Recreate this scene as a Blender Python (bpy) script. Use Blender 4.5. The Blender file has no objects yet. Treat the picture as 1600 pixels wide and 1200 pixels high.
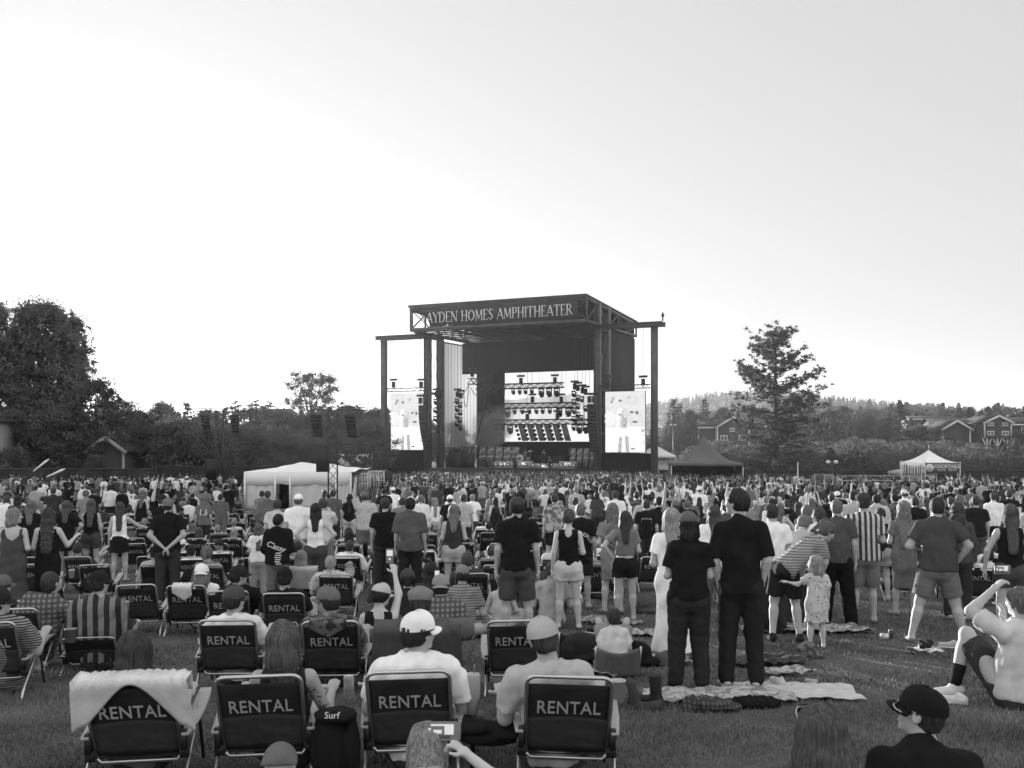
import bpy, math, random
import numpy as np
from mathutils import Vector, Matrix
random.seed(7); RS = np.random.RandomState(11)
sc = bpy.context.scene
COL = sc.collection
R = math.radians
# ------------------------------------------------------------------ camera, sky, sun, exposure
EYE = 5.3                    # eye height over the flat ground by the stage
FPX = 35/36*1600             # focal length in photo pixels
HZ = 690                     # horizon row in the photo
cd = bpy.data.cameras.new('camera'); cam = bpy.data.objects.new('camera', cd); COL.objects.link(cam)
cam.location = (0, 0, EYE); cam.rotation_euler = (R(90), 0, 0)
cd.lens = 35; cd.sensor_width = 36; cd.shift_y = (HZ-600)/1600; cd.clip_end = 6000; cd.clip_start = .05
cd.dof.use_dof = True; cd.dof.focus_distance = 24; cd.dof.aperture_fstop = 7.1
sc.camera = cam
SUN_EL, SUN_AZ = 4.2, -25.0
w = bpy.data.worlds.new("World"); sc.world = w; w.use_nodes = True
nt = w.node_tree; nt.nodes.clear()
sky = nt.nodes.new('ShaderNodeTexSky'); sky.sky_type = 'NISHITA'; sky.sun_disc = False
sky.sun_elevation = R(SUN_EL); sky.sun_rotation = R(SUN_AZ); sky.air_density = 1; sky.dust_density = 2.0
bw = nt.nodes.new('ShaderNodeRGBToBW'); pw = nt.nodes.new('ShaderNodeMath'); pw.operation = 'POWER'; pw.inputs[1].default_value = .20
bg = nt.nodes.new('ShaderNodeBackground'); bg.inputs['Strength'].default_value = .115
wo = nt.nodes.new('ShaderNodeOutputWorld')
nt.links.new(sky.outputs[0], bw.inputs[0]); nt.links.new(bw.outputs[0], pw.inputs[0])
# added sky brightness overhead and behind the camera, unseen, to light people's backs
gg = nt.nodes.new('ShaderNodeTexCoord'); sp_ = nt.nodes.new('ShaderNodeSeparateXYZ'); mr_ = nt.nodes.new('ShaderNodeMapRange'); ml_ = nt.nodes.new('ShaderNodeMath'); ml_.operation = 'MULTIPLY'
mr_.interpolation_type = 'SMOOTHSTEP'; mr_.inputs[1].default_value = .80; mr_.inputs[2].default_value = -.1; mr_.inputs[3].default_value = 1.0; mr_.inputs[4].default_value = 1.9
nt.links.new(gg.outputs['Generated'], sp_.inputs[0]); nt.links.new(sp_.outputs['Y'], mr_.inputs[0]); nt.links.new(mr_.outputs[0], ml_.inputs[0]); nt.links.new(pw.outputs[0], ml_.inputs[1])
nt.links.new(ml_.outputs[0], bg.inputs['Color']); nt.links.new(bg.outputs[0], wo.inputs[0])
ld = bpy.data.lights.new('sun', 'SUN'); ld.energy = 2.9; ld.angle = R(.5); ld.color = (1, 1, 1)
sun = bpy.data.objects.new('sun', ld); COL.objects.link(sun)
sd = Vector((math.sin(R(SUN_AZ))*math.cos(R(SUN_EL)), math.cos(R(SUN_AZ))*math.cos(R(SUN_EL)), math.sin(R(SUN_EL))))
sun.rotation_euler = sd.to_track_quat('Z', 'Y').to_euler(); sun.location = (0, 0, 60)
vs = sc.view_settings; vs.view_transform = 'Standard'; vs.look = 'None'; vs.exposure = 2.38; vs.gamma = 1; vs.use_curve_mapping = False
sc.render.film_transparent = False
cy = sc.cycles; cy.max_bounces = 6; cy.diffuse_bounces = 3; cy.transparent_max_bounces = 6; cy.volume_bounces = 0
# ------------------------------------------------------------------ helpers
def tag(o, label=None, cat=None, group=None, kind=None):
    if label: o['label'] = label
    if cat: o['category'] = cat
    if group: o['group'] = group
    if kind: o['kind'] = kind
    return o
def empty(name, loc=(0,0,0), rz=0, **k):
    o = bpy.data.objects.new(name, None); COL.objects.link(o); o.empty_display_size = .1
    o.location = loc; o.rotation_euler = (0, 0, rz); return tag(o, **k)
MESHES = 0
def make_mesh(name, V, F, mats=(), mi=None, smooth=False):
    """V (N,3); F = (M,k) array or list of arrays/lists"""
    V = np.asarray(V, np.float32).reshape(-1, 3)
    me = bpy.data.meshes.new(name)
    if isinstance(F, np.ndarray):
        M, k = F.shape; idx = F.ravel().astype(np.int32); tot = np.full(M, k, np.int32)
    else:
        tot = np.array([len(f) for f in F], np.int32); M = len(F)
        idx = np.array([i for f in F for i in f], np.int32)
    me.vertices.add(len(V)); me.vertices.foreach_set('co', V.ravel())
    me.loops.add(len(idx)); me.loops.foreach_set('vertex_index', idx)
    me.polygons.add(M); st = np.zeros(M, np.int32); st[1:] = np.cumsum(tot)[:-1]
    me.polygons.foreach_set('loop_start', st); me.polygons.foreach_set('loop_total', tot)
    if mi is not None: me.polygons.foreach_set('material_index', np.asarray(mi, np.int32))
    if smooth: me.polygons.foreach_set('use_smooth', np.ones(M, bool))
    for m in mats: me.materials.append(m)
    me.update(calc_edges=True); return me
def link(name, me, parent=None, loc=None, rot=None, **k):
    o = bpy.data.objects.new(name, me); COL.objects.link(o)
    if parent is not None: o.parent = parent
    if loc is not None: o.location = loc
    if rot is not None: o.rotation_euler = rot
    return tag(o, **k)
class MB:
    def __init__(s): s.v = []; s.f = []; s.m = []; s.cur = 0
    def add(s, vs_, fs):
        b = len(s.v); s.v += [tuple(v) for v in vs_]; s.f += [[b+i for i in f] for f in fs]; s.m += [s.cur]*len(fs); return s
    def box(s, c, d, rz=0, M=None):
        x, y, z = d[0]/2, d[1]/2, d[2]/2
        P = [Vector((a*x, b*y, e*z)) for e in (-1,1) for b in (-1,1) for a in (-1,1)]
        if M is None: M = Matrix.Rotation(rz, 3, 'Z')
        P = [M @ p + Vector(c) for p in P]
        return s.add(P, [[0,2,3,1],[4,5,7,6],[0,1,5,4],[2,6,7,3],[0,4,6,2],[1,3,7,5]])
    def bar(s, a, b, wd, h=None, up=(0,0,1)):
        a, b = Vector(a), Vector(b); d = b-a; L = d.length
        if L < 1e-6: return s
        d /= L; u = Vector(up)
        if abs(d.dot(u)) > .98: u = Vector((0,1,0)) if abs(d.y) < .9 else Vector((1,0,0))
        x = d.cross(u).normalized(); z = x.cross(d).normalized()
        return s.box((a+b)/2, (wd, L, h or wd), M=Matrix((x, d, z)).transposed())
    def tube(s, pts, r, n=8, closed=False, caps=True):
        pts = [Vector(p) for p in pts]; N = len(pts); rr = r if isinstance(r, (list, tuple)) else [r]*N
        V = []; u = None
        for i, p in enumerate(pts):
            if closed: d = pts[(i+1) % N]-pts[i-1]
            else: d = pts[min(i+1, N-1)]-pts[max(i-1, 0)]
            d.normalize()
            if u is None:
                u = d.orthogonal().normalized()
            else:
                u = (u - d*u.dot(d));
                u = u.normalized() if u.length > 1e-6 else d.orthogonal().normalized()
            w_ = d.cross(u)
            for k in range(n):
                a = 2*math.pi*k/n; V.append(p + (u*math.cos(a)+w_*math.sin(a))*rr[i])
        F = []
        for i in range(N if closed else N-1):
            j = (i+1) % N
            for k in range(n): F.append([i*n+k, i*n+(k+1) % n, j*n+(k+1) % n, j*n+k])
        if not closed and caps: F += [list(range(n))[::-1], [(N-1)*n+k for k in range(n)]]
        return s.add(V, F)
    def lathe(s, prof, c=(0,0,0), n=16, M=None):
        V = []
        for r_, z in prof:
            for k in range(n):
                a = 2*math.pi*k/n; p = Vector((r_*math.cos(a), r_*math.sin(a), z))
                V.append((M @ p if M else p) + Vector(c))
        F = [[i*n+k, i*n+(k+1) % n, (i+1)*n+(k+1) % n, (i+1)*n+k] for i in range(len(prof)-1) for k in range(n)]
        if prof[0][0] > 1e-4: F.append(list(range(n))[::-1])
        if prof[-1][0] > 1e-4: F.append([(len(prof)-1)*n+k for k in range(n)])
        return s.add(V, F)
    def prism(s, poly, y0, y1):           # polygon in XZ extruded along Y
        n = len(poly); V = [(x, y0, z) for x, z in poly]+[(x, y1, z) for x, z in poly]
        F = [list(range(n)), list(range(n, 2*n))[::-1]]+[[i, n+i, n+(i+1) % n, (i+1) % n] for i in range(n)]
        return s.add(V, F)
    def sheet(s, fn, nu, nv, th=0.0):     # fn(u,v)->(x,y,z)
        G = [[Vector(fn(i/nu, j/nv)) for j in range(nv+1)] for i in range(nu+1)]
        V = [G[i][j] for i in range(nu+1) for j in range(nv+1)]
        q = lambda i, j: i*(nv+1)+j
        F = [[q(i,j), q(i+1,j), q(i+1,j+1), q(i,j+1)] for i in range(nu) for j in range(nv)]
        if th:
            nn = len(V); N = [Vector((0,0,0)) for _ in V]
            for f in F:
                m = (V[f[1]]-V[f[0]]).cross(V[f[3]]-V[f[0]])
                for i in f: N[i] += m
            V = V+[V[i]-N[i].normalized()*th for i in range(nn)]
            F = F+[[nn+i for i in f[::-1]] for f in F]
            e = [q(i,0) for i in range(nu+1)]+[q(nu,j) for j in range(1,nv+1)]+[q(i,nv) for i in range(nu-1,-1,-1)]+[q(0,j) for j in range(nv-1,0,-1)]
            F += [[e[k], nn+e[k], nn+e[(k+1) % len(e)], e[(k+1) % len(e)]] for k in range(len(e))]
        return s.add(V, F)
    def mesh(s, name, mats, smooth=False):
        return make_mesh(name, s.v, s.f, mats if isinstance(mats, (list, tuple)) else [mats], s.m, smooth)
    def build(s, name, mats, parent=None, smooth=False, loc=None, rot=None, **k):
        return link(name, s.mesh(name, mats, smooth), parent, loc, rot, **k)
def copy_tree(o, parent=None):
    c = o.copy(); COL.objects.link(c); c.parent = parent
    for ch in list(o.children): copy_tree(ch, c)
    return c
# ground height under a point
_DY = [-60, -20, 0, 3, 6, 9, 12.4, 20, 29, 60, 110, 130, 3000]
_DZ = [1.2, 1.4, 1.62, 1.8, 2.04, 2.27, 2.53, 2.92, 3.28, 4.15, 5.2, 5.3, 5.3]
def sstep(x, a, b):
    t = np.clip((x-a)/(b-a), 0, 1); return t*t*(3-2*t)
def ground(x, y):
    x = np.asarray(x, float); y = np.asarray(y, float)
    z = EYE-np.interp(y, _DY, _DZ)
    a = x/np.maximum(y, 1)
    z = z + 5.0*sstep(y, 185, 260)*sstep(a, .13, .3) + 16*sstep(y, 260, 700)*sstep(a, .05, .25)
    ridge = np.interp(a, [-.5, -.15, .02, .15, .2, .25, .31, .42, .52, .7], [10, 18, 38, 51, 55, 53, 45, 30, 20, 16])
    z = z + (ridge-10)*sstep(y, 650, 1400)
    return z
def gz(x, y): return float(ground(x, y))
def X_(px, d): return (px-800)/FPX*d
def Zp(py, d): return EYE+(HZ-py)/FPX*d
# ------------------------------------------------------------------ materials (black and white photograph: grey tones only)
_M = {}
def mat(name, v, rough=.8, var=0, scale=6, bump=0, bscale=None, metal=0, emit=0, spec=.3, stretch=None, kind=None, v2=None, coord='Object'):
    if name in _M: return _M[name]
    m = bpy.data.materials.new(name); m.use_nodes = True; t = m.node_tree; N, L = t.nodes, t.links
    p = N['Principled BSDF']; p.inputs['Roughness'].default_value = rough; p.inputs['Metallic'].default_value = metal
    p.inputs['Specular IOR Level'].default_value = spec
    p.inputs['Base Color'].default_value = (v, v, v, 1)
    m.diffuse_color = (v, v, v, 1)
    if emit:
        p.inputs['Base Color'].default_value = (.0, .0, .0, 1)
        p.inputs['Emission Color'].default_value = (v, v, v, 1); p.inputs['Emission Strength'].default_value = emit
    if var or bump or kind:
        tc = N.new('ShaderNodeTexCoord'); mp = N.new('ShaderNodeMapping'); L.new(tc.outputs[coord], mp.inputs[0])
        if stretch: mp.inputs['Scale'].default_value = stretch
    if var or kind:
        rp = N.new('ShaderNodeValToRGB'); e = rp.color_ramp.elements
        lo, hi = v*(1-var), v*(1+var)
        if v2 is not None: lo, hi = v2, v
        e[0].color = (lo, lo, lo, 1); e[1].color = (hi, hi, hi, 1); e[0].position = .3; e[1].position = .7
        if kind in ('hstripe', 'vstripe'):
            tx = N.new('ShaderNodeTexWave'); tx.bands_direction = 'Z' if kind == 'hstripe' else 'X'
            tx.inputs['Scale'].default_value = scale; tx.inputs['Distortion'].default_value = .4; tx.inputs['Detail'].default_value = 0
            e[0].position = .45; e[1].position = .55
            L.new(mp.outputs[0], tx.inputs[0]); L.new(tx.outputs['Fac'], rp.inputs[0])
        elif kind == 'spots':
            tx = N.new('ShaderNodeTexVoronoi'); tx.inputs['Scale'].default_value = scale
            L.new(mp.outputs[0], tx.inputs[0]); L.new(tx.outputs['Distance'], rp.inputs[0]); e[0].position = .22; e[1].position = .3
        elif kind == 'check':
            a = N.new('ShaderNodeTexWave'); a.bands_direction = 'X'; b = N.new('ShaderNodeTexWave'); b.bands_direction = 'Z'
            for q in (a, b): q.inputs['Scale'].default_value = scale; L.new(mp.outputs[0], q.inputs[0])
            ad = N.new('ShaderNodeMath'); ad.operation = 'MULTIPLY'
            L.new(a.outputs['Fac'], ad.inputs[0]); L.new(b.outputs['Fac'], ad.inputs[1]); L.new(ad.outputs[0], rp.inputs[0]); e[0].position = .15; e[1].position = .5
        else:
            tx = N.new('ShaderNodeTexNoise'); tx.inputs['Scale'].default_value = scale; tx.inputs['Detail'].default_value = 5
            L.new(mp.outputs[0], tx.inputs[0]); L.new(tx.outputs['Fac'], rp.inputs[0])
            if kind == 'blotch': e[0].position = .46; e[1].position = .54
        if not emit: L.new(rp.outputs[0], p.inputs['Base Color'])
        if emit: L.new(rp.outputs[0], p.inputs['Emission Color'])
    if bump:
        b = N.new('ShaderNodeBump'); b.inputs['Strength'].default_value = bump; b.inputs['Distance'].default_value = .02
        tn = N.new('ShaderNodeTexNoise'); tn.inputs['Scale'].default_value = bscale or scale; tn.inputs['Detail'].default_value = 4
        L.new(mp.outputs[0], tn.inputs[0]); L.new(tn.outputs['Fac'], b.inputs['Height']); L.new(b.outputs[0], p.inputs['Normal'])
    _M[name] = m; return m
def leafmat(name, v, scale=.6):
    m = mat(name, v, .9, var=.5, scale=scale, spec=.05); t = m.node_tree; N, L = t.nodes, t.links
    p = N['Principled BSDF']; o = N['Material Output']; tr = N.new('ShaderNodeBsdfTranslucent'); mx = N.new('ShaderNodeMixShader'); mx.inputs[0].default_value = .35
    tr.inputs[0].default_value = (v*1.3,)*3+(1,); L.new(p.outputs[0], mx.inputs[1]); L.new(tr.outputs[0], mx.inputs[2]); L.new(mx.outputs[0], o.inputs[0]); return m
# ------------------------------------------------------------------ terrain and grass
xs = np.concatenate([-np.geomspace(1400, 2, 60), np.linspace(-1.5, 1.5, 7), np.geomspace(2, 1400, 60)])
ys = np.concatenate([np.linspace(-40, 60, 70), np.geomspace(62, 2600, 70)])
GX, GY = np.meshgrid(xs, ys, indexing='ij'); GZ = ground(GX, GY)
V = np.stack([GX, GY, GZ], -1).reshape(-1, 3)
n1, n2 = GX.shape; I = np.arange(n1*n2).reshape(n1, n2)
Fq = np.stack([I[:-1,:-1], I[1:,:-1], I[1:,1:], I[:-1,1:]], -1).reshape(-1, 4)
m_lawn = mat('lawn', .10, .95, var=.35, scale=1.3, bump=.6, bscale=60, spec=.1)
link('ground', make_mesh('ground', V, Fq, [m_lawn], smooth=True), kind='structure', label='mown grass lawn sloping down to the stage')
def rand_in_view(n, d0, d1, pw_=1.0, margin=.05, side=.56):
    d = d0+(d1-d0)*RS.rand(n)**pw_; a = (RS.rand(n)*2-1)*(side); return a*d, d
def grass_all():
    VV = []; F4 = []; F3 = []; off = 0
    for n, d0, d1, h, wd, pw_ in ((150000, 2.6, 9, .045, .006, .75), (130000, 9, 20, .05, .011, .8), (60000, 20, 45, .06, .03, .8)):
        x, y = rand_in_view(n, d0, d1, pw_); z = ground(x, y)
        # clumpy lawn: height follows a slow pattern
        cl = .65+.35*np.sin(x*2.1+np.sin(y*1.7)*1.3)*np.sin(y*2.7+np.sin(x*1.9))
        th = RS.rand(n)*6.283; hh = h*(.5+RS.rand(n))*cl; ln = hh*(.2+.7*RS.rand(n)); la = RS.rand(n)*6.283
        b = np.stack([x, y, z-.004], -1); s = np.stack([np.cos(th), np.sin(th), 0*th], -1)*wd/2
        t = b+np.stack([np.cos(la)*ln, np.sin(la)*ln, hh], -1); m = b+(t-b)*[.35,.35,.6]
        VV.append(np.stack([b-s, b+s, m+s*.8, m-s*.8, t], 1).reshape(-1, 3))
        k = np.arange(n)[:, None]*5+off; off += 5*n
        F4.append(k+[0,1,2,3]); F3.append(k+[3,2,4])
    V = np.concatenate(VV); F4 = np.concatenate(F4); F3 = np.concatenate(F3)
    me = bpy.data.meshes.new('grass'); me.vertices.add(len(V)); me.vertices.foreach_set('co', V.astype(np.float32).ravel())
    idx = np.concatenate([F4.ravel(), F3.ravel()]).astype(np.int32); me.loops.add(len(idx)); me.loops.foreach_set('vertex_index', idx)
    tot = np.concatenate([np.full(len(F4), 4), np.full(len(F3), 3)]).astype(np.int32); st = np.zeros(len(tot), np.int32); st[1:] = np.cumsum(tot)[:-1]
    me.polygons.add(len(tot)); me.polygons.foreach_set('loop_start', st); me.polygons.foreach_set('loop_total', tot)
    me.materials.append(mat('grass_blade', .15, .7, var=.45, scale=1.1, spec=.15)); me.update(calc_edges=True)
    link('grass', me, kind='stuff', label='short grass blades of the lawn')
grass_all()
# ------------------------------------------------------------------ vegetation
def tfield(C, size, n_each, jit, rs, flat=1.0):
    """leaf-sized quads scattered around clump centres C (k,4: xyz radius)"""
    out = []
    for c in C:
        n = max(4, int(n_each*(c[3]**2)))
        d = rs.normal(size=(n, 3)); d /= np.linalg.norm(d, axis=1)[:, None]
        r = c[3]*(np.abs(rs.normal(size=n))*.62+.08)[:, None]; p = c[:3]+d*r*[1, 1, flat]
        out.append(p)
    P = np.concatenate(out); n = len(P)
    a = rs.normal(size=(n, 3)); a /= np.linalg.norm(a, axis=1)[:, None]
    b = np.cross(a, rs.normal(size=(n, 3))); b /= np.linalg.norm(b, axis=1)[:, None]
    s = size*(.5+rs.rand(n))[:, None]
    V = np.stack([P-a*s, P-b*s*.55, P+a*s, P+b*s*.55], 1).reshape(-1, 3)
    return V
def quads(V): return np.arange(len(V)).reshape(-1, 4)
m_leafD = leafmat('leaves_dark', .11)
m_leafM = leafmat('leaves_mid', .11)
m_leafL = leafmat('leaves_pale', .13)
m_bark = mat('bark', .06, .95, var=.4, scale=4, bump=.8, bscale=12)
def clumps(kind, h, wd, rs):
    """clump centres for a crown; total height h, crown width wd"""
    C = []
    if kind == 'broad':
        n = int(110+h*5)
        for _ in range(n):
            u = rs.rand(); z = h*(.22+.74*u); prof = math.sin(math.pi*min(1, (u*.85+.15)))**.6
            a = rs.rand()*6.283; r = wd/2*prof*(rs.rand()**.5)*.9
            C.append((r*math.cos(a), r*math.sin(a), z, wd*.085*(.5+.9*rs.rand())))
    elif kind == 'column':
        for _ in range(int(50+h*3)):
            u = rs.rand(); z = h*(.12+.86*u); prof = (1-u)**.55*min(1, .5+u*2)
            a = rs.rand()*6.283; r = wd/2*prof*(rs.rand()**.5)
            C.append((r*math.cos(a), r*math.sin(a), z, wd*.2*(.5+.6*rs.rand())*(.15+.85*prof)))
    elif kind == 'conifer':
        lv = int(h*1.3)
        for i in range(lv):
            u = i/lv; z = h*(.1+.89*u); rr = wd/2*(1-u)**.85+.12; k = max(3, int(9*(1-u)+2))
            a0 = rs.rand()*6.28
            for j in range(k):
                a = a0+6.283*j/k+rs.rand()*.4; r = rr*(.45+.55*rs.rand())
                C.append((r*math.cos(a), r*math.sin(a), z-rr*.15, .16*wd*(.5+.5*(1-u))*(.5+.6*rs.rand())))
    elif kind == 'bush':
        for _ in range(130):
            a = rs.rand()*6.283; e = rs.rand(); r = wd/2*(rs.rand()**.4)*math.cos(e*1.35)*.9
            C.append((r*math.cos(a), r*math.sin(a), h*.85*math.sin(e*1.45)+.1*h, wd*.07*(.5+.9*rs.rand())))
    return np.array(C)
def limbs(mb, C, h, trunk_r, rs, k=14, base=.25):
    mb.tube([(0,0,-.3), (.02*h*.2, 0, h*.3), (0, .01*h, h*.6), (0, 0, h*.93)], [trunk_r*1.25, trunk_r, trunk_r*.6, trunk_r*.1], 8)
    for c in C[rs.permutation(len(C))[:k]]:
        z0 = max(h*base*.6, c[2]*(.55+.2*rs.rand())-.1*h)
        mb.tube([(0,0,z0), (c[0]*.45, c[1]*.45, (z0+c[2])/2+.02*h), tuple(c[:3])], [trunk_r*.4, trunk_r*.25, trunk_r*.06], 5)
TREE_P = {}
def tree_proto(kind, h, wd, leafm, size, dens, seed, trunk_r=None):
    key = (kind, h, wd, leafm.name, seed)
    if key in TREE_P: return TREE_P[key]
    rs = np.random.RandomState(seed); C = clumps(kind, h, wd, rs)
    V = tfield(C, size, dens, 0, rs, .8); crown = make_mesh('crown', V, quads(V), [leafm])
    mb = MB(); limbs(mb, C, h, trunk_r or h*.018, rs, 16); trunk = mb.mesh('trunk', m_bark, True)
    TREE_P[key] = (crown, trunk); return TREE_P[key]
def tree(name, px, d, P, label, cat='tree', group=None, s=1, rz=0, sz=None, dz=0, x=None):
    x = X_(px, d) if x is None else x
    r = empty(name, (x, d, gz(x, d)+dz), rz, label=label, cat=cat, group=group); r.scale = (s, s, sz or s)
    link('crown', P[0], r); link('trunk', P[1], r); return r
# the tall cottonwoods at the far left
def crown_from(C, size, dens, seed, m, flat=.85):
    rs = np.random.RandomState(seed); V = tfield(np.array(C), size, dens, 0, rs, flat); return make_mesh('crown', V, quads(V), [m])
def big_cottonwood(px, d, top_py, wpx, seed, label, lean=0):
    rs = np.random.RandomState(seed); x = X_(px, d); g = gz(x, d); h = Zp(top_py, d)-g; wd = wpx/FPX*d
    C = []
    for _ in range(360):
        u = rs.rand()**.9; z = h*(.26+.70*u); prof = math.sin(math.pi*(.12+.80*u))**.7*(1.05-.25*u)
        a = rs.rand()*6.283; r = wd/2*prof*(rs.rand()**.45)*.95
        C.append((r*math.cos(a)+lean*u, r*math.sin(a), z, wd*.10*(.4+.9*rs.rand())))
    for _ in range(110):       # sprigs standing out of the outline
        u = .45+.5*rs.rand(); a = rs.rand()*6.283; prof = math.sin(math.pi*(.12+.80*u))**.7
        C.append((wd/2*prof*math.cos(a)*1.05+lean*u, wd/2*prof*math.sin(a)*1.05, h*(.3+.70*u), wd*.028*(.6+rs.rand())))
    C = np.array(C); r0 = empty('cottonwood_tree', (x, d, g), 0, label=label, cat='tree', group='tall cottonwoods at the left edge')
    link('crown', crown_from(C, .15, 200, seed, leafmat('leaves_cottonwood', .17)), r0)
    mb = MB(); limbs(mb, C, h, .45, rs, 46); mb.build('trunk', m_bark, r0, True)
big_cottonwood(62, 120, 470, 150, 3, 'huge dark cottonwood with the low sun glinting through its lower crown')
big_cottonwood(98, 126, 488, 74, 4, 'tall cottonwood with ragged right edge against the bright sky', lean=1.5)
big_cottonwood(-20, 116, 462, 130, 5, 'tall dark cottonwood cut by the left photo edge')
Pb = [tree_proto('broad', 12, 10, m_leafD, .15, 170, 21+i) for i in range(3)]
Pm = [tree_proto('broad', 9, 8, m_leafM, .14, 180, 31+i) for i in range(3)]
Pc = [tree_proto('conifer', 14, 6.5, m_leafD, .17, 260, 41+i) for i in range(2)]
Pp = [tree_proto('column', 12, 3.2, m_leafD, .13, 500, 51+i) for i in range(2)]
Pbush = [tree_proto('bush', 5, 9, m_leafM, .10, 320, 61+i) for i in range(3)]
Pbushd = [tree_proto('bush', 5, 8, m_leafD, .10, 320, 71+i) for i in range(2)]
def fit(P, hproto, px, d, top, label, name, group=None, rz=None, ws=1, cat='tree'):
    x = X_(px, d); g = gz(x, d); h = Zp(top, d)-g; s = h/hproto
    return tree(name, px, d, P, label, cat, group, s*ws, rz if rz is not None else RS.rand()*6.28, s)
TL = 'trees beyond the left fence'
fit(Pb[0], 12, 150, 112, 592, 'dark rounded tree right below the ragged edge of the tall cottonwoods', 'broadleaf_tree', TL)
fit(Pb[1], 12, 95, 108, 632, 'broad dark tree in front of the tall cottonwood trunks', 'broadleaf_tree', TL, ws=1.3)
fit(Pb[2], 12, 20, 108, 640, 'low dark tree filling the left photo edge under the cottonwoods', 'broadleaf_tree', TL, ws=1.3)
fit(Pb[2], 12, 58, 130, 611, 'dark tree between the trunks of the tall cottonwoods', 'broadleaf_tree', TL, ws=1.2)  # added to close a gap where low sun reached the left lawn
fit(Pm[0], 9, 185, 140, 625, 'paler bushy tree just right of the cottonwood group', 'broadleaf_tree', TL, ws=1.2)
fit(Pm[1], 9, 215, 150, 640, 'grey-green tree left of the small house roof and behind it', 'broadleaf_tree', TL, ws=1.2)
fit(Pb[0], 12, 255, 150, 628, 'dark spreading tree above the round hedge, left of the delay tower', 'broadleaf_tree', TL)
fit(Pc[0], 14, 293, 150, 625, 'dark pointed conifer left of the left delay tower', 'conifer_tree', TL)
fit(Pm[2], 9, 325, 150, 640, 'pale bushy tree behind the left delay tower', 'broadleaf_tree', TL, ws=1.1)
for i, (px, tp) in enumerate([(352, 633), (368, 624), (391, 626), (401, 622), (413, 630), (420, 624), (381, 634)]):
    fit(Pp[i % 2], 12, px, 150+i*1.5, tp, ['first slender poplar right of the left delay tower', 'tallest left poplar of the spiky row', 'poplar at the middle of the spiky row', 'sharp topped poplar just right of the middle of the row', 'second poplar from the right end of the spiky row', 'rightmost slender poplar of the spiky row', 'short poplar left of the middle of the spiky row'][i], 'poplar_tree', 'spiky row of poplars', ws=2.1)
# lone pale tall tree at 487
def lone_tree():
    d = 150; px = 487; rs = np.random.RandomState(88); x = X_(px, d); g = gz(x, d); h = Zp(582, d)-g; wd = 9.8
    C = []
    for _ in range(170):
        u = rs.rand(); z = h*(.28+.70*u); prof = math.sin(math.pi*(.2+.66*u))**.6
        a = rs.rand()*6.283; r = wd/2*prof*(rs.rand()**.4)
        C.append((r*math.cos(a), r*math.sin(a), z, wd*.085*(.5+.9*rs.rand())))
    C = np.array(C); r0 = empty('broadleaf_tree', (x, d, g), 0, label='lone tall rounded tree with see-through crown above the treeline', cat='tree', group=TL)
    link('crown', crown_from(C, .14, 170, 89, m_leafM), r0); mb = MB(); limbs(mb, C, h, .3, rs, 30); mb.build('trunk', m_bark, r0, True)
lone_tree()
for px, d, tp, P, hp, ws, lab in [(445, 150, 642, Pm[0], 9, 1.3, 'bushy tree below the lone tall tree, to its left'), (478, 152, 648, Pb[1], 12, 1.2, 'dark tree right under the lone tall tree'), (512, 150, 640, Pb[2], 12, 1.1, 'dark tree behind the right delay tower'),
      (545, 150, 632, Pm[1], 9, 1.1, 'tree between the right delay tower and the stage wing'), (560, 146, 628, Pp[1], 12, 1.6, 'narrow pointed tree just left of the left stage wing column'), (585, 146, 638, Pb[0], 12, 1.2, 'dark tree behind the left wing column of the stage'),
      (578, 128, 655, Pm[2], 9, 1.1, 'sunlit bushy tree in front of the trees left of the stage'), (622, 150, 652, Pb[1], 12, 1.2, 'dark tree behind the left video screen'), (655, 160, 650, Pm[0], 9, 1.2, 'tree in the gap between the left video screen and the main columns'), (705, 190, 660, Pb[2], 12, 1.2, 'tree behind the translucent side wall of the stage')]:
    fit(P, hp, px, d, tp, lab, 'broadleaf_tree', TL, ws=ws)
for px, d, tp, ws, P, lab in [(235, 118, 668, 1.6, Pbushd[0], 'round dark hedge bush just right of the small house'), (285, 116, 656, 1.8, Pbush[0], 'largest round hedge bush, left of the left delay tower'), (335, 117, 664, 1.6, Pbushd[1], 'hedge bush right behind the left delay tower'),
      (385, 116, 668, 1.7, Pbush[1], 'round hedge bush behind the left half of the white tent'), (425, 117, 672, 1.5, Pbush[2], 'hedge bush behind the middle of the white tent'), (470, 118, 680, 1.5, Pbushd[0], 'low hedge bush left of the right delay tower'), (505, 120, 690, 1.3, Pbush[0], 'low bush at the foot of the right delay tower'),
      (20, 100, 700, 1.3, Pbushd[1], 'low dark bush at the left photo edge by the fence'), (150, 104, 712, 1.2, Pbushd[0], 'low dark bush in front of the left fence')]:
    fit(P, 5, px, d, tp, lab, 'hedge_bush', 'round bushes behind the left crowd', ws=ws*.55, cat='bush')
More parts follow.
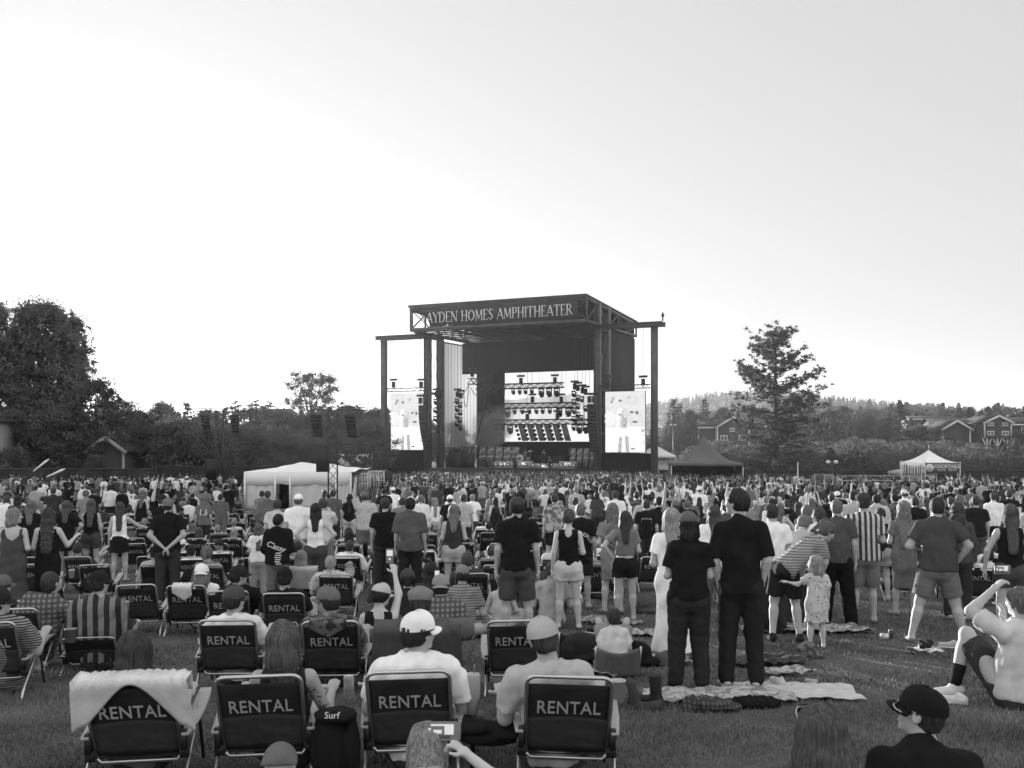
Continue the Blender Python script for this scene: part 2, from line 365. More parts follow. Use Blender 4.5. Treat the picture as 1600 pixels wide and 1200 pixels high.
# tall open pine at the right
def pine():
    d = 135; px = 1212; rs = np.random.RandomState(5); x = X_(px, d); g = gz(x, d); h = Zp(505, d)-g
    r0 = empty('pine_tree', (x, d, g), 0, label='tall open-limbed pine standing alone right of the grey peaked tent', cat='tree')
    mb = MB(); mb.tube([(0,0,-.3), (.1,0,h*.3), (-.05,0,h*.65), (.1,0,h*.97)], [.42, .36, .22, .05], 8); C = []
    nb = 122
    for i in range(nb):
        u = (i+rs.rand())/nb; z = h*(.08+.87*u)
        L = np.interp(u, [0, .2, .45, .6, .75, .9, 1], [5.0, 6.0, 6.4, 5.6, 4.6, 3.4, 1.5])*(.62+.5*rs.rand())
        a = rs.rand()*6.283; rise = L*(.05+.45*u); ex, ey = L*math.cos(a), L*math.sin(a)
        p1 = (ex*.5, ey*.5, z+rise*.25); p2 = (ex, ey, z+rise)
        mb.tube([(0,0,z), p1, p2], [.085*(1-.5*u), .05, .02], 5)
        for t in np.linspace(.32, 1, max(4, int(L*2.4))):
            q = np.array([ex*t, ey*t, z+rise*t*t])+rs.normal(size=3)*.22
            C.append((*q, .19+.22*rs.rand()))
            if rs.rand() < .7:
                q2 = q+rs.normal(size=3)*[.5,.5,.25]; C.append((*q2, .26+.2*rs.rand()))
    C.append((.1, 0, h*.97, .5)); C.append((0, 0, h*.93, .7)); C = np.array(C)
    V = tfield(C, .10, 420, 0, rs, .7); link('crown', make_mesh('crown', V, quads(V), [m_leafM]), r0); mb.build('trunk', m_bark, r0, True)
pine()
TR = 'trees on the right slope'
for px, d, tp, P, hp, ws, lab in [(1052, 260, 620, Pc[0], 14, 1.0, 'left one of two tall conifers just right of the right wing column'), (1062, 265, 626, Pc[1], 14, 1.0, 'right one of two tall conifers just right of the right wing column'),
      (1100, 270, 620, Pc[0], 14, 1.1, 'tall conifer behind the red gabled house left of the pine'), (1078, 270, 640, Pb[1], 12, 1.0, 'rounded tree between the two conifers and the single conifer'), (1130, 280, 636, Pb[0], 12, 1.1, 'rounded tree behind the gabled house roof'),
      (1424, 204, 668, Pb[0], 12, 1.2, 'tree hiding the left end of the lodge roofs'), (1297, 330, 618, Pc[1], 14, .9, 'dark conifer just right of the tall pine'), (1318, 300, 634, Pb[2], 12, 1.3, 'rounded tree right of the tall pine on the slope'), (1352, 290, 646, Pb[0], 12, 1.4, 'dark broad tree halfway between pine and right houses'),
      (1416, 290, 626, Pc[0], 14, 1.0, 'dark conifer left of the long roofed lodge'), (1467, 320, 628, Pc[1], 14, .8, 'small conifer rising over the lodge roof'), (1385, 280, 650, Pb[1], 12, 1.3, 'broad dark tree left of the long roofed lodge'),
      (1290, 220, 680, Pm[1], 9, 1.3, 'bushy tree right of the pine foot'), (1340, 210, 686, Pm[2], 9, 1.5, 'wide pale bushy tree left of the cocktail tent'), (1440, 195, 664, Pm[0], 9, 1.7, 'large pale willow behind the cocktail tent'), (1488, 195, 684, Pb[2], 12, 1.6, 'dark willow right of the cocktail tent'),
      (1592, 200, 672, Pb[1], 12, 1.0, 'rounded tree at the foot of the lodge tower'), (1510, 420, 640, Pb[0], 12, 1.4, 'tree behind the lodge roof ridge'), (1572, 430, 636, Pb[2], 12, 1.3, 'tree behind the lodge right end'), (1125, 185, 690, Pm[2], 9, 1.4, 'pale bushy tree above the grey peaked tent')]:
    fit(P, hp, px, d, tp, lab, 'conifer_tree' if P in Pc else 'broadleaf_tree', TR, ws=ws)
# masses nobody could count
def mass(name, pts, label, m, size, per, hh, ww, seed, conif=.4):
    rs = np.random.RandomState(seed); VV = []
    for (x, y) in pts:
        h = hh*(.6+.7*rs.rand()); g = gz(x, y); w_ = ww*(.7+.6*rs.rand()); con = rs.rand() < conif
        n = per; u = rs.rand(n); a = rs.rand(n)*6.283
        prof = ((1-u)**.8+.05)*.55 if con else np.sin(math.pi*(.12+.82*u))**.6
        r = w_/2*prof*rs.rand(n)**.35*(1+.25*np.sin(a*3+u*9))
        P = np.stack([x+r*np.cos(a), y+r*np.sin(a), g+h*(u*(1.15 if con else .95)+.02)], -1)
        s = size*(.5+rs.rand(n))[:, None]; A = rs.normal(size=(n, 3)); A /= np.linalg.norm(A, axis=1)[:, None]
        B = np.cross(A, rs.normal(size=(n, 3))); B /= np.linalg.norm(B, axis=1)[:, None]
        VV.append(np.stack([P-A*s, P-B*s*.6, P+A*s, P+B*s*.6], 1).reshape(-1, 3))
    V = np.concatenate(VV); link(name, make_mesh(name, V, quads(V), [m]), kind='stuff', label=label)
rs_ = np.random.RandomState(3)
p = []
while len(p) < 460:
    y = 262+740*rs_.rand()**1.3; a = -.1+.75*rs_.rand(); p.append((a*y, y))
mass('hillside_woods', p, 'mixed woods covering the slope behind the right houses', mat('woods', .07, .85, var=.5, scale=.08), .6, 420, 8, 12, 5, .45)
p = []
while len(p) < 2600:
    y = 950+560*rs_.rand()**.6; a = -.12+.85*rs_.rand(); p.append((a*y, y))
mass('ridge_forest', p, 'distant conifer forest along the hill ridge', mat('far_forest', .05, .9, var=.3, scale=.02), 1.1, 44, 9, 8, 6, .8)
p = []
while len(p) < 130:
    y = 142+48*rs_.rand(); a = .155+.42*rs_.rand(); p.append((a*y, y))
mass('willow_thicket', p, 'dense willow thicket filling the low ground right of the stage', m_leafM, .2, 900, 4.4, 7, 7, .12)
p = [( (-.56+.44*rs_.rand())*q, q) for q in 160+120*rs_.rand(110)]
mass('far_left_woods', p, 'line of distant woods beyond the left bushes', m_leafD, .4, 420, 7.4, 11, 8, .35)
# radio masts on the ridge, thin
for px_, tp in ((1081, 585), (1091, 583)):
    d = 1500; mb = MB(); x = X_(px_, d); mb.tube([(0,0,0), (0,0,Zp(tp, d)-gz(x, d))], .28, 4)
    mb.build('radio_mast', mat('mast_grey', .5, .6), None, loc=(x, d, gz(x, d)), label='hair-thin radio mast on the ridge, '+('left' if px_ == 1081 else 'right')+' of the pair', cat='mast', group='radio masts on the ridge')
# haze
def haze():
    mb = MB(); mb.box((0, 1280, 54.5), (3300, 2760, 111))
    m = bpy.data.materials.new('haze'); m.use_nodes = True; t = m.node_tree; t.nodes.clear()
    pv = t.nodes.new('ShaderNodeVolumePrincipled'); pv.inputs['Color'].default_value = (.9,.9,.9,1); pv.inputs['Density'].default_value = HAZE; pv.inputs['Anisotropy'].default_value = .4
    o = t.nodes.new('ShaderNodeOutputMaterial'); t.links.new(pv.outputs[0], o.inputs['Volume'])
    mb.build('haze', m, kind='stuff', label='thin evening haze')
HAZE = .00017
haze()
# ------------------------------------------------------------------ the stage (local frame: x to the right along the front, y into depth, z up)
S0 = (9.24, 125.0); SA = math.atan2(-.423, .906)
UX, UY = (.906, -.423), (.423, .906)
def sx(px, L):
    a = (px-800)/FPX; return (a*(S0[1]+UY[1]*L)-S0[0]-UY[0]*L)/(UX[0]-UX[1]*a)
def sz(py, X, L): return EYE+(HZ-py)/FPX*(S0[1]+UX[1]*X+UY[1]*L)
def SP(px, py, L): X = sx(px, L); return (X, L, sz(py, X, L))
def slocal(name, **k):
    return empty(name, (S0[0], S0[1], 0), SA, **k)
def at_stage(x, y, z=0): return (S0[0]+UX[0]*x+UY[0]*y, S0[1]+UX[1]*x+UY[1]*y, z)
m_steel = mat('painted_steel', .085, .55, var=.25, scale=.8)
m_steeld = mat('dark_steel', .04, .55, var=.25, scale=.8)
m_roof = mat('roof_deck', .05, .7)
m_black = mat('black_cloth', .012, .95)
m_blk = mat('black_plastic', .018, .5)
m_alu = mat('aluminium', .45, .35, metal=.8)
m_grey = mat('grey_metal', .2, .5, metal=.3)
m_white = mat('white_fabric', .78, .8)
def emis(name, v): return mat(name, v, .8, emit=EXPF)
EXPF = .195                       # screens are as bright as the sky at this exposure
def translucent(name, v, mix=.5, transp=0.0):
    m = bpy.data.materials.new(name); m.use_nodes = True; t = m.node_tree; N, L = t.nodes, t.links; N.clear()
    d = N.new('ShaderNodeBsdfDiffuse'); tr = N.new('ShaderNodeBsdfTranslucent'); mx = N.new('ShaderNodeMixShader'); o = N.new('ShaderNodeOutputMaterial')
    for q in (d, tr): q.inputs[0].default_value = (v, v, v, 1)
    mx.inputs[0].default_value = mix; L.new(d.outputs[0], mx.inputs[1]); L.new(tr.outputs[0], mx.inputs[2])
    if transp:
        tp = N.new('ShaderNodeBsdfTransparent'); m2 = N.new('ShaderNodeMixShader'); m2.inputs[0].default_value = transp
        L.new(mx.outputs[0], m2.inputs[1]); L.new(tp.outputs[0], m2.inputs[2]); L.new(m2.outputs[0], o.inputs[0])
    else: L.new(mx.outputs[0], o.inputs[0])
    return m
W = 25.3; ZT, ZB = 23.6, 20.3; ZR = 22.4; DP = 20.0
st = slocal('concert_stage', label='tall steel roofed open-air concert stage at the far end of the lawn', cat='stage')
# columns
for cx in (-W, 0):
    for L in (4.4, 8.0):
        mb = MB(); c = (cx, L)
        zt = ZT-.3 if cx == 0 else ZB
        mb.box((cx, L, zt/2), (.28, .75, zt)); mb.box((cx-.36, L, zt/2), (.06, .95, zt)); mb.box((cx+.36, L, zt/2), (.06, .95, zt))
        mb.build('column', m_steel, st)
    mb = MB()
    for z0, z1 in ((1.5, 6), (6.6, 11.8), (12.4, 19.6)):
        mb.tube([(cx, 4.7, z0), (cx, 7.7, z1)], .045, 5); mb.tube([(cx, 7.7, z0), (cx, 4.7, z1)], .045, 5)
        mb.box((cx, 6.2, z1+.3), (.3, 3.2, .35))
    mb.build('bracing', m_steel, st)
for s_, cx in ((-1, -W-7.2), (1, 7.6)):
    mb = MB(); h = 20.0
    mb.box((cx, 4.4, h/2), (.3, .6, h)); mb.box((cx, 4.4-.3, h/2), (.75, .06, h)); mb.box((cx, 4.4+.3, h/2), (.75, .06, h)); mb.build('wing_column', m_steel, st)
    x0, x1 = (cx-1.1, -W+.4) if s_ < 0 else (-.4, cx+1.2)
    mb = MB()
    for yy in (3.9, 5.2):
        mb.box(((x0+x1)/2, yy, h+.35), (x1-x0, .35, .12)); mb.box(((x0+x1)/2, yy, h-.1), (x1-x0, .35, .12)); mb.box(((x0+x1)/2, yy, h+.12), (x1-x0, .06, .4))
    for k in range(6): mb.box((x0+.4+(x1-x0-.8)*k/5, 4.55, h+.1), (.2, 1.2, .25))
    mb.build('wing_beam', m_steel, st)
mb = MB(); mb.tube([(8.7, 4.4, 20.5), (8.7, 4.4, 21.6)], .09, 6); mb.box((8.7, 4.4, 21.2), (.3, .3, .35)); mb.build('weather_mast', m_steeld, st)
# roof slab (sloping back) with purlins
mb = MB(); t_ = .35
P = [(-W-.25, -.5, ZT), (.3, -.5, ZT), (.3, DP+.3, ZR), (-W-.25, DP+.3, ZR)]
mb.add([(x, y, z+dz) for dz in (0, .22) for x, y, z in P], [[0,1,2,3][::-1], [4,5,6,7], [0,1,5,4], [1,2,6,5], [2,3,7,6], [3,0,4,7]]); mb.build('roof', m_roof, st)
mb = MB()
for L in np.linspace(1.5, DP-1, 9):
    z = ZT+(ZR-ZT)*L/DP-.2; mb.box((-W/2, L, z), (W, .18, .36))
    mb.box((-W/2, L, ZB+.1), (W-.4, .14, .2))
    n = 14
    for k in range(n):
        x0, x1 = -W+.3+(W-.6)*k/n, -W+.3+(W-.6)*(k+1)/n
        a, b = ((x0, L, ZB+.15), (x1, L, z-.1)) if k % 2 else ((x0, L, z-.1), (x1, L, ZB+.15)); mb.bar(a, b, .08)
for x in (-W+.3, -19, -12.6, -6.3, -.3):
    mb.box((x, DP/2, ZB-.12), (.22, DP-.6, .24))
mb.build('roof_truss', m_steeld, st)
# fascia beams and side trusses
mb = MB(); mb.box((-W/2, -.15, ZT-.28), (W+.3, .3, .55)); mb.box((-W/2, -.15, ZB+.2), (W+.2, .3, .42)); mb.box((-W/2, -.35, ZT-.05), (W+.5, .5, .1)); mb.build('fascia_beam', m_steel, st)
for cx in (-W-.15, .15):
    mb = MB(); n = 5
    mb.bar((cx, 0, ZT-.3), (cx, DP, ZR-.3), .28, .4); mb.bar((cx, 0, ZB+.15), (cx, DP, ZB+.15), .28, .3)
    for k in range(n+1):
        L = DP*k/n; zt = ZT-.3+(ZR-ZT)*k/n; mb.bar((cx, L, ZB+.2), (cx, L, zt), .2)
        if k < n:
            L2 = DP*(k+1)/n; z2 = ZT-.3+(ZR-ZT)*(k+1)/n; mb.bar((cx, L, ZB+.2), (cx, L2, z2), .15) if k % 2 == 0 else mb.bar((cx, L, zt), (cx, L2, ZB+.2), .15)
    mb.build('side_truss', m_steel, st)
mb = MB()
for k in range(9):
    x0, x1 = -W+W*k/9, -W+W*(k+1)/9; mb.box((x0+.08, .1, (ZT+ZB)/2), (.15, .15, ZT-ZB-.8))
    mb.bar((x0, .1, ZB+.4), (x1, .1, ZT-.5), .11); mb.bar((x0, .1, ZT-.5), (x1, .1, ZB+.4), .11)
mb.build('fascia_bracing', m_steel, st)
# banner
m_ban = translucent('banner_mesh', .09, .35)
mb = MB(); z0, z1 = ZB+.42, ZT-.56
mb.prism([(-25.1, z1), (-24.2, z1-.25), (-22.6, z1-.85), (-22.5, z0+.9), (-22.1, z0), (-19.9, z0), (-19.2, z0+.55), (-17.6, z0+.02), (-.9, z0), (-.9, z1)][::-1], -.36, -.34)
bn = mb.build('banner', m_ban, st)
GL = {  # strokes of serif capitals on a unit-high cell: (x0,y0,x1,y1,width); width of glyph last
 'A': [(0,0,.36,1,.05),(.36,1,.72,0,.12),(.13,.33,.56,.33,.05),(-.08,0,.1,0,.05),(.6,0,.82,0,.05),.72],
 'Y': [(.36,0,.36,.48,.11),(.36,.48,.02,1,.11),(.36,.48,.68,1,.05),(-.06,1,.12,1,.05),(.6,1,.78,1,.05),(.24,0,.48,0,.05),.7],
 'D': [(.08,0,.08,1,.11),(.08,1,.35,1,.05),(.35,1,.6,.85,.08),(.6,.85,.72,.5,.12),(.72,.5,.6,.15,.12),(.6,.15,.35,0,.08),(.35,0,.08,0,.05),(-.04,0,.1,0,.05),(-.04,1,.1,1,.05),.76],
 'E': [(.08,0,.08,1,.11),(.08,1,.5,1,.05),(.08,0,.52,0,.05),(.08,.52,.4,.52,.05),(.5,1,.5,.84,.04),(.52,0,.55,.18,.04),(-.04,0,.1,0,.05),(-.04,1,.1,1,.05),.55],
 'N': [(.08,0,.08,1,.05),(.06,1,.74,0,.12),(.74,0,.74,1,.05),(-.04,0,.2,0,.05),(-.06,1,.1,1,.05),(.62,1,.86,1,.05),.8],
 'H': [(.1,0,.1,1,.11),(.66,0,.66,1,.11),(.1,.52,.66,.52,.05),(-.02,0,.22,0,.05),(-.02,1,.22,1,.05),(.54,0,.78,0,.05),(.54,1,.78,1,.05),.76],
 'O': [(.4,0,.14,.15,.07),(.14,.15,.03,.5,.12),(.03,.5,.14,.85,.12),(.14,.85,.4,1,.07),(.4,1,.66,.85,.07),(.66,.85,.77,.5,.12),(.77,.5,.66,.15,.12),(.66,.15,.4,0,.07),.8],
 'M': [(.08,0,.12,1,.05),(.12,1,.45,.1,.12),(.45,.1,.78,1,.05),(.78,1,.84,0,.11),(-.04,0,.2,0,.05),(.72,0,.96,0,.05),.92],
 'S': [(.46,.82,.44,.96,.04),(.44,.93,.24,1,.06),(.24,1,.06,.87,.09),(.06,.87,.1,.65,.11),(.1,.65,.38,.42,.12),(.38,.42,.46,.2,.11),(.46,.2,.26,0,.08),(.26,0,.04,.08,.05),(.04,.08,.02,.22,.04),.5],
 'P': [(.08,0,.08,1,.11),(.08,1,.34,1,.05),(.34,1,.5,.85,.09),(.5,.85,.48,.6,.1),(.48,.6,.3,.48,.07),(.3,.48,.08,.5,.05),(-.04,0,.22,0,.05),(-.04,1,.1,1,.05),.54],
 'I': [(.1,0,.1,1,.11),(-.02,0,.22,0,.05),(-.02,1,.22,1,.05),.2],
 'T': [(.34,0,.34,1,.11),(.0,1,.68,1,.05),(0,1,0,.82,.04),(.68,1,.68,.82,.04),(.22,0,.46,0,.05),.68],
 'R': [(.08,0,.08,1,.11),(.08,1,.34,1,.05),(.34,1,.5,.85,.09),(.5,.85,.46,.6,.1),(.46,.6,.3,.5,.07),(.3,.5,.08,.5,.05),(.28,.5,.68,0,.11),(-.04,0,.22,0,.05),(-.04,1,.1,1,.05),.64]}
def word(txt, x0, x1, z0, hh, y, M):
    tot = sum((GL[c][-1]+.14) if c != ' ' else .45 for c in txt)-.14; k = (x1-x0)/tot; x = x0; mb = MB()
    for c in txt:
        if c == ' ': x += .45*k; continue
        for a in GL[c][:-1]:
            mb.bar((x+a[0]*k, y, z0+a[1]*hh), (x+a[2]*k, y, z0+a[3]*hh), a[4]*hh*.95, .01, up=(0,1,0))
        x += (GL[c][-1]+.14)*k
    return mb
word('AYDEN HOMES AMPHITHEATER', -22.7, -1.7, ZB+1.0, 1.35, -.385, 0).build('lettering', mat('banner_letter', .7, .7), bn)
# walls of the stage house
m_scrim = translucent('scrim', .72, .6)
mb = MB(); ztop, zb = 19.7, 4.3; n = 11
mb.box((-W+.2, (8.6+DP)/2, (ztop+zb)/2), (.05, DP-8.6, ztop-zb)); sw = mb.build('side_wall', m_scrim, st)
mb = MB()
for k in range(n): mb.box((-W+.26, 8.9+k*(DP-9)/n, (ztop+zb)/2), (.03, .03, ztop-zb-.02))
mb.box((-W+.26, (8.6+DP)/2, ztop-.1), (.08, DP-8.6, .2)); mb.box((-W+.26, (8.6+DP)/2, zb+.1), (.08, DP-8.6, .2)); mb.build('seam', m_grey, sw)
mb = MB(); mb.box((-W/2, DP+.1, 12.0), (W-.4, .15, 20.6)); mb.build('backdrop', m_black, st)
mb = MB(); mb.box((-.1, (8.4+DP)/2, 10.4), (.12, DP-8.5, 19.2)); mb.build('side_wall', mat('black_wall', .02, .9), st)
mb = MB(); mb.box((-W/2, DP-6, 17.6), (W-.8, .1, 4.6)); mb.build('border_curtain', m_black, st)
mb = MB(); mb.box((-W+3.0, DP-1.2, 10.5), (5.2, .1, 18)); mb.build('leg_curtain', m_black, st)
mb = MB(); mb.box((-W/2, 10.8, .8), (W-2, 18, 1.6)); mb.build('deck', m_blk, st)
# LED wall with its picture
X0, X1 = sx(789, 18.5), sx(938, 18.5); Z0, Z1 = sz(690, X0, 18.5), sz(577, X0, 18.5)
lw = slocal('video_wall', label='huge bright video wall at the back of the stage', cat='screen')
mb = MB(); mb.box(((X0+X1)/2, 18.62, (Z0+Z1)/2), (X1-X0+.3, .2, Z1-Z0+.3)); mb.build('housing', m_blk, lw)
mb = MB(); mb.box(((X0+X1)/2, 18.48, (Z0+Z1)/2), (X1-X0, .06, Z1-Z0)); mb.build('panel', emis('screen_white', .97), lw)
f = lambda u, v: (X0+(X1-X0)*u, Z0+(Z1-Z0)*v)
def spoly(par, name, pts, m, y=18.44, fn=None, th=.006):
    mb = MB(); mb.prism([(fn or f)(u, v) for u, v in pts][::-1], y-th, y); return mb.build(name, m, par)
spoly(lw, 'picture', [(0,.25),(1,.25),(1,.60),(.92,.62),(.84,.59),(.78,.6),(.7,.64),(.62,.61),(.52,.64),(.4,.60),(.25,.61),(.12,.57),(0,.58)], mat('screen_hill', .62, .8, emit=EXPF, var=.25, scale=.35))
spoly(lw, 'picture', [(0,.25),(.0,.36),(.25,.43),(.5,.47),(.7,.42),(1,.45),(1,.25)], mat('screen_mist', .80, .8, emit=EXPF, var=.12, scale=.5), 18.43)
# hanging gear
def truss_mb(mb, a, b, s=.42, r=.045, n=None):
    a, b = Vector(a), Vector(b); d = (b-a); Ln = d.length; d.normalize(); u = Vector((0,0,1)) if abs(d.z) < .9 else Vector((1,0,0))
    x = d.cross(u).normalized()*s/2; z = x.cross(d).normalized()*s/2; cs = [x+z, x-z, -x-z, -x+z]; n = n or max(3, int(Ln/.6))
    for c in cs: mb.bar(a+c, b+c, r*2)
    for k in range(n):
        p, q = a+d*Ln*k/n, a+d*Ln*(k+1)/n
        for i in range(4):
            c, e = cs[i], cs[(i+1) % 4]; mb.bar(p+c, q+e, r*1.1) if (k+i) % 2 else mb.bar(p+e, q+c, r*1.1)
    return mb
def hoist(par, px, py, L, cable_to=19.8):
    X, _, z = SP(px, py, L); mb = MB(); mb.box((X, L, z), (.42, .4, .85)); mb.box((X, L, z+.7), (1.1, .3, .28)); mb.tube([(X, L, z+.8), (X, L, cable_to)], .02, 4); mb.tube([(X, L, z-.5), (X-.5, L, z-1.2)], .02, 4); mb.tube([(X, L, z-.5), (X+.5, L, z-1.2)], .02, 4)
    mb.build('hoist', m_blk, par)
def lamp_mb(mb, x, y, z, s=1.0, tilt=.5):
    mb.box((x, y, z-.12*s), (.42*s, .34*s, .16*s)); mb.box((x-.22*s, y, z-.42*s), (.07*s, .1*s, .5*s)); mb.box((x+.22*s, y, z-.42*s), (.07*s, .1*s, .5*s))
    M = Matrix.Rotation(tilt, 3, 'X'); mb.lathe([(.02, .26*s), (.15*s, .22*s), (.19*s, 0), (.21*s, -.26*s), (.16*s, -.28*s)], (x, y, z-.55*s), 8, M)
LAB = {0: 'top lighting truss across the stage opening', 1: 'middle lighting truss hanging in front of the video wall', 2: 'lowest lighting truss, above the slanted lamp panels'}
for i, (p0, p1, py, lamps, big, hs) in enumerate([(745, 880, 605, [762, 772, 786, 802, 812, 821, 831], [846, 858, 870], [(814, 595), (867, 594)]), (750, 896, 635, [766, 775, 785, 804, 816, 827, 838, 848, 859, 872], [793, 874, 888], [(832, 624), (877, 624)]), (768, 920, 660, [776, 786, 920], [797, 905, 915], [(824, 651), (871, 650)])]):
    L = 15-.4*i; r = slocal('lighting_truss', label=LAB[i], cat='light truss', group='trusses hanging over the stage')
    a, b = SP(p0, py, L), SP(p1, py, L); b = (b[0], L, a[2]); mb = MB(); truss_mb(mb, a, b, .66, .085); mb.build('truss', m_blk, r)
    for q in lamps+big:
        X = sx(q, L); mb = MB(); lamp_mb(mb, X, L, a[2]-.25, 1.7 if q in big else 1.15, .4+.3*RS.rand()); mb.build('lamp', m_blk, r)
    for q in hs: hoist(r, q[0], q[1], L)
    for q in range(int(p0)+8, int(p1), 18):
        X = sx(q, L); mb = MB(); mb.tube([(X, L, a[2]+.2), (X, L, 19.8)], .012, 4); mb.build('cable', m_blk, r)
# slanted lamp panels
for k in range(6):
    L = 14; a = SP(808+k*13.4, 663, L); b = SP(815+k*13.4, 689, L); r = slocal('slanted_light_wall', label=['first slanted lamp panel from the left under the lowest truss', 'second slanted lamp panel from the left', 'third slanted lamp panel from the left', 'fourth slanted lamp panel from the left', 'fifth slanted lamp panel from the left', 'rightmost slanted lamp panel under the lowest truss'][k], cat='lamp panel', group='slanted lamp panels')
    mb = MB(); w_ = 1.0
    mb.add([(a[0]+.1, L, a[2]), (a[0]+w_, L, a[2]), (b[0]+w_, L, b[2]), (b[0]+.1, L, b[2]), (a[0]+.1, L+.08, a[2]), (a[0]+w_, L+.08, a[2]), (b[0]+w_, L+.08, b[2]), (b[0]+.1, L+.08, b[2])], [[0,1,2,3][::-1], [4,5,6,7], [0,1,5,4], [1,2,6,5], [2,3,7,6], [3,0,4,7]])
    mb.build('panel', mat('panel_grey', .16, .7, var=.5, scale=2), r)
    for j in range(4):
        t = (j+.5)/4; X = a[0]+(b[0]-a[0])*t; z = a[2]+(b[2]-a[2])*t; mb = MB(); mb.lathe([(.02, -.2), (.2, -.16), (.25, .05), (.2, .2)], (X-.15, L-.2, z), 8, Matrix.Rotation(R(90), 3, 'X')); mb.build('lamp', m_blk, r)
# vertical lamp ladders
for px_, y0, y1, L, n, lab in ((717, 616, 671, 11, 8, 'vertical string of lamps in front of the translucent wall'), (684, 616, 665, 6.2, 6, 'vertical string of lamps between the left main columns'), (900, 604, 671, 12, 9, 'vertical string of lamps at the right edge of the video wall'), (912, 610, 662, 12.5, 3, 'thin string of hoists right of the lamp ladder')):
    r = slocal('lamp_ladder', label=lab, cat='stage lights', group='vertical lamp ladders'); hoist(r, px_-2, y0, L); hoist(r, px_+3, y0+2, L+.4)
    a, b = SP(px_, y0+8, L), SP(px_+1, y1, L); mb = MB(); mb.tube([a, b], .05, 5); mb.build('frame', m_blk, r)
    for k in range(n):
        t = (k+.3)/n; z = a[2]+(b[2]-a[2])*t; X = a[0]+(.3 if k % 2 else -.3); mb = MB(); lamp_mb(mb, X, L-.15, z+.35, 1.15, .8+.5*RS.rand()); mb.build('lamp', m_blk, r)
r = slocal('motor_frame', label='black motor frame on cables at the left of the stage opening', cat='rigging'); a, b = SP(733, 596, 12), SP(748, 596, 12); mb = MB(); truss_mb(mb, a, b, .8, .06); mb.build('frame', m_blk, r); hoist(r, 738, 584, 12)
mb = MB()
for p0, p1, sag in (((693, 622), (733, 600), 16), ((736, 606), (748, 618), 4), ((724, 612), (733, 600), 30)):
    A, B = p0, p1; mb.tube([SP(A[0]+(B[0]-A[0])*t, A[1]+(B[1]-A[1])*t+sag*4*t*(1-t), 11.5) for t in np.linspace(0, 1, 10)], .05, 5)
mb.tube([SP(*q, 13) for q in ((756, 625), (754, 650), (748, 675), (742, 695), (733, 712))], .09, 6); mb.build('cable_loom', m_blk, r)
# line arrays
for px_, y0, y1, lab in ((661, 633, 701, 'curved black hang of loudspeakers left of the stage opening'), (925, 631, 706, 'curved black hang of loudspeakers right of the stage opening')):
    r = slocal('line_array', label=lab, cat='loudspeakers', group='hanging loudspeaker arrays'); L = 2.6; a = SP(px_, y0, L); b = SP(px_+2, y1, L); n = 14; hh = (a[2]-b[2])/n
    for k in range(n):
        t = k/n; mb = MB(); ang = -.02*k; M = Matrix.Rotation(ang, 3, 'X'); c = (a[0]+.12*t*t*4*(1 if px_ < 800 else .5), L+1.2*t*t*.6, a[2]-hh*(k+.5)); mb.box(c, (1.12, .6, hh*.95), M=M)
        mb.box((c[0], c[1]-.31, c[2]), (1.0, .03, hh*.7), M=M); mb.build('cabinet', m_blk, r)
    hoist(r, px_-4, y0-7, L); hoist(r, px_+3, y0-7, L)
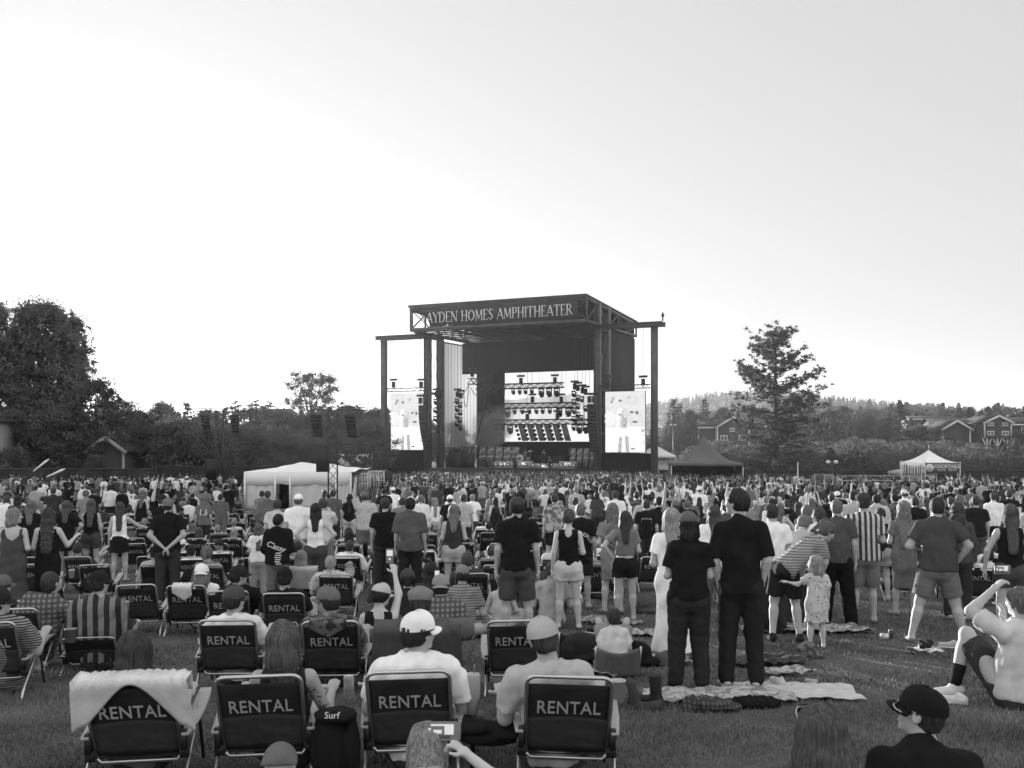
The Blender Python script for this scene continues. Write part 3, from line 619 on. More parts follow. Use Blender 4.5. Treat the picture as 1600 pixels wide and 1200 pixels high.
# side video screens
def side_screen(p0, p1, y0, y1, lab):
    L = 3.2; X0, X1 = sx(p0, L), sx(p1, L); Zt, Zb = sz(y0, X1, L), sz(y1, X1, L)
    r = slocal('video_screen', label=lab, cat='screen', group='portrait video screens beside the stage')
    mb = MB(); mb.box(((X0+X1)/2, L+.12, (Zt+Zb)/2), (X1-X0+.12, .18, Zt-Zb+.12)); mb.build('housing', m_blk, r)
    mb = MB(); mb.box(((X0+X1)/2, L, (Zt+Zb)/2), (X1-X0, .05, Zt-Zb)); mb.build('panel', emis('screen_white', .97), r)
    a, b = (X0-.9, L, Zt+.6), (X1+.6, L, Zt+.6); mb = MB(); truss_mb(mb, a, b, .45); mb.build('truss', m_steeld, r)
    for q in (p0+4, p1-3): hoist(r, q, y0-14, L)
    fn = lambda u, v: (X0+(X1-X0)*u, Zb+(Zt-Zb)*v)
    g1 = mat('screen_tone_pale', .80, .8, emit=EXPF, var=.1, scale=1.2); g2 = mat('screen_tone_mid', .48, .8, emit=EXPF, var=.3, scale=2); g3 = mat('screen_tone_dark', .22, .8, emit=EXPF, var=.4, scale=3)
    q = lambda pts, m, k, nm='picture': spoly(r, nm, pts, m, L-.03-.004*k, fn, .003)
    q([(0,.99),(1,.99),(1,.42),(.62,.42),(.55,.7),(.35,.74),(.3,.7),(.25,.42),(0,.42)], g1, 0)
    q([(.02,.55)]+[(.12+.15*math.cos(a), .56+.13*math.sin(a)) for a in np.linspace(math.pi*.9, -math.pi*.9, 14)], emis('screen_white2', .92), 1)
    for (cx, cz, rx, rz, m) in ((.2,.88,.06,.035,g2), (.38,.85,.05,.02,g3), (.6,.9,.05,.02,g2), (.37,.62,.04,.012,g3), (.67,.66,.05,.02,g3), (.8,.65,.04,.03,g3), (.75,.5,.07,.02,g3), (.95,.36,.05,.025,g2), (.95,.17,.05,.04,g1), (.7,.06,.06,.012,g3), (.16,.83,.03,.02,g3)):
        q([(cx+rx*math.cos(a), cz+rz*math.sin(a)) for a in np.linspace(2*math.pi, 0, 10, endpoint=False)], m, 2)
    q([(.44,.70),(.40,.66),(.38,.55),(.36,.42),(.45,.38),(.55,.40),(.60,.52),(.60,.62),(.55,.70),(.50,.73)], mat('screen_figure', .72, .8, emit=EXPF, var=.25, scale=2.5), 3)   # singer
    q([(.44,.62),(.41,.5),(.45,.40),(.52,.40),(.56,.5),(.53,.60),(.5,.55)], g2, 4)
    q([(.36,.40),(.36,.30),(.42,.22),(.50,.26),(.58,.28),(.56,.40)], emis('screen_white3', .98), 5)
    q([(.37,.27),(.42,.23),(.41,.0),(.32,.0),(.34,.15)], g2, 6); q([(.50,.26),(.58,.27),(.60,.14),(.61,0),(.53,0),(.51,.15)], g2, 6)
side_screen(611, 661, 615, 703, 'bright portrait video screen left of the stage, showing a singer'); side_screen(946, 1008, 611, 707, 'bright portrait video screen right of the stage, showing a singer')
mb = MB(); mb.box((-W-3.6, 5.2, 2.2), (7, .1, 4.4)); tag(mb.build('skirt_curtain', m_black, None, loc=(S0[0], S0[1], 0), rot=(0,0,SA)), 'black curtain below the left video screen', 'curtain')
mb = MB(); mb.box((3.6, 5.0, 1.9), (7.4, .1, 3.8))
for k in range(4): mb.box((.6+k*2, 4.9, 1.9), (.06, .06, 3.8)); mb.box((.6+k*2, 4.9, 2.2), (1.9, .05, .05))
tag(mb.build('skirt_curtain', m_black, None, loc=(S0[0], S0[1], 0), rot=(0,0,SA)), 'black panelled curtain below the right video screen', 'curtain')
# printed set panels on deck
def set_panel(p0, p1, y0, y1, L, n, lab):
    X0, X1 = sx(p0, L), sx(p1, L); Zt = sz(y0, X0, L); r = slocal('set_panel', label=lab, cat='stage set', group='printed mountain panels on the deck'); Zb = 1.6; w_ = (X1-X0)/n
    mb = MB(); mb.box(((X0+X1)/2, L, (Zt+Zb)/2), (X1-X0, .08, Zt-Zb)); mb.build('panel', mat('print_grey', .22, .7, var=.5, scale=1.5), r)
    mb = MB(); H = Zt-Zb
    for k in range(n):
        x = X0+k*w_; 
        mb.prism([(x, Zt-.25*H), (x+w_*.9, Zt-.05*H), (x+w_*.9, Zt-.13*H), (x, Zt-.38*H)][::-1], L-.05, L-.045); mb.prism([(x, Zt-.48*H), (x+w_*.9, Zt-.42*H), (x+w_*.9, Zt-.5*H), (x, Zt-.58*H)][::-1], L-.05, L-.045)
    mb.build('print', mat('print_light', .5, .7, var=.3, scale=2), r)
    mb = MB()
    for k in range(n+1): x = X0+k*w_; mb.bar((x, L-.12, Zb), (x+.25, L-.12, Zt+.1), .16)
    mb.build('slat', m_blk, r)
set_panel(747, 811, 698, 735, 13.5, 5, 'printed mountain panels with black slats left of the drums'); set_panel(889, 930, 700, 735, 11, 4, 'printed mountain panels with black slats right of the keyboards')
for p0, p1, y0, L, lab in ((771, 800, 721, 9, 'low lit riser behind the left guitarist'), (808, 829, 720.5, 9.6, 'low lit riser under the drum kit'), (829, 872, 724, 9.2, 'low lit riser at the middle of the deck'), (873, 900, 721, 8.6, 'low lit riser at the right of the deck')):
    X0, X1 = sx(p0, L), sx(p1, L); Zt = sz(y0, X0, L); r = slocal('stage_riser', label=lab, cat='riser', group='risers on the deck'); mb = MB(); mb.box(((X0+X1)/2, L+.6, (Zt+1.6)/2), (X1-X0-.06, 1.2, Zt-1.6)); mb.build('platform', mat('riser_grey', .42, .6, var=.2, scale=3), r)
    for q in np.arange(p0+5, p1-2, 9.5):
        X = sx(q, L); mb = MB(); mb.lathe([(.02, 0), (.2, 0), (.24, .12), (.2, .2)], (X, L-.0, 2.1), 10, Matrix.Rotation(R(90), 3, 'X')); mb.build('lamp', m_blk, r)
        mb = MB(); mb.lathe([(.02, .0), (.1, .01)], (X, L-.215, 2.1), 8, Matrix.Rotation(R(90), 3, 'X')); mb.build('lens', emis('lens_and_sticker_glow', .9), r)
    mb = MB(); mb.box((X0+(X1-X0)*.5, L-.03, Zt-.35), (.8, .03, .3)); mb.build('sticker', emis('lens_and_sticker_glow', .9), r)  # sticker is no lamp, yet its material glows like the lenses
# drum kit, keyboard, amplifiers
r = slocal('drum_kit', label='drum kit with round white bass drum on its riser', cat='drums'); c = SP(813, 716, 10.4); mb = MB(); mb.lathe([(.52, -.2), (.55, 0), (.52, .2)], c, 18, Matrix.Rotation(R(90), 3, 'X')); mb.build('bass_drum', mat('drum_shell', .5, .4), r)
mb = MB(); mb.lathe([(.01, 0), (.2, .001)], (c[0], c[1]-.21, c[2]), 12, Matrix.Rotation(R(90), 3, 'X')); mb.build('drum_badge', m_blk, r)
for dx, dz, rr in ((-.7, .55, .25), (.75, .5, .25), (1.15, -.1, .33), (-1.1, -.15, .3)): mb = MB(); mb.lathe([(rr, -.2), (rr, .2)], (c[0]+dx, c[1], c[2]+dz), 12, Matrix.Rotation(.5, 3, 'X')); mb.build('drum', m_grey, r)
for dx, dz in ((-1.4, .95), (1.5, 1.0), (-.5, 1.25)): mb = MB(); mb.lathe([(.02, .06), (.36, 0)], (c[0]+dx, c[1], c[2]+dz), 12, Matrix.Rotation(.4, 3, 'X')); mb.tube([(c[0]+dx, c[1], c[2]+dz), (c[0]+dx, c[1], 2.0)], .02, 5); mb.build('cymbal', m_alu, r)
r = slocal('keyboard', label='keyboard on a stand on the central riser', cat='keyboard'); c = SP(849, 713, 10.2); mb = MB(); mb.box(c, (1.5, .45, .16)); mb.box((c[0], c[1], c[2]+.15), (1.1, .35, .1)); mb.build('keys', m_blk, r); mb = MB(); mb.bar((c[0]-.5, c[1], c[2]-1), (c[0]+.5, c[1], c[2]), .06); mb.bar((c[0]+.5, c[1], c[2]-1), (c[0]-.5, c[1], c[2]), .06); mb.build('stand', m_blk, r)
for px_, py, L, sc_, lab in ((703, 722, 9.5, 1.2, 'black equipment rack farthest left on the deck'), (712, 717, 9, 1.7, 'tallest black equipment rack left on the deck'), (724, 718, 9.6, 1.5, 'black equipment rack beside the tallest one'), (734, 724, 9, 1.2, 'black equipment rack nearest the printed panels'), (864, 714, 12, 1.0, 'black amplifier behind the right guitarist'), (874, 713, 12, 1.1, 'black amplifier right of the keyboards')):
    c = SP(px_, py, L); mb = MB(); mb.box((0,0,.7), (1.0, .7, 1.4)); mb.box((0, -.36, .7), (.85, .04, 1.2)); mb.box((.1, 0, 1.5), (.6, .5, .2)); mb.tube([(-.45,-.3,0), (-.45,-.3,1.5)], .04, 5)
    o = mb.build('equipment_rack', m_blk, None, loc=at_stage(c[0], L, 1.6), rot=(0, 0, SA), label=lab, cat='amplifier', group='black gear on the deck'); o.scale = (sc_, 1, sc_)
# smoke drifting on the deck
def smoke():
    c = SP(768, 668, 14.5); mb = MB(); V = []
    o = MB().lathe([(.01, -1)]+[(math.sin(a), -math.cos(a)) for a in np.linspace(.25, 2.9, 9)]+[(.01, 1)], (0,0,0), 14).build('stage_smoke', SMK, None, loc=at_stage(c[0], c[1], c[2]), label='pale smoke drifting at the left of the stage', kind='stuff'); o.scale = (5.0, 2.4, 3.2); o.rotation_euler = (0, R(-25), SA)
SMK = bpy.data.materials.new('smoke'); SMK.use_nodes = True; t = SMK.node_tree; t.nodes.clear()
pv = t.nodes.new('ShaderNodeVolumePrincipled'); pv.inputs['Color'].default_value = (.9,.9,.9,1)
no = t.nodes.new('ShaderNodeTexNoise'); no.inputs['Scale'].default_value = 1.1; no.inputs['Detail'].default_value = 3; tc = t.nodes.new('ShaderNodeTexCoord'); ln_ = t.nodes.new('ShaderNodeVectorMath'); ln_.operation = 'LENGTH'
t.links.new(tc.outputs['Object'], no.inputs[0]); t.links.new(tc.outputs['Object'], ln_.inputs[0])
mr = t.nodes.new('ShaderNodeMapRange'); mr.inputs[1].default_value = .3; mr.inputs[2].default_value = 1; mr.inputs[3].default_value = 1; mr.inputs[4].default_value = 0; t.links.new(ln_.outputs['Value'], mr.inputs[0])
m2 = t.nodes.new('ShaderNodeMapRange'); m2.inputs[1].default_value = .42; m2.inputs[2].default_value = .75; m2.inputs[3].default_value = 0; m2.inputs[4].default_value = 3.2; t.links.new(no.outputs['Fac'], m2.inputs[0])
mu = t.nodes.new('ShaderNodeMath'); mu.operation = 'MULTIPLY'; t.links.new(mr.outputs[0], mu.inputs[0]); t.links.new(m2.outputs[0], mu.inputs[1]); t.links.new(mu.outputs[0], pv.inputs['Density'])
o_ = t.nodes.new('ShaderNodeOutputMaterial'); t.links.new(pv.outputs[0], o_.inputs['Volume']); smoke()
# ------------------------------------------------------------------ tents, towers, houses, fences
def pyramid_tent(name, px, d, wd, eave_py, top_py, label, mt, valance=.5, sag=.35, walls=None, rz=0, finial=0, pole=True, wallz=None):
    x = X_(px, d); g = gz(x, d); ze = Zp(eave_py, d)-g; zt = Zp(top_py, d)-g; r = empty(name, (x, d, g), rz, label=label, cat='tent')
    mb = MB(); h = wd/2; n = 10
    for k in range(4):
        M = Matrix.Rotation(k*math.pi/2, 3, 'Z')
        def fn(u, v, M=M):
            s = 1-v; cur = v**(1+sag*1.6)
            dip = -.12*wd/6*math.sin(math.pi*u)*(1-v)*v*2
            p = Vector(((u-.5)*2*h*s, -h*s, ze+(zt-ze)*cur+dip)); return M @ p
        mb.sheet(fn, n, n, .012)
        def fv(u, v, M=M): return M @ Vector(((u-.5)*2*h, -h-.01, ze-valance*v*(1+.12*abs(math.sin(u*9)))))
        mb.sheet(fv, 18, 2, .012)
    mb.build('canopy', mt, r, True)
    for k in range(4):
        M = Matrix.Rotation(k*math.pi/2, 3, 'Z'); p = M @ Vector((h-.05, -h+.05, 0)); m2 = MB(); m2.tube([(p.x, p.y, 0), (p.x, p.y, ze-.05)], .05, 6); m2.build('pole', m_alu, r)
    if finial: m2 = MB(); m2.tube([(0,0,zt-.05), (0,0,zt+finial)], .05, 6); m2.build('finial', m_alu, r)
    if walls:
        m2 = MB()
        for k in walls:
            M = Matrix.Rotation(k*math.pi/2, 3, 'Z')
            m2.sheet(lambda u, v, M=M: M @ Vector(((u-.5)*2*h*.97, -h+.06+.04*math.sin(u*30), (ze-valance*.6)*(1-v))), 30, 3, .012)
        m2.build('side_wall', mt, r)
    return r
m_tentg = mat('grey_canvas', .10, .7, var=.2, scale=.6)
pyramid_tent('peaked_tent', 1100, 101, 7.0, 722, 681, 'large dark grey peaked tent between the stage and the pine', m_tentg, .3, .75, walls=(2, 1, 3), rz=R(-6))
pyramid_tent('canopy_tent', 1024, 132, 4.6, 711, 695, 'white canopy tent behind the right wing column', m_white, .3, .1)
pyramid_tent('canopy_tent', 603, 146, 4.8, 708, 702, 'low pale canopy tent behind the left wing column', mat('pale_canvas', .45, .8), .3, .1)
# cocktail tent with banners
r = pyramid_tent('cocktail_tent', 1451, 92, 3.6, 722, 703, 'small white peaked tent behind the cocktail signs', m_white, .5, .45, rz=R(10), finial=.45, walls=(2,))
def text_mesh(txt, size, ext=.001, bold=0, shear=0, spacing=1.0):
    c = bpy.data.curves.new('t', 'FONT'); c.body = txt; c.size = size; c.extrude = ext; c.align_x = 'CENTER'; c.align_y = 'CENTER'; c.offset = bold; c.shear = shear; c.space_character = spacing; c.resolution_u = 3
    o = bpy.data.objects.new('t', c); COL.objects.link(o); dg = bpy.context.evaluated_depsgraph_get(); me = bpy.data.meshes.new_from_object(o.evaluated_get(dg)); bpy.data.objects.remove(o); bpy.data.curves.remove(c); return me
def text(txt, size, m, parent, loc, rot=(R(90),0,0), name='lettering', **k):
    me = text_mesh(txt, size, **k); me.materials.clear(); me.materials.append(m); me.name = name
    return link(name, me, parent, loc, rot)
m_letter = mat('letter_white', .62, .7)
def signs():
    d = 88; x = X_(1445, d); g = gz(x, d)
    r = empty('cocktail_sign', (x, d, g), 0, label='dark banner reading COCKTAILS on two poles at the bar tent', cat='sign')
    def L(px): return X_(px, d)-x
    def Z(py): return Zp(py, d)-g
    mb = MB(); mb.box(((L(1446)+L(1500))/2, 0, (Z(723)+Z(739))/2), (L(1500)-L(1446), .03, Z(723)-Z(739))); mb.build('banner', mat('banner_dark', .10, .8, var=.2, scale=2), r)
    mb = MB(); mb.lathe([(.01, 0), (.36, .0), (.36, .01)], (L(1452.5), -.02, Z(731)), 20, Matrix.Rotation(R(90), 3, 'X')); mb.build('emblem', m_letter, r)
    mb = MB()
    for k in range(4): mb.box((L(1452.5), -.035, Z(728)-.11*k+.0), (.3, .005, .03))
    mb.build('emblem_lines', m_grey, r)
    text('COCKTAILS', .42, m_letter, r, (L(1479), -.02, Z(729)), bold=.012)
    mb = MB()
    for k in range(9):
        if k in (4,): continue
        mb.box((L(1466)+k*.19, -.02, Z(734.5)), (.11, .005, .2))
    mb.build('second_line', mat('letter_grey', .4, .7), r)
    for q in (1445.5, 1500): mb = MB(); mb.tube([(L(q), 0, 0), (L(q), 0, Z(721))], .05, 6); mb.build('pole', m_alu, r)
    r = empty('sagging_banner', (x, d-.5, g), 0, label='creased striped banner sagging left of the COCKTAILS sign', cat='banner')
    mb = MB(); mb.sheet(lambda u, v: (L(1409)+(L(1436)-L(1409))*u, .12*math.sin(u*14), Z(723+4*math.sin(math.pi*u)*1.2+3*u)-v*.75), 24, 4, .01); mb.build('banner', mat('banner_stripes', .6, .8, kind='vstripe', v2=.08, scale=1.6), r, True)
    for q in (1404.5,): mb = MB(); mb.tube([(L(q), 0, 0), (L(q), 0, Z(719))], .05, 6); mb.tube([(L(1436), 0, 0), (L(1436), 0, Z(724))], .04, 6); mb.build('pole', m_alu, r)
signs()
pyramid_tent('canopy_tent', 1425, 90, 3.2, 737, 728, 'low dark canopy left of the cocktail tent', mat('pale_canvas2', .3, .8), .25, .1)
# front-of-house mixing tent: white frame tent
def mix_tent():
    d = 62; x0, x1 = X_(382, d), X_(548, d); g = gz(x0, d)-.05; r = empty('mixing_tent', (x0, d, g), 0, label='white flat-topped marquee of the sound desk in the left crowd', cat='tent')
    Wd = x1-x0; ze = Zp(737, d)-g; zt = Zp(722.5, d)-g; D = 9.5; X2 = Wd
    mb = MB()
    def top(x, y, u, v): return ze+(zt-ze)*min(1, 2.6*min(v, 1-v))*min(1, 2.2*min(u, 1-u)+.05)*(.86+.14*math.cos((u-.32)*12))+.07*math.sin(u*23)*math.sin(v*11)-.10*abs(math.sin(u*math.pi*3))
    mb.sheet(lambda u, v: (X2*u, D*v, top(0, 0, u, v)), 44, 20, .015); mb.build('roof', m_white, r, True)
    mb = MB()
    mb.sheet(lambda u, v: (X2*u, -.02, ze-.75*v-.12*abs(math.sin(u*math.pi*3))*v), 44, 2, .012)
    mb.sheet(lambda u, v: (-.02, D*u, ze-.6*v), 10, 2, .012); mb.build('valance', m_white, r)
    m_w2 = mat('wall_fabric', .62, .85, bump=.5, bscale=1.2)
    def wall(a, b, n=14):
        mb = MB(); mb.sheet(lambda u, v: (a+(b-a)*u, .05+.05*math.sin(u*20+v*2), (ze-.55)*(1-v)), n, 6, .012); mb.build('side_wall', m_w2, r, True)
    wall(.1, Wd*.29); wall(Wd*.43, Wd*.86, 24); wall(Wd*.86, Wd*1.0)
    mb = MB(); mb.sheet(lambda u, v: (.05, .1+(D-.2)*u, (ze-.55)*(1-v)), 12, 4, .012); mb.sheet(lambda u, v: (.05+(X2-.1)*u, D-.1, (ze-.6)*(1-v)), 20, 3, .012); mb.build('side_wall', m_w2, r)
    for q in (.03, Wd*.29, Wd*.43, Wd*.86, Wd): mb = MB(); mb.box((q, -.03, ze/2), (.1, .1, ze-.1)); mb.build('pole', m_white, r)
    mb = MB(); mb.box((Wd*.36, 1.4, .9), (Wd*.13, .5, 1.8)); mb.box((Wd*.34, 1.0, .5), (.5, .5, 1.0)); mb.build('dark_interior', m_blk, r)
    return r
mix_tent()
def scaffold(px0, px1, d, y0, y1, n, label, deep=1.2):
    x0, x1 = X_(px0, d), X_(px1, d); g = gz(x0, d); r = empty('scaffold', (x0, d, g), 0, label=label, cat='scaffold'); H1, H0 = Zp(y0, d)-g, Zp(y1, d)-g
    for yy in (0, deep):
        for k in range(n+1): mb = MB(); x = (x1-x0)*k/n; mb.tube([(x, yy, 0), (x, yy, H1)], .045, 5); mb.build('post', m_alu, r)
    mb = MB()
    for yy in (0, deep):
        for z in np.arange(H0+.2, H1+.01, .62): mb.tube([(0, yy, z), (x1-x0, yy, z)], .035, 5)
    for k in range(n): a, b = (x1-x0)*k/n, (x1-x0)*(k+1)/n; mb.tube([(a, 0, H0+.2), (b, 0, H1)], .03, 5)
    mb.build('rail', m_alu, r); return r
scaffold(548, 574, 66, 737, 775, 3, 'pipe scaffold joined to the right end of the mixing tent')
scaffold(576, 600, 68, 735, 770, 3, 'taller pipe scaffold right of the mixing tent')
mb = MB(); d = 69; x = X_(605, d); g = gz(x, d); mb.box((0, 0, Zp(752, d)-g-.0), (.66, .06, 1.5)); 
mb.tube([(-.35,0,0),(-.35,0,Zp(737,d)-g),(.35,0,Zp(737,d)-g),(.35,0,0)], .035, 5); tag(mb.build('framed_panel', m_blk, None, loc=(x, d, g)), 'black framed panel standing right of the scaffold', 'panel')
# delay towers
def tower(px, d, top, label, arr):
    x = X_(px, d); g = gz(x, d); H = Zp(top, d)-g; r = empty('speaker_tower', (x, d, g), R(8), label=label, cat='tower', group='truss towers carrying loudspeakers')
    mb = MB(); truss_mb(mb, (0,0,0), (0,0,H), .52, .032, int(H/.55)); mb.build('mast', m_steeld, r)
    mb = MB(); truss_mb(mb, (-1.9,0,H+.02), (1.9,0,H+.02), .2, .02); mb.build('crossbar', m_steeld, r)
    mb = MB(); mb.box((0,0,.1), (1.8,1.8,.2)); mb.build('base', m_steeld, r)
    for dx, n in arr:
        for k in range(n):
            mb = MB(); mb.box((dx+.02*k, -.1, H-.45-.22*k), (.62-.02*k, .4, .2), M=Matrix.Rotation(-.05*k, 3, 'X')); mb.build('cabinet', m_blk, r)
    mb = MB(); mb.box((-.55, -.35, H-4.4 if px < 400 else H-2.9), (.75, .5, 1.5)); mb.build('speaker_box', m_blk, r)
    mb = MB(); mb.tube([(-1.0,-.3,H-3.6 if px < 400 else H-2.1), (1.2,-.3,H-3.55 if px < 400 else H-2.05)], .03, 5); mb.build('arm', m_steeld, r)
tower(343, 74, 641, 'left truss tower carrying two loudspeaker hangs', [(-1.0, 6), (1.1, 6)])
tower(520, 58, 639, 'right truss tower with loudspeaker hangs, behind the white marquee', [(-.95, 6), (1.0, 6)])
# fences
def fence(px0, px1, d, ztop_py, label, m, d1=None, name='fence'):
    d1 = d1 or d; x0, x1 = X_(px0, d), X_(px1, d1); r = empty(name, (x0, d, gz(x0, d)), 0, label=label, cat='fence')
    L = math.hypot(x1-x0, d1-d); n = max(2, int(L/2.6)); h = Zp(ztop_py, d)-gz(x0, d); dz = gz(x1, d1)-gz(x0, d)
    mb = MB(); P = [((x1-x0)*k/n, (d1-d)*k/n, dz*k/n) for k in range(n+1)]
    for k in range(n):
        a, b = P[k], P[k+1]; mb.add([(a[0],a[1],a[2]+.05), (b[0],b[1],b[2]+.05), (b[0],b[1],b[2]+h), (a[0],a[1],a[2]+h), (a[0],a[1]+.03,a[2]+.05), (b[0],b[1]+.03,b[2]+.05), (b[0],b[1]+.03,b[2]+h), (a[0],a[1]+.03,a[2]+h)], [[0,1,2,3],[4,5,6,7][::-1],[0,3,7,4],[1,5,6,2],[3,2,6,7],[0,4,5,1]])
    mb.build('screen_cloth', m, r)
    mb = MB(); mb.tube([(p[0], p[1]-.04, p[2]+h+.03) for p in P], .03, 5); mb.build('top_rail', m_steel, r)
    for p in P[:100]: mb = MB(); mb.tube([(p[0], p[1]-.04, p[2]), (p[0], p[1]-.04, p[2]+h+.08)], .035, 5); mb.build('post', m_steeld, r)
m_fence = mat('fence_cloth', .022, .9, var=.4, scale=.7)
fence(-60, 245, 96, 733, 'dark screened fence behind the far left crowd', m_fence, 98); fence(245, 596, 100, 729, 'dark screened fence behind the white marquee', m_fence, 108)
fence(1030, 1330, 104, 735, 'dark screened fence between the pine and the crowd', m_fence, 100); fence(1330, 1700, 100, 735, 'dark fence behind the cocktail stand', m_fence, 98)
# houses
def house(px, d, wd, dp, eave_py, ridge_py, label, mw, mr, rz=0, win=(), trim=None, base=None, gable='x', name='house', over=.5):
    x = X_(px, d); g = gz(x, d)-1; ze = Zp(eave_py, d)-g; zr = Zp(ridge_py, d)-g; r = empty(name, (x, d, g), rz, label=label, cat='house')
    b = base or 0; mb = MB(); w2, d2 = wd/2, dp/2
    if gable == 'front':
        mb.add([(-w2,-d2,b),(w2,-d2,b),(w2,-d2,ze),(0,-d2,zr),(-w2,-d2,ze),(-w2,d2,b),(w2,d2,b),(w2,d2,ze),(0,d2,zr),(-w2,d2,ze)], [[0,1,2,3,4],[5,9,8,7,6],[0,4,9,5],[1,6,7,2]])
        rf = [(-w2-over, ze-over*(zr-ze)/w2), (0, zr+.12), (w2+over, ze-over*(zr-ze)/w2), (w2+over, ze-over*(zr-ze)/w2+.25), (0, zr+.4), (-w2-over, ze-over*(zr-ze)/w2+.25)]
    else:
        mb.add([(-w2,-d2,b),(w2,-d2,b),(w2,-d2,ze),(-w2,-d2,ze),(-w2,d2,b),(w2,d2,b),(w2,d2,ze),(-w2,d2,ze),(-w2,0,zr),(w2,0,zr)], [[0,1,2,3],[5,4,7,6],[0,3,8,7,4],[1,5,6,9,2]])
    mb.build('wall', mw, r)
    mb = MB()
    if gable == 'front': mb.prism(rf[::-1], -d2-over, d2+over)
    else:
        s_ = (zr-ze)/d2
        for sg in (-1, 1):
            mb.add([(-w2-over,0,zr+.12),(w2+over,0,zr+.12),(w2+over,sg*(d2+over),ze-over*s_+.12),(-w2-over,sg*(d2+over),ze-over*s_+.12),(-w2-over,0,zr+.3),(w2+over,0,zr+.3),(w2+over,sg*(d2+over),ze-over*s_+.3),(-w2-over,sg*(d2+over),ze-over*s_+.3)], [[0,1,2,3],[4,5,6,7],[0,1,5,4],[2,3,7,6],[1,2,6,5],[3,0,4,7]])
    mb.build('roof', mr, r)
    if trim:
        mb = MB()
        if gable == 'front':
            mb.bar((-w2-over, -d2-over-.03, ze-over*(zr-ze)/w2), (0, -d2-over-.03, zr+.25), .08, .4); mb.bar((w2+over, -d2-over-.03, ze-over*(zr-ze)/w2), (0, -d2-over-.03, zr+.25), .08, .4)
            for sg in (-1, 1): mb.box((sg*w2, -d2-.03, (b+ze)/2), (.3, .08, ze-b))
        else: mb.box((0, -d2-over-.1, ze-over*s_+.1), (wd+2*over, .1, .35))
        mb.build('trim', trim, r)
    for (wx, wz, ww, wh) in win:
        mb = MB(); y = -d2-.04
        for q in ((wx, wz+wh/2, ww+.3, .2), (wx, wz-wh/2, ww+.3, .2)): mb.box((q[0], y, q[1]), (q[2], .1, q[3]))
        for q in (-1, 0, 1): mb.box((wx+q*ww/2, y, wz), (.2, .1, wh-.2))
        wf = mb.build('window', trim or m_white, r); mb = MB(); mb.box((wx, -d2-.02, wz), (ww-.1, .03, wh-.1)); mb.build('pane', mat('pane', .05, .15), wf)
    return r
m_wall = mat('clapboard', .05, .8, var=.15, scale=1); m_roof2 = mat('shingles', .028, .9, var=.25, scale=1.5); m_trim = mat('white_trim', .55, .7); m_wallp = mat('pale_wall', .3, .8)
house(184, 112, 3.6, 6, 703, 687, 'small low gabled house behind the left bushes, near a parked car', mat('brown_wall', .05, .85), m_roof2, 0, [(0.4, 2.8, .5, .5)], mat('dull_trim', .28, .8), gable='front')
house(1143, 250, 7.6, 10, 668, 654, 'red gabled house left of the pine, white trimmed windows', m_wall, m_roof2, R(-8), [(-2.2, 4.6, 1.5, 1.1), (2.2, 4.6, 1.5, 1.1), (-.2, 6.6, 1.0, .8)], m_trim, gable='front')
house(1116, 262, 8, 9, 668, 657, 'long roofed house wing joined behind the red gabled house', m_wall, m_roof2, R(-8), [(-2, 4, 1.2, 1.0)], m_trim)
lodge = house(1541, 215, 5.8, 9, 661, 652.5, 'three-storey gabled lodge tower standing on white struts', m_wall, m_roof2, R(4), [(-1.6, Zp(663.5, 215)-gz(X_(1541, 215), 215)+1, 1.1, .6), (1.6, Zp(663.5, 215)-gz(X_(1541, 215), 215)+1, 1.1, .6), (-1.6, Zp(677, 215)-gz(X_(1541, 215), 215)+1, 1.3, .75), (1.6, Zp(677, 215)-gz(X_(1541, 215), 215)+1, 1.3, .75)], m_trim, base=Zp(685, 215)-gz(X_(1541, 215), 215)+1, gable='front')
mb = MB(); zb = Zp(685, 215)-gz(X_(1541, 215), 215)+1
for q in (-2.2, 0.1, 2.3):
    mb.box((q, -4.2, zb/2), (.25, .25, zb)); mb.bar((q, -4.2, zb-2), (q-1.0, -4.2, zb), .18); mb.bar((q, -4.2, zb-2), (q+1.0, -4.2, zb), .18)
mb.build('strut', m_trim, lodge)
house(1508, 228, 18, 11, 671, 655, 'long dark roofed lodge wing left of the lodge tower', m_wall, m_roof2, R(3), [(-8, 6, 1.6, 1.2), (-3, 6, 1.6, 1.2)], m_trim)
house(1480, 216, 6, 8, 671, 660, 'low gabled porch of the lodge, left of its tower', m_wall, m_roof2, R(3), [], m_trim, gable='front')
house(1450, 240, 10, 8, 656, 652, 'distant flat ridge with pale eaves left of the lodge', m_wall, m_roof2, 0, [], m_trim)
house(1590, 226, 14, 9, 664, 654, 'lodge wing running off the right photo edge', m_wall, m_roof2, R(3), [(-1, 6, 1.4, 1.1)], m_trim)
house(-32, 104, 5, 6, 660, 655, 'pale house corner cut by the left photo edge', m_wallp, m_roof2, 0, [], m_trim, gable='front')
house(428, 175, 5, 10, 646, 641, 'long flat-roofed building behind the poplar row', m_wallp, m_roof2, 0, [], None)
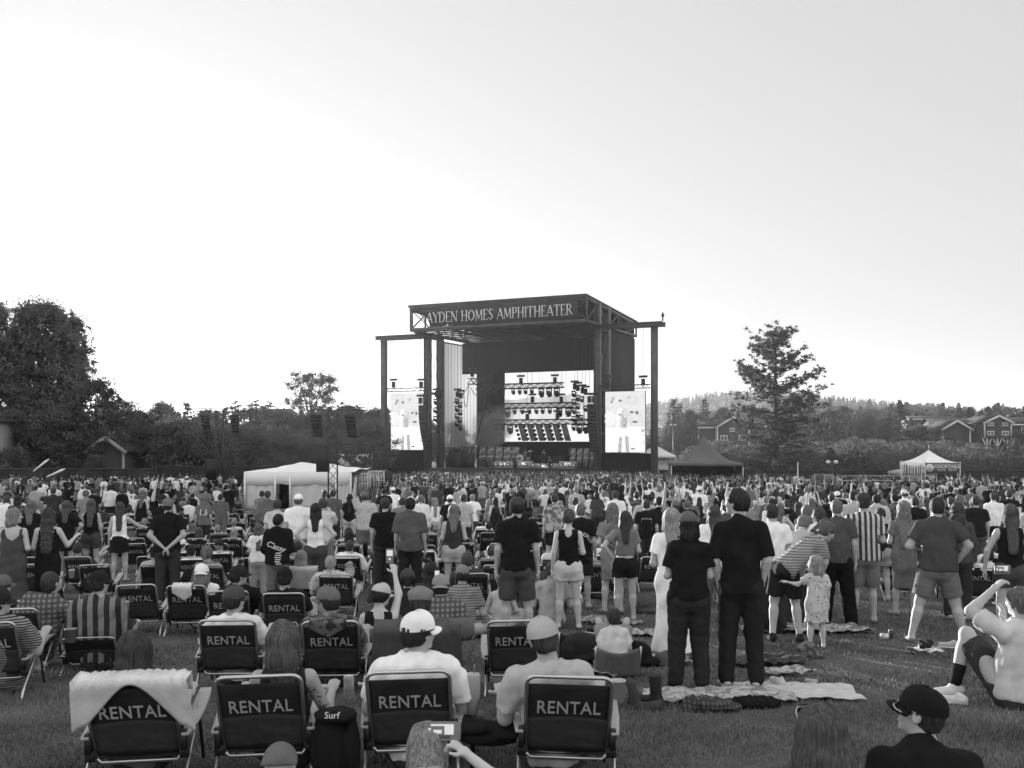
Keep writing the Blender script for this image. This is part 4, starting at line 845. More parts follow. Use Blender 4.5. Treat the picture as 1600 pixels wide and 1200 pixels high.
# vehicles beyond the fence
def truck(px, d, label):
    x = X_(px, d); g = gz(x, d); r = empty('box_truck', (x, d, g), R(15), label=label, cat='truck')
    mb = MB(); mb.box((.9, 0, 2.25), (4.6, 2.3, 2.7)); mb.build('cargo_box', m_white, r)
    mb = MB(); mb.prism([(-3.3, .7), (-3.3, 1.5), (-2.9, 2.3), (-1.6, 2.4), (-1.6, .7)][::-1], -1.0, 1.0); mb.build('cab', m_white, r)
    mb = MB(); mb.box((-3.0, -1.01, 1.85), (.9, .02, .55)); mb.build('window', mat('pane', .05, .15), r)
    for q in (-2.5, 2.2): mb = MB(); mb.lathe([(.1, -.13), (.45, -.12), (.45, .12), (.1, .13)], (q, -1.0, .45), 14, Matrix.Rotation(R(90), 3, 'X')); mb.build('wheel', m_blk, r)
def car(px, d, label, v, rz=0):
    x = X_(px, d); g = gz(x, d); r = empty('parked_car', (x, d, g+.0), rz, label=label, cat='car', group='cars parked beyond the fence'); m = mat('car_paint_%d' % int(v*100), v, .3, spec=.6)
    mb = MB(); mb.prism([(-2.1,.35),(-2.15,.75),(-1.3,.95),(-.7,1.42),(.8,1.42),(1.5,.98),(2.1,.85),(2.15,.4)][::-1], -.85, .85); mb.build('body', m, r)
    mb = MB(); mb.prism([(-1.15,.98),(-.68,1.34),(.02,1.34),(.02,.98)][::-1], -.87, -.855); mb.prism([(.1,.98),(.1,1.34),(.76,1.34),(1.3,.98)][::-1], -.87, -.855); mb.build('window', mat('pane', .05, .15), r)
    for q in (-1.35, 1.35): mb = MB(); mb.lathe([(.1, -.1), (.33, -.1), (.33, .1), (.1, .1)], (q, -.8, .33), 14, Matrix.Rotation(R(90), 3, 'X')); mb.build('wheel', m_blk, r)
truck(545, 134, 'white box truck parked beyond the fence left of the stage')
car(72, 103, 'pale car parked beyond the left fence, below the cottonwoods', .5); car(128, 104, 'silver car parked right of the other two by the left fence', .35); car(186, 99, 'white car nose in front of the small gabled house', .7); car(20, 104, 'silver car parked farthest left beyond the fence', .3)
# lamp posts, sign posts, platforms on the right
for px_, top, d, lab in ((1300, 722, 90, 'twin-headed lamp post in front of the willow thicket'), (1052, 664, 180, 'tall lamp post right of the right wing column'), ):
    x = X_(px_, d); g = gz(x, d); h = Zp(top, d)-g; r = empty('lamp_post', (x, d, g), 0, label=lab, cat='lamp post'); mb = MB(); mb.tube([(0,0,0), (0,0,h)], .07, 6); mb.tube([(-.35,0,h-.1), (.35,0,h-.1)], .04, 5); mb.build('pole', m_steeld, r)
    for q in (-.35, .35): mb = MB(); mb.lathe([(.05,.15),(.18,.1),(.22,-.05),(.1,-.18)], (q, 0, h+.02), 10); mb.build('lamp_head', m_letter, r)
def sign_post(px, top, d, w_, h_, lab, v=.5, two=False):
    x = X_(px, d); g = gz(x, d); h = Zp(top, d)-g; r = empty('sign_post', (x, d, g), 0, label=lab, cat='sign'); mb = MB()
    if two: mb.tube([(-w_/2,0,0), (-w_/2,0,h)], .04, 5); mb.tube([(w_/2,0,0), (w_/2,0,h)], .04, 5)
    else: mb.tube([(w_/2,.03,0), (w_/2,.03,h+.9)], .04, 5)
    mb.build('pole', m_alu, r); mb = MB(); mb.box((0, -.03, h-h_/2), (w_, .04, h_)); mb.box((0, -.06, h-.12), (w_*.9, .02, .1)); mb.build('board', mat('board_%d' % int(v*100), v, .7, var=.2, scale=4), r)
sign_post(1243, 745, 62, .3, .45, 'white notice on a tall pole right of the pine foot'); sign_post(1280, 740, 78, .7, .55, 'left one of two dark framed signboards by the willow thicket', .12, True); sign_post(1295, 741, 78, .65, .55, 'right one of two dark framed signboards by the willow thicket', .2, True)
def barrier(px0, px1, d, label, top=None, n=None):
    x0, x1 = X_(px0, d), X_(px1, d); r = empty('crowd_barrier', (x0, d, gz(x0, d)), 0, label=label, cat='barrier', group='metal crowd barriers'); h = 1.1; mb = MB(); L = x1-x0; dz = gz(x1, d)-gz(x0, d)
    mb.tube([(0,0,.15), (0,0,h), (L,0,h+dz), (L,0,.15+dz), (0,0,.15)], .022, 5); 
    for k in range(1, int(L/.14)): mb.tube([(k*.14, 0, .15), (k*.14, 0, h)], .008, 4, caps=False)
    mb.build('frame', m_alu, r); mb = MB(); mb.bar((.3,-.3,0), (.3,.3,0), .05); mb.bar((L-.3,-.3,0), (L-.3,.3,0), .05); mb.build('foot', m_alu, r)
barrier(360, 381, 55, 'metal crowd barrier left of the mixing tent'); barrier(381, 405, 54.5, 'metal crowd barrier right in front of the mixing tent corner')
def platform(px0, px1, d, zdeck, label):
    x0, x1 = X_(px0, d), X_(px1, d); g = gz((x0+x1)/2, d); r = empty('viewing_platform', (x0, d, g), 0, label=label, cat='platform'); L = x1-x0
    mb = MB(); mb.box((L/2, 1.5, zdeck-.1), (L, 3, .2)); mb.build('deck', m_grey, r)
    mb = MB()
    for z in (.45, .8, 1.1): mb.tube([(0,0,zdeck+z), (L,0,zdeck+z)], .025, 5)
    mb.build('rail', m_alu, r); n = int(L/1.6)
    for k in range(n+1): mb = MB(); mb.tube([(L*k/n,0,0), (L*k/n,0,zdeck+1.1)], .03, 5); mb.build('post', m_alu, r)
platform(1308, 1440, 66, .9, 'railed viewing platform raised behind the right crowd')
# two bright beach umbrellas lying folded / shade sails at left
for px_, py, lab, a in ((64, 727, 'upper white folded sunshade among the far left crowd', -38), (87, 739, 'lower white folded sunshade among the far left crowd', -24)):
    d = 78; x = X_(px_, d); z = Zp(py, d); mb = MB(); mb.lathe([(.02,-.8),(.05,-.7),(.10,.5),(.03,.8)], (0,0,0), 8, Matrix.Rotation(R(90+a), 3, 'Y')); r = empty('sunshade', (x, d, gz(x, d)), 0, label=lab, cat='sunshade'); mb.build('cover', m_white, r, loc=(0, 0, z-gz(x, d)))
    mb = MB(); mb.tube([(0,.1,0), (0,0,z-gz(x, d))], .03, 5); mb.build('pole', m_steeld, r)
# ------------------------------------------------------------------ smooth bodies: distance fields turned into one continuous surface
SQ = np.array([[0,0,0],[1,0,0],[0,1,0],[1,1,0],[0,0,1],[1,0,1],[0,1,1],[1,1,1]])
ED = [(0,1),(2,3),(4,5),(6,7),(0,2),(1,3),(4,6),(5,7),(0,4),(1,5),(2,6),(3,7)]
class Field:
    def __init__(s, lo, hi, h):
        s.lo = np.array(lo, float); s.h = h; s.n = np.maximum(4, np.ceil((np.array(hi)-s.lo)/h).astype(int)+1)
        s.F = np.full(s.n, .3, np.float32)
    def sub(s, lo, hi):
        a = np.clip(np.floor((np.array(lo)-s.lo)/s.h).astype(int), 0, s.n); b = np.clip(np.ceil((np.array(hi)-s.lo)/s.h).astype(int)+1, 0, s.n)
        if np.any(b <= a): return None, None
        g = [s.lo[i]+s.h*np.arange(a[i], b[i], dtype=np.float32) for i in range(3)]
        return tuple(slice(a[i], b[i]) for i in range(3)), (g[0][:, None, None], g[1][None, :, None], g[2][None, None, :])
    def put(s, sl, d, k, mode='u'):
        F = s.F[sl]
        if mode == 'u': h = np.clip(.5+.5*(d-F)/k, 0, 1); s.F[sl] = d*(1-h)+F*h-k*h*(1-h)
        elif mode == 's': d = -d; h = np.clip(.5-.5*(d-F)/k, 0, 1); s.F[sl] = d*(1-h)+F*h+k*h*(1-h)
    def cone(s, a, b, ra, rb, k=.03, flat=None, mode='u'):
        a, b = np.array(a, float), np.array(b, float); m = max(ra, rb)+k+.05
        sl, P = s.sub(np.minimum(a, b)-m, np.maximum(a, b)+m)
        if sl is None: return s
        px, py, pz = P[0]-a[0], P[1]-a[1], P[2]-a[2]; q = b-a
        if flat is not None:
            nv, f = np.array(flat[0], float), flat[1]; nv /= np.linalg.norm(nv); dn = (px*nv[0]+py*nv[1]+pz*nv[2])*(1/f-1); px = px+nv[0]*dn; py = py+nv[1]*dn; pz = pz+nv[2]*dn
            q = q+nv*(q @ nv)*(1/f-1)
        L2 = max(q @ q, 1e-9); t = np.clip((px*q[0]+py*q[1]+pz*q[2])/L2, 0, 1)
        d = np.sqrt((px-t*q[0])**2+(py-t*q[1])**2+(pz-t*q[2])**2)-(ra+(rb-ra)*t)
        if flat is not None: d = d*(.5+.5*f)
        s.put(sl, d, k, mode); return s
    def ell(s, c, r, M=None, k=.02, mode='u'):
        c = np.array(c, float); r = np.array(r, float); m = r.max()+k+.04; sl, P = s.sub(c-m, c+m)
        if sl is None: return s
        p = [P[i]-c[i] for i in range(3)]
        if M is not None: p = [sum(p[j]*M[j][i] for j in range(3)) for i in range(3)]      # M columns = local axes
        k0 = np.sqrt((p[0]/r[0])**2+(p[1]/r[1])**2+(p[2]/r[2])**2); k1 = np.sqrt((p[0]/r[0]**2)**2+(p[1]/r[1]**2)**2+(p[2]/r[2]**2)**2)
        d = k0*(k0-1)/np.maximum(k1, 1e-6); s.put(sl, d, k, mode); return s
    def grid(s):
        g = [s.lo[i]+s.h*np.arange(s.n[i], dtype=np.float32) for i in range(3)]; return g[0][:, None, None], g[1][None, :, None], g[2][None, None, :]
    def plane(s, p, n, k=.0):             # keep the side n points away from
        x, y, z = s.grid(); n = np.array(n, float); n /= np.linalg.norm(n); d = (x-p[0])*n[0]+(y-p[1])*n[1]+(z-p[2])*n[2]
        s.F = np.maximum(s.F, d); return s
    def noise(s, amp, freq, seed=0, aniso=(1,1,1)):
        rs = np.random.RandomState(seed); x, y, z = s.grid(); o = 0
        for i in range(5):
            w_ = rs.normal(size=3)*freq*(1+.5*i)*np.array(aniso); o = o+np.sin(x*w_[0]+y*w_[1]+z*w_[2]+rs.rand()*6.28)/(1+.4*i)
        s.F = s.F+(amp*.45*o).astype(np.float32); return s
    def mesh(s):
        F = s.F; F[0], F[-1] = .1, .1; F[:, 0], F[:, -1] = .1, .1; F[:, :, 0], F[:, :, -1] = .1, .1
        I = F < 0; n = s.n-1
        c = [I[a:a+n[0], b:b+n[1], e:e+n[2]] for a, b, e in SQ]; cnt = sum(q.astype(np.int8) for q in c)
        act = np.argwhere((cnt > 0) & (cnt < 8))
        if len(act) == 0: return np.zeros((0,3)), np.zeros((0,4), int)
        idx = np.full(n, -1, np.int32); idx[tuple(act.T)] = np.arange(len(act))
        val = np.stack([F[act[:,0]+a, act[:,1]+b, act[:,2]+e] for a, b, e in SQ], 1)
        acc = np.zeros((len(act), 3)); w_ = np.zeros(len(act))
        for i, j in ED:
            a, b = val[:, i], val[:, j]; m = (a < 0) != (b < 0); t = np.where(m, a/np.where(m, a-b, 1), 0)
            p = SQ[i]+(SQ[j]-SQ[i])*t[:, None]; acc += p*m[:, None]; w_ += m
        V = s.lo+s.h*(act+acc/w_[:, None]); Q = []
        for ax in range(3):
            u, v = (ax+1) % 3, (ax+2) % 3; sl0 = [slice(1, -1)]*3; sl1 = [slice(1, -1)]*3
            sl0[ax] = slice(0, s.n[ax]-1); sl1[ax] = slice(1, s.n[ax])
            a, b = I[tuple(sl0)], I[tuple(sl1)]; e = np.argwhere(a != b); inside = a[tuple(e.T)]
            off = np.ones(3, int); off[ax] = 0; e = e+off
            def at(du, dv):
                q = e.copy(); q[:, u] -= du; q[:, v] -= dv; return idx[q[:,0], q[:,1], q[:,2]]
            q = np.stack([at(1,1), at(0,1), at(0,0), at(1,0)], 1); q[~inside] = q[~inside][:, ::-1]; Q.append(q)
        Q = np.concatenate(Q); Q = Q[(Q >= 0).all(1)]
        # one light relaxation
        nb = np.zeros_like(V); ct = np.zeros(len(V))
        for i in range(4):
            j = (i+1) % 4; np.add.at(nb, Q[:, i], V[Q[:, j]]); np.add.at(ct, Q[:, i], 1); np.add.at(nb, Q[:, j], V[Q[:, i]]); np.add.at(ct, Q[:, j], 1)
        V = V*.45+.55*nb/np.maximum(ct, 1)[:, None]
        return V, Q
def rotm(rx=0, ry=0, rz=0): return np.array(Matrix.Rotation(R(rz), 3, 'Z') @ Matrix.Rotation(R(ry), 3, 'Y') @ Matrix.Rotation(R(rx), 3, 'X'))
ARM = {'down': ((.055,-.03,-.27), (.075,.04,-.52)), 'hips': ((.19,-.07,-.20), (.02,.0,-.40)), 'front': ((.06,-.02,-.27), (-.06,.20,-.22)), 'cross': ((.05,.02,-.27), (-.16,.16,-.20)),
       'pocket': ((.10,-.08,-.26), (.05,.03,-.47)), 'behind': ((.09,-.11,-.25), (-.13,-.15,-.44)), 'phone': ((.05,.15,-.16), (-.06,.28,.06)), 'up': ((.07,.05,.27), (.03,.10,.52)), 'wave': ((.18,.05,.18), (.12,.10,.43)),
       'rest': ((.10,-.0,-.27), (.12,.23,-.27)), 'lap': ((.06,.0,-.27), (-.05,.22,-.34)), 'knees': ((.06,.14,-.22), (-.02,.36,-.28)), 'drink': ((.06,.04,-.26), (-.02,.20,-.06)), 'clap': ((.08,.1,-.24), (-.12,.28,-.08)), 'out': ((.2,.08,-.16), (.42,.16,-.24)), 'back': ((.08,-.16,-.2), (.1,-.26,-.42))}
class Sk: pass
def skeleton(sp):
    """joint positions in metres; the figure faces +Y and stands on z=0"""
    g = sp.get; s = Sk(); H = g('h', 1.75); k = H/1.75; fem = g('fem', 0); bw = g('bw', 1.0); s.k = k; s.fem = fem; s.bw = bw; s.child = g('child', 0); s.hairw = g('hairw', 1.0)
    pose = g('pose', 'stand'); lean = g('lean', {'stand': 2, 'chair': -27, 'ground': 12, 'bend': 62}.get(pose, 0)); s.pose = pose
    ph = {'stand': .93, 'bend': .90, 'chair': .195, 'ground': .13}[pose]*(k if pose in ('stand', 'bend') else 1)
    P = np.array([0, .10 if pose == 'chair' else 0, ph]); M = rotm(-lean, g('side', 0), g('twist', 0)); s.T = M
    s.P = P; t = lambda x, y, z: P+M @ (np.array([x, y, z])*k); s.t = t
    sw = (.153 if fem else .172)*(1+.25*(bw-1)); s.sw = sw
    s.hip = [P+rotm(-lean*.3, 0, g('twist', 0)*.5) @ (np.array([sd*.088, 0, -.02])*k) for sd in (-1, 1)]
    st_ = g('stance', .03); s.knee = []; s.ank = []; s.toe = []
    for i, sd in enumerate((-1, 1)):
        if pose in ('stand', 'bend'):
            fy = g('step', (0, 0))[i]; kn = np.array([sd*(.095+st_*.5), .02+fy*.5, .50])*k; an = np.array([sd*(.10+st_), -.02+fy, .075])*k
            if pose == 'bend': kn[1] += .10*k
            to = an+np.array([sd*.035, .15, -.045])*k
        elif pose == 'chair':
            kn = np.array([sd*.15, .50, .38]); an = np.array([sd*.13, .76, .09]); to = an+np.array([sd*.03, .15, -.03])
        else:
            if g('legs', 'knees') == 'cross': kn = np.array([sd*.34, .30, .20]); an = np.array([-sd*.08, .36, .08]); to = an+np.array([-sd*.12, .06, -.02])
            elif g('legs') == 'out': kn = np.array([sd*.13, .45, .16]); an = np.array([sd*.13, .86, .08]); to = an+np.array([sd*.04, .06, .12])
            else: kn = np.array([sd*.15, .38, .46]); an = np.array([sd*.14, .55, .08]); to = an+np.array([sd*.03, .15, -.03])
        s.knee.append(kn); s.ank.append(an); s.toe.append(to)
    if 'legpts' in sp:
        for i, pts in enumerate(sp['legpts']):
            if pts: s.knee[i], s.ank[i], s.toe[i] = [np.array(q) for q in pts]
    s.sh = [t(sd*sw, 0, .468) for sd in (-1, 1)]; s.el = []; s.wr = []; s.hd = []
    for i, (sd, a) in enumerate(zip((-1, 1), g('arms', ('down', 'down')))):
        e, w_ = ARM[a] if isinstance(a, str) else a
        S = np.array([sd*sw, 0, .49]); MM = M if g('armframe', 1) else np.eye(3)
        f = lambda v: s.sh[i]+MM @ (np.array([sd*v[0], v[1], v[2]])*k)
        s.el.append(f(e)); s.wr.append(f(w_)); d = s.wr[i]-s.el[i]; d /= np.linalg.norm(d); s.hd.append(d)
    for i, tgt in (sp.get('wrp') or {}).items():      # reach a point: two-bone arm
        S = s.sh[i]; v = np.array(tgt)-S; a, b = .28*k, .255*k; L = min(np.linalg.norm(v), (a+b)*.985); u = v/np.linalg.norm(v); W = S+u*L
        c = (a*a+L*L-b*b)/(2*L); h_ = math.sqrt(max(a*a-c*c, 1e-6)); o = np.array([(-1, 1)[i]*.75, -.25, -.6]); o = o-u*(o @ u); o /= np.linalg.norm(o); s.el[i] = S+u*c+o*h_; s.wr[i] = W; d = W-s.el[i]; s.hd[i] = d/np.linalg.norm(d)
    s.neck = t(0, .0, .52); hp = g('head', (0, 0, 0)); s.HM = M @ rotm(0, 0, 0) if pose == 'bend' else rotm(0, 0, g('twist', 0))
    s.HM = s.HM @ rotm(-hp[0], hp[2], hp[1]); nk = t(0, .01, .60); s.hk = k*(1.0 if not s.child else 1.38)
    s.hc = nk+s.HM @ (np.array([0, .02, .098])*s.hk)
    s.h = lambda x, y, z: s.hc+s.HM @ (np.array([x, y, z])*s.hk)
    return s
def bounds(s, pad=.16):
    A = np.array(s.knee+s.ank+s.toe+s.sh+s.el+s.wr+s.hip+[s.hc+[0,0,.12*s.hk], s.P, s.hc-s.HM[:,1]*.1])
    return A.min(0)-pad, A.max(0)+pad
def torso(F, s, g=0.0, straight=0, lo=-.05, k=.05, seat=1):
    bw, fem, kk = s.bw, s.fem, s.k; n = s.T[:, 1]; t = s.t; r = lambda v: v*kk*bw+g
    F.cone(t(-.065, 0, -.02), t(.065, 0, -.02), r(.118 if fem else .108), r(.118 if fem else .108), k, (n, .86))
    F.cone(t(0, 0, .02), t(0, 0, .22), r(.128 if fem else .138)+.02*straight, r(.112 if fem else .134)+.03*straight, k, (n, .74+.1*(bw-1)))
    F.cone(t(0, 0, .22), t(0, -.005, .40), r(.125 if fem else .150), r(.128 if fem else .148), k, (n, .70))
    for sd in (-1, 1):
        F.cone(t(0, -.005, .485), t(sd*s.sw*.85, -.005, .455), .056*kk+g*.8, .053*kk+g*.8, .05)
        F.cone(t(sd*s.sw*.45, -.01, .492), t(0, -.005, .545), .036*kk+g*.4, .043*kk+g*.4, .04)
    if seat:
        for sd in (-1, 1): F.ell(t(sd*.065, -.055, -.06), np.array([.085, .075, .09])*kk*bw+g, s.T, .04)
def arm(F, s, i, g=0.0, to=1.0, k=.02, bell=0, ul=1.0):
    kk = s.k*(.5+.5*s.bw)*(.9 if s.fem else 1); S, E, W_ = s.sh[i], s.el[i], s.wr[i]
    if to <= .5:
        e = S+(E-S)*to*2; F.cone(S, e, .056*kk+g, (.056-.012*to*2)*kk+g+bell, k)
    else:
        F.cone(S, E, .055*kk+g, .041*kk+g, k); q = E+(W_-E)*((to-.5)*2); F.cone(E, q, .040*kk+g, (.027 if to > .95 else .031)*kk+g+bell, k)
        if g < .01: m = E+(W_-E)*.3; F.cone(E, m, .040*kk, .040*kk, k)
def leg(F, s, i, g=0.0, to=1.0, k=.03, bell=0):
    kk = s.k*(.55+.45*s.bw)*(1.04 if s.fem else 1); Hh, K, A = s.hip[i], s.knee[i], s.ank[i]
    if to <= .5:
        e = Hh+(K-Hh)*to*2; F.cone(Hh, e, .093*kk+g, (.093-.034*to*2)*kk+g+bell, k)
    else:
        F.cone(Hh, K, .092*kk+g, .056*kk+g+bell*.5, k); e = K+(A-K)*(to-.5)*2; F.cone(K, e, .053*kk+g+bell*.6, (.036 if to > .95 else .042)*kk+g+bell, k)
        if g < .01:
            b = s.HM[:, 1]; m = K+(A-K)*.3; dn = (A-K)/np.linalg.norm(A-K); f = np.array([0, 1, 0]); f = f-dn*(f @ dn); F.cone(m-f*.018*kk, K+(A-K)*.5-f*.01*kk, .052*kk, .04*kk, .04)
def hand(F, s, i, k, curl=.5, grip=0):
    """palm, four fingers of unequal length with two bends, thumb leaving the side of the palm"""
    W_ = s.wr[i]; d = s.hd[i]; sd = (-1, 1)[i]; up = np.array([0, 0, 1.0]) if abs(d[2]) < .8 else np.array([0, 1.0, 0])
    lat = np.cross(d, up); lat /= np.linalg.norm(lat); nrm = np.cross(lat, d); kk = s.k*(.92 if s.fem else 1)
    if abs(d[2]) >= .8: lat, nrm = nrm*1.0, lat*sd*(1 if d[2] < 0 else -1)     # palms face the thigh
    F.cone(W_, W_+d*.03*kk, .026*kk, .03*kk, .015); c = W_+d*.06*kk
    F.cone(W_+d*.025*kk, W_+d*.085*kk, .036*kk, .042*kk, .012, (nrm, .42))
    for j, (o, ln) in enumerate(((-.031, .068), (-.0105, .079), (.0105, .074), (.030, .058))):
        b = W_+d*.09*kk+lat*o*kk; a1 = curl*(.5+.1*j); d1 = d*math.cos(a1)-nrm*math.sin(a1); a2 = curl*1.5+.1*j; d2 = d*math.cos(a2)-nrm*math.sin(a2)
        m = b+d1*ln*.52*kk; e = m+d2*ln*.5*kk; F.cone(b-d*.012*kk, m, .0098*kk, .0088*kk, k); F.cone(m, e, .0088*kk, .0072*kk, k)
    b = W_+d*.03*kk-lat*.03*kk; m = b+(d*.5-lat*.75-nrm*.35)*.045*kk; e = m+(d*.85-lat*.2-nrm*.3)*.035*kk
    F.cone(b, m, .014*kk, .011*kk, k*1.5); F.cone(m, e, .011*kk, .009*kk, k)
def head(F, s, detail=1):
    k = s.hk; h = s.h; M = s.HM
    F.ell(h(0, -.012, .022), np.array([.076, .094, .092])*k, M, .02); F.ell(h(0, .025, -.035), np.array([.058, .066, .078])*k, M, .03)
    if detail:
        F.cone(h(-.03, .078, .024), h(.03, .078, .024), .012*k, .012*k, .02); F.cone(h(0, .085, .008), h(0, .112, -.024), .009*k, .013*k, .012)
        F.ell(h(0, .068, -.088), np.array([.026, .024, .02])*k, M, .02)
        F.cone(h(-.018, .086, -.055), h(.018, .086, -.055), .008*k, .008*k, .006)
        F.cone(h(-.038, .06, -.018), h(.038, .06, -.018), .022*k, .022*k, .02)
        for sd in (-1, 1):
            F.ell(h(sd*.031, .092, .006), np.array([.016, .014, .011])*k, M, .012, 's'); F.ell(h(sd*.031, .078, .005), np.array([.013, .012, .012])*k, M, .004)
            F.ell(h(sd*.077, -.006, -.006), np.array([.011, .021, .032])*k, M, .008); F.ell(h(sd*.086, .0, -.004), np.array([.006, .011, .018])*k, M, .006, 's')
    else:
        for sd in (-1, 1): F.ell(h(sd*.077, -.006, -.006), np.array([.013, .02, .03])*k, M, .008)
        F.cone(h(0, .085, .008), h(0, .108, -.024), .012*k, .014*k, .012)
    F.cone(s.neck, s.hc-s.HM[:, 2]*.06*k-s.HM[:, 1]*.018*k, .058*s.k*(.86 if s.fem else 1)*(.5+.5*s.bw), .053*k*(.86 if s.fem else 1), .025)
def hair_field(s, style, h):
    k = s.hk; M = s.HM; long_ = style in ('long', 'wavy', 'mid'); hw_ = getattr(s, 'hairw', 1.0)
    L = {'long': .36, 'wavy': .42, 'mid': .24, 'bob': .15}.get(style, .1)
    lo, hi = s.hc-.22*k-[0,0,L*k+.02], s.hc+.22*k
    F = Field(lo, hi, h); hh = s.h; th = {'buzz': .004, 'short': .013}.get(style, .018)
    F.ell(hh(0, -.016, .028), np.array([.078+th, .094+th, .092+th])*k, M, .01)
    if style in ('short', 'buzz', 'bald'): F.ell(hh(0, -.05, -.02), np.array([.070+th*.6, .055+th, .075])*k, M, .02)
    if style in ('bun', 'pony', 'updo'): F.ell(hh(0, -.045, -.01), np.array([.074+th*.6, .062+th, .078])*k, M, .02)
    if style == 'bun': F.ell(hh(0, -.075, .085), np.array([.045, .04, .042])*k, M, .01)
    if style == 'updo': F.ell(hh(.01, -.10, .03), np.array([.05, .04, .05])*k, M, .015)
    if style == 'pony': F.ell(hh(0, -.115, .03), np.array([.028]*3)*k, M, .01); F.cone(hh(0, -.13, .03), hh(.01, -.165, -.10), .028*k, .034*k, .01); F.cone(hh(.01, -.165, -.10), hh(.0, -.15, -.24), .034*k, .012*k, .02)
    # cut the face opening
    F.plane(hh(0, .052, .0), M[:, 1]*.85-M[:, 2]*.55)
    if style in ('short', 'buzz', 'bun', 'pony', 'updo'): F.plane(hh(0, -.03, -.072), -M[:, 2])
    if style in ('short', 'buzz'):
        F.ell(hh(.0, .06, -.06), np.array([.13, .075, .075])*k, M, .004, 's')
    if long_ or style == 'bob':
        dn = np.array([0, 0, -1.0]); bk = s.T[:, 1]*-1.0; w_ = (.085 if style != 'wavy' else .095)*hw_
        top = hh(0, -.035, .0); base = s.t(0, 0, .45) - s.T[:, 1]*(.118*s.bw*s.k+.012)
        e = hh(0, -.045, -.13) if style == 'bob' else s.t(0, 0, .60-L)-s.T[:, 1]*(.122*s.bw*s.k+.015)
        mid = hh(0, -.075, -.10)
        F.cone(top, mid, .092*k, w_*k, .02, (M[:, 1], .62)); 
        if style != 'bob': F.cone(mid, e, w_*k, (.055 if style != 'wavy' else .085)*k*hw_**2, .03, (s.T[:, 1], .38))
        else: F.cone(mid, hh(0, -.05, -.125), .093*k, .09*k, .02, (M[:, 1], .7))
        for sd in (-1, 1): F.cone(hh(sd*.076*hw_, .0, .02), hh(sd*.082*hw_**2, -.01, -.13 if style != 'bob' else -.11), .022*k, .03*k, .03)
        F.plane(hh(0, .068, 0), M[:, 1])
    F.noise(.006 if style != 'wavy' else .012, 55, int(s.hc[2]*1000) % 97, (1, 1, .22 if style != 'wavy' else .7))
    return F
def strands(V, Q, s, n, wav):
    from mathutils.kdtree import KDTree
    N = np.zeros_like(V); fn = np.cross(V[Q[:, 2]]-V[Q[:, 0]], V[Q[:, 3]]-V[Q[:, 1]])
    for i in range(4): np.add.at(N, Q[:, i], fn)
    N /= np.maximum(np.linalg.norm(N, axis=1), 1e-9)[:, None]; kd = KDTree(len(V))
    for i, v in enumerate(V): kd.insert(v, i)
    kd.balance(); rs = np.random.RandomState(4); c = np.array(s.h(0, -.02, .06)); VV = []; base = len(V); part = s.HM[:, 0]
    for i in rs.randint(0, len(V), n):
        p = V[i]+N[i]*.001; path = [(p, N[i])]; ph = rs.rand()*6.28
        for k in range(9):
            nn = path[-1][1]; d = np.array([0, 0, -1.0]); rel = p-c
            if rel[2] > -.01: d = d*.25+part*np.sign(rel @ part+1e-6)*.8*max(0, 1-abs(rel @ part)/.09)+s.HM[:, 1]*-.45
            d = d-nn*(d @ nn); d /= max(np.linalg.norm(d), 1e-6); d = d+part*.16*wav*math.sin(k*1.1*wav+ph); q = p+d*.017; _, j, dist = kd.find(q)
            if dist > .03: break
            q = q+N[j]*((V[j]-q) @ N[j])+N[j]*(.0012+.0016*rs.rand()); p = q; path.append((p, N[j]))
        if len(path) < 4: continue
        wd = .0011+.0012*rs.rand()
        for k, (q, nn) in enumerate(path):
            d = path[min(k+1, len(path)-1)][0]-path[max(k-1, 0)][0]; sd = np.cross(d, nn); sd /= max(np.linalg.norm(sd), 1e-9); ww = wd*(1-.6*abs(2*k/(len(path)-1)-1)**2); VV += [q-sd*ww, q+sd*ww]
        VV.append(len(path))
    vs_, qs = [], []; b = 0; cur = []
    for it in VV:
        if isinstance(it, (int, np.integer)):
            for k in range(it-1): o = base+len(vs_)+2*k; qs.append([o, o+1, o+3, o+2])
            vs_ += cur; cur = []
        else: cur.append(it)
    if not vs_: return V, Q
    return np.concatenate([V, np.array(vs_)]), np.concatenate([Q, np.array(qs)])
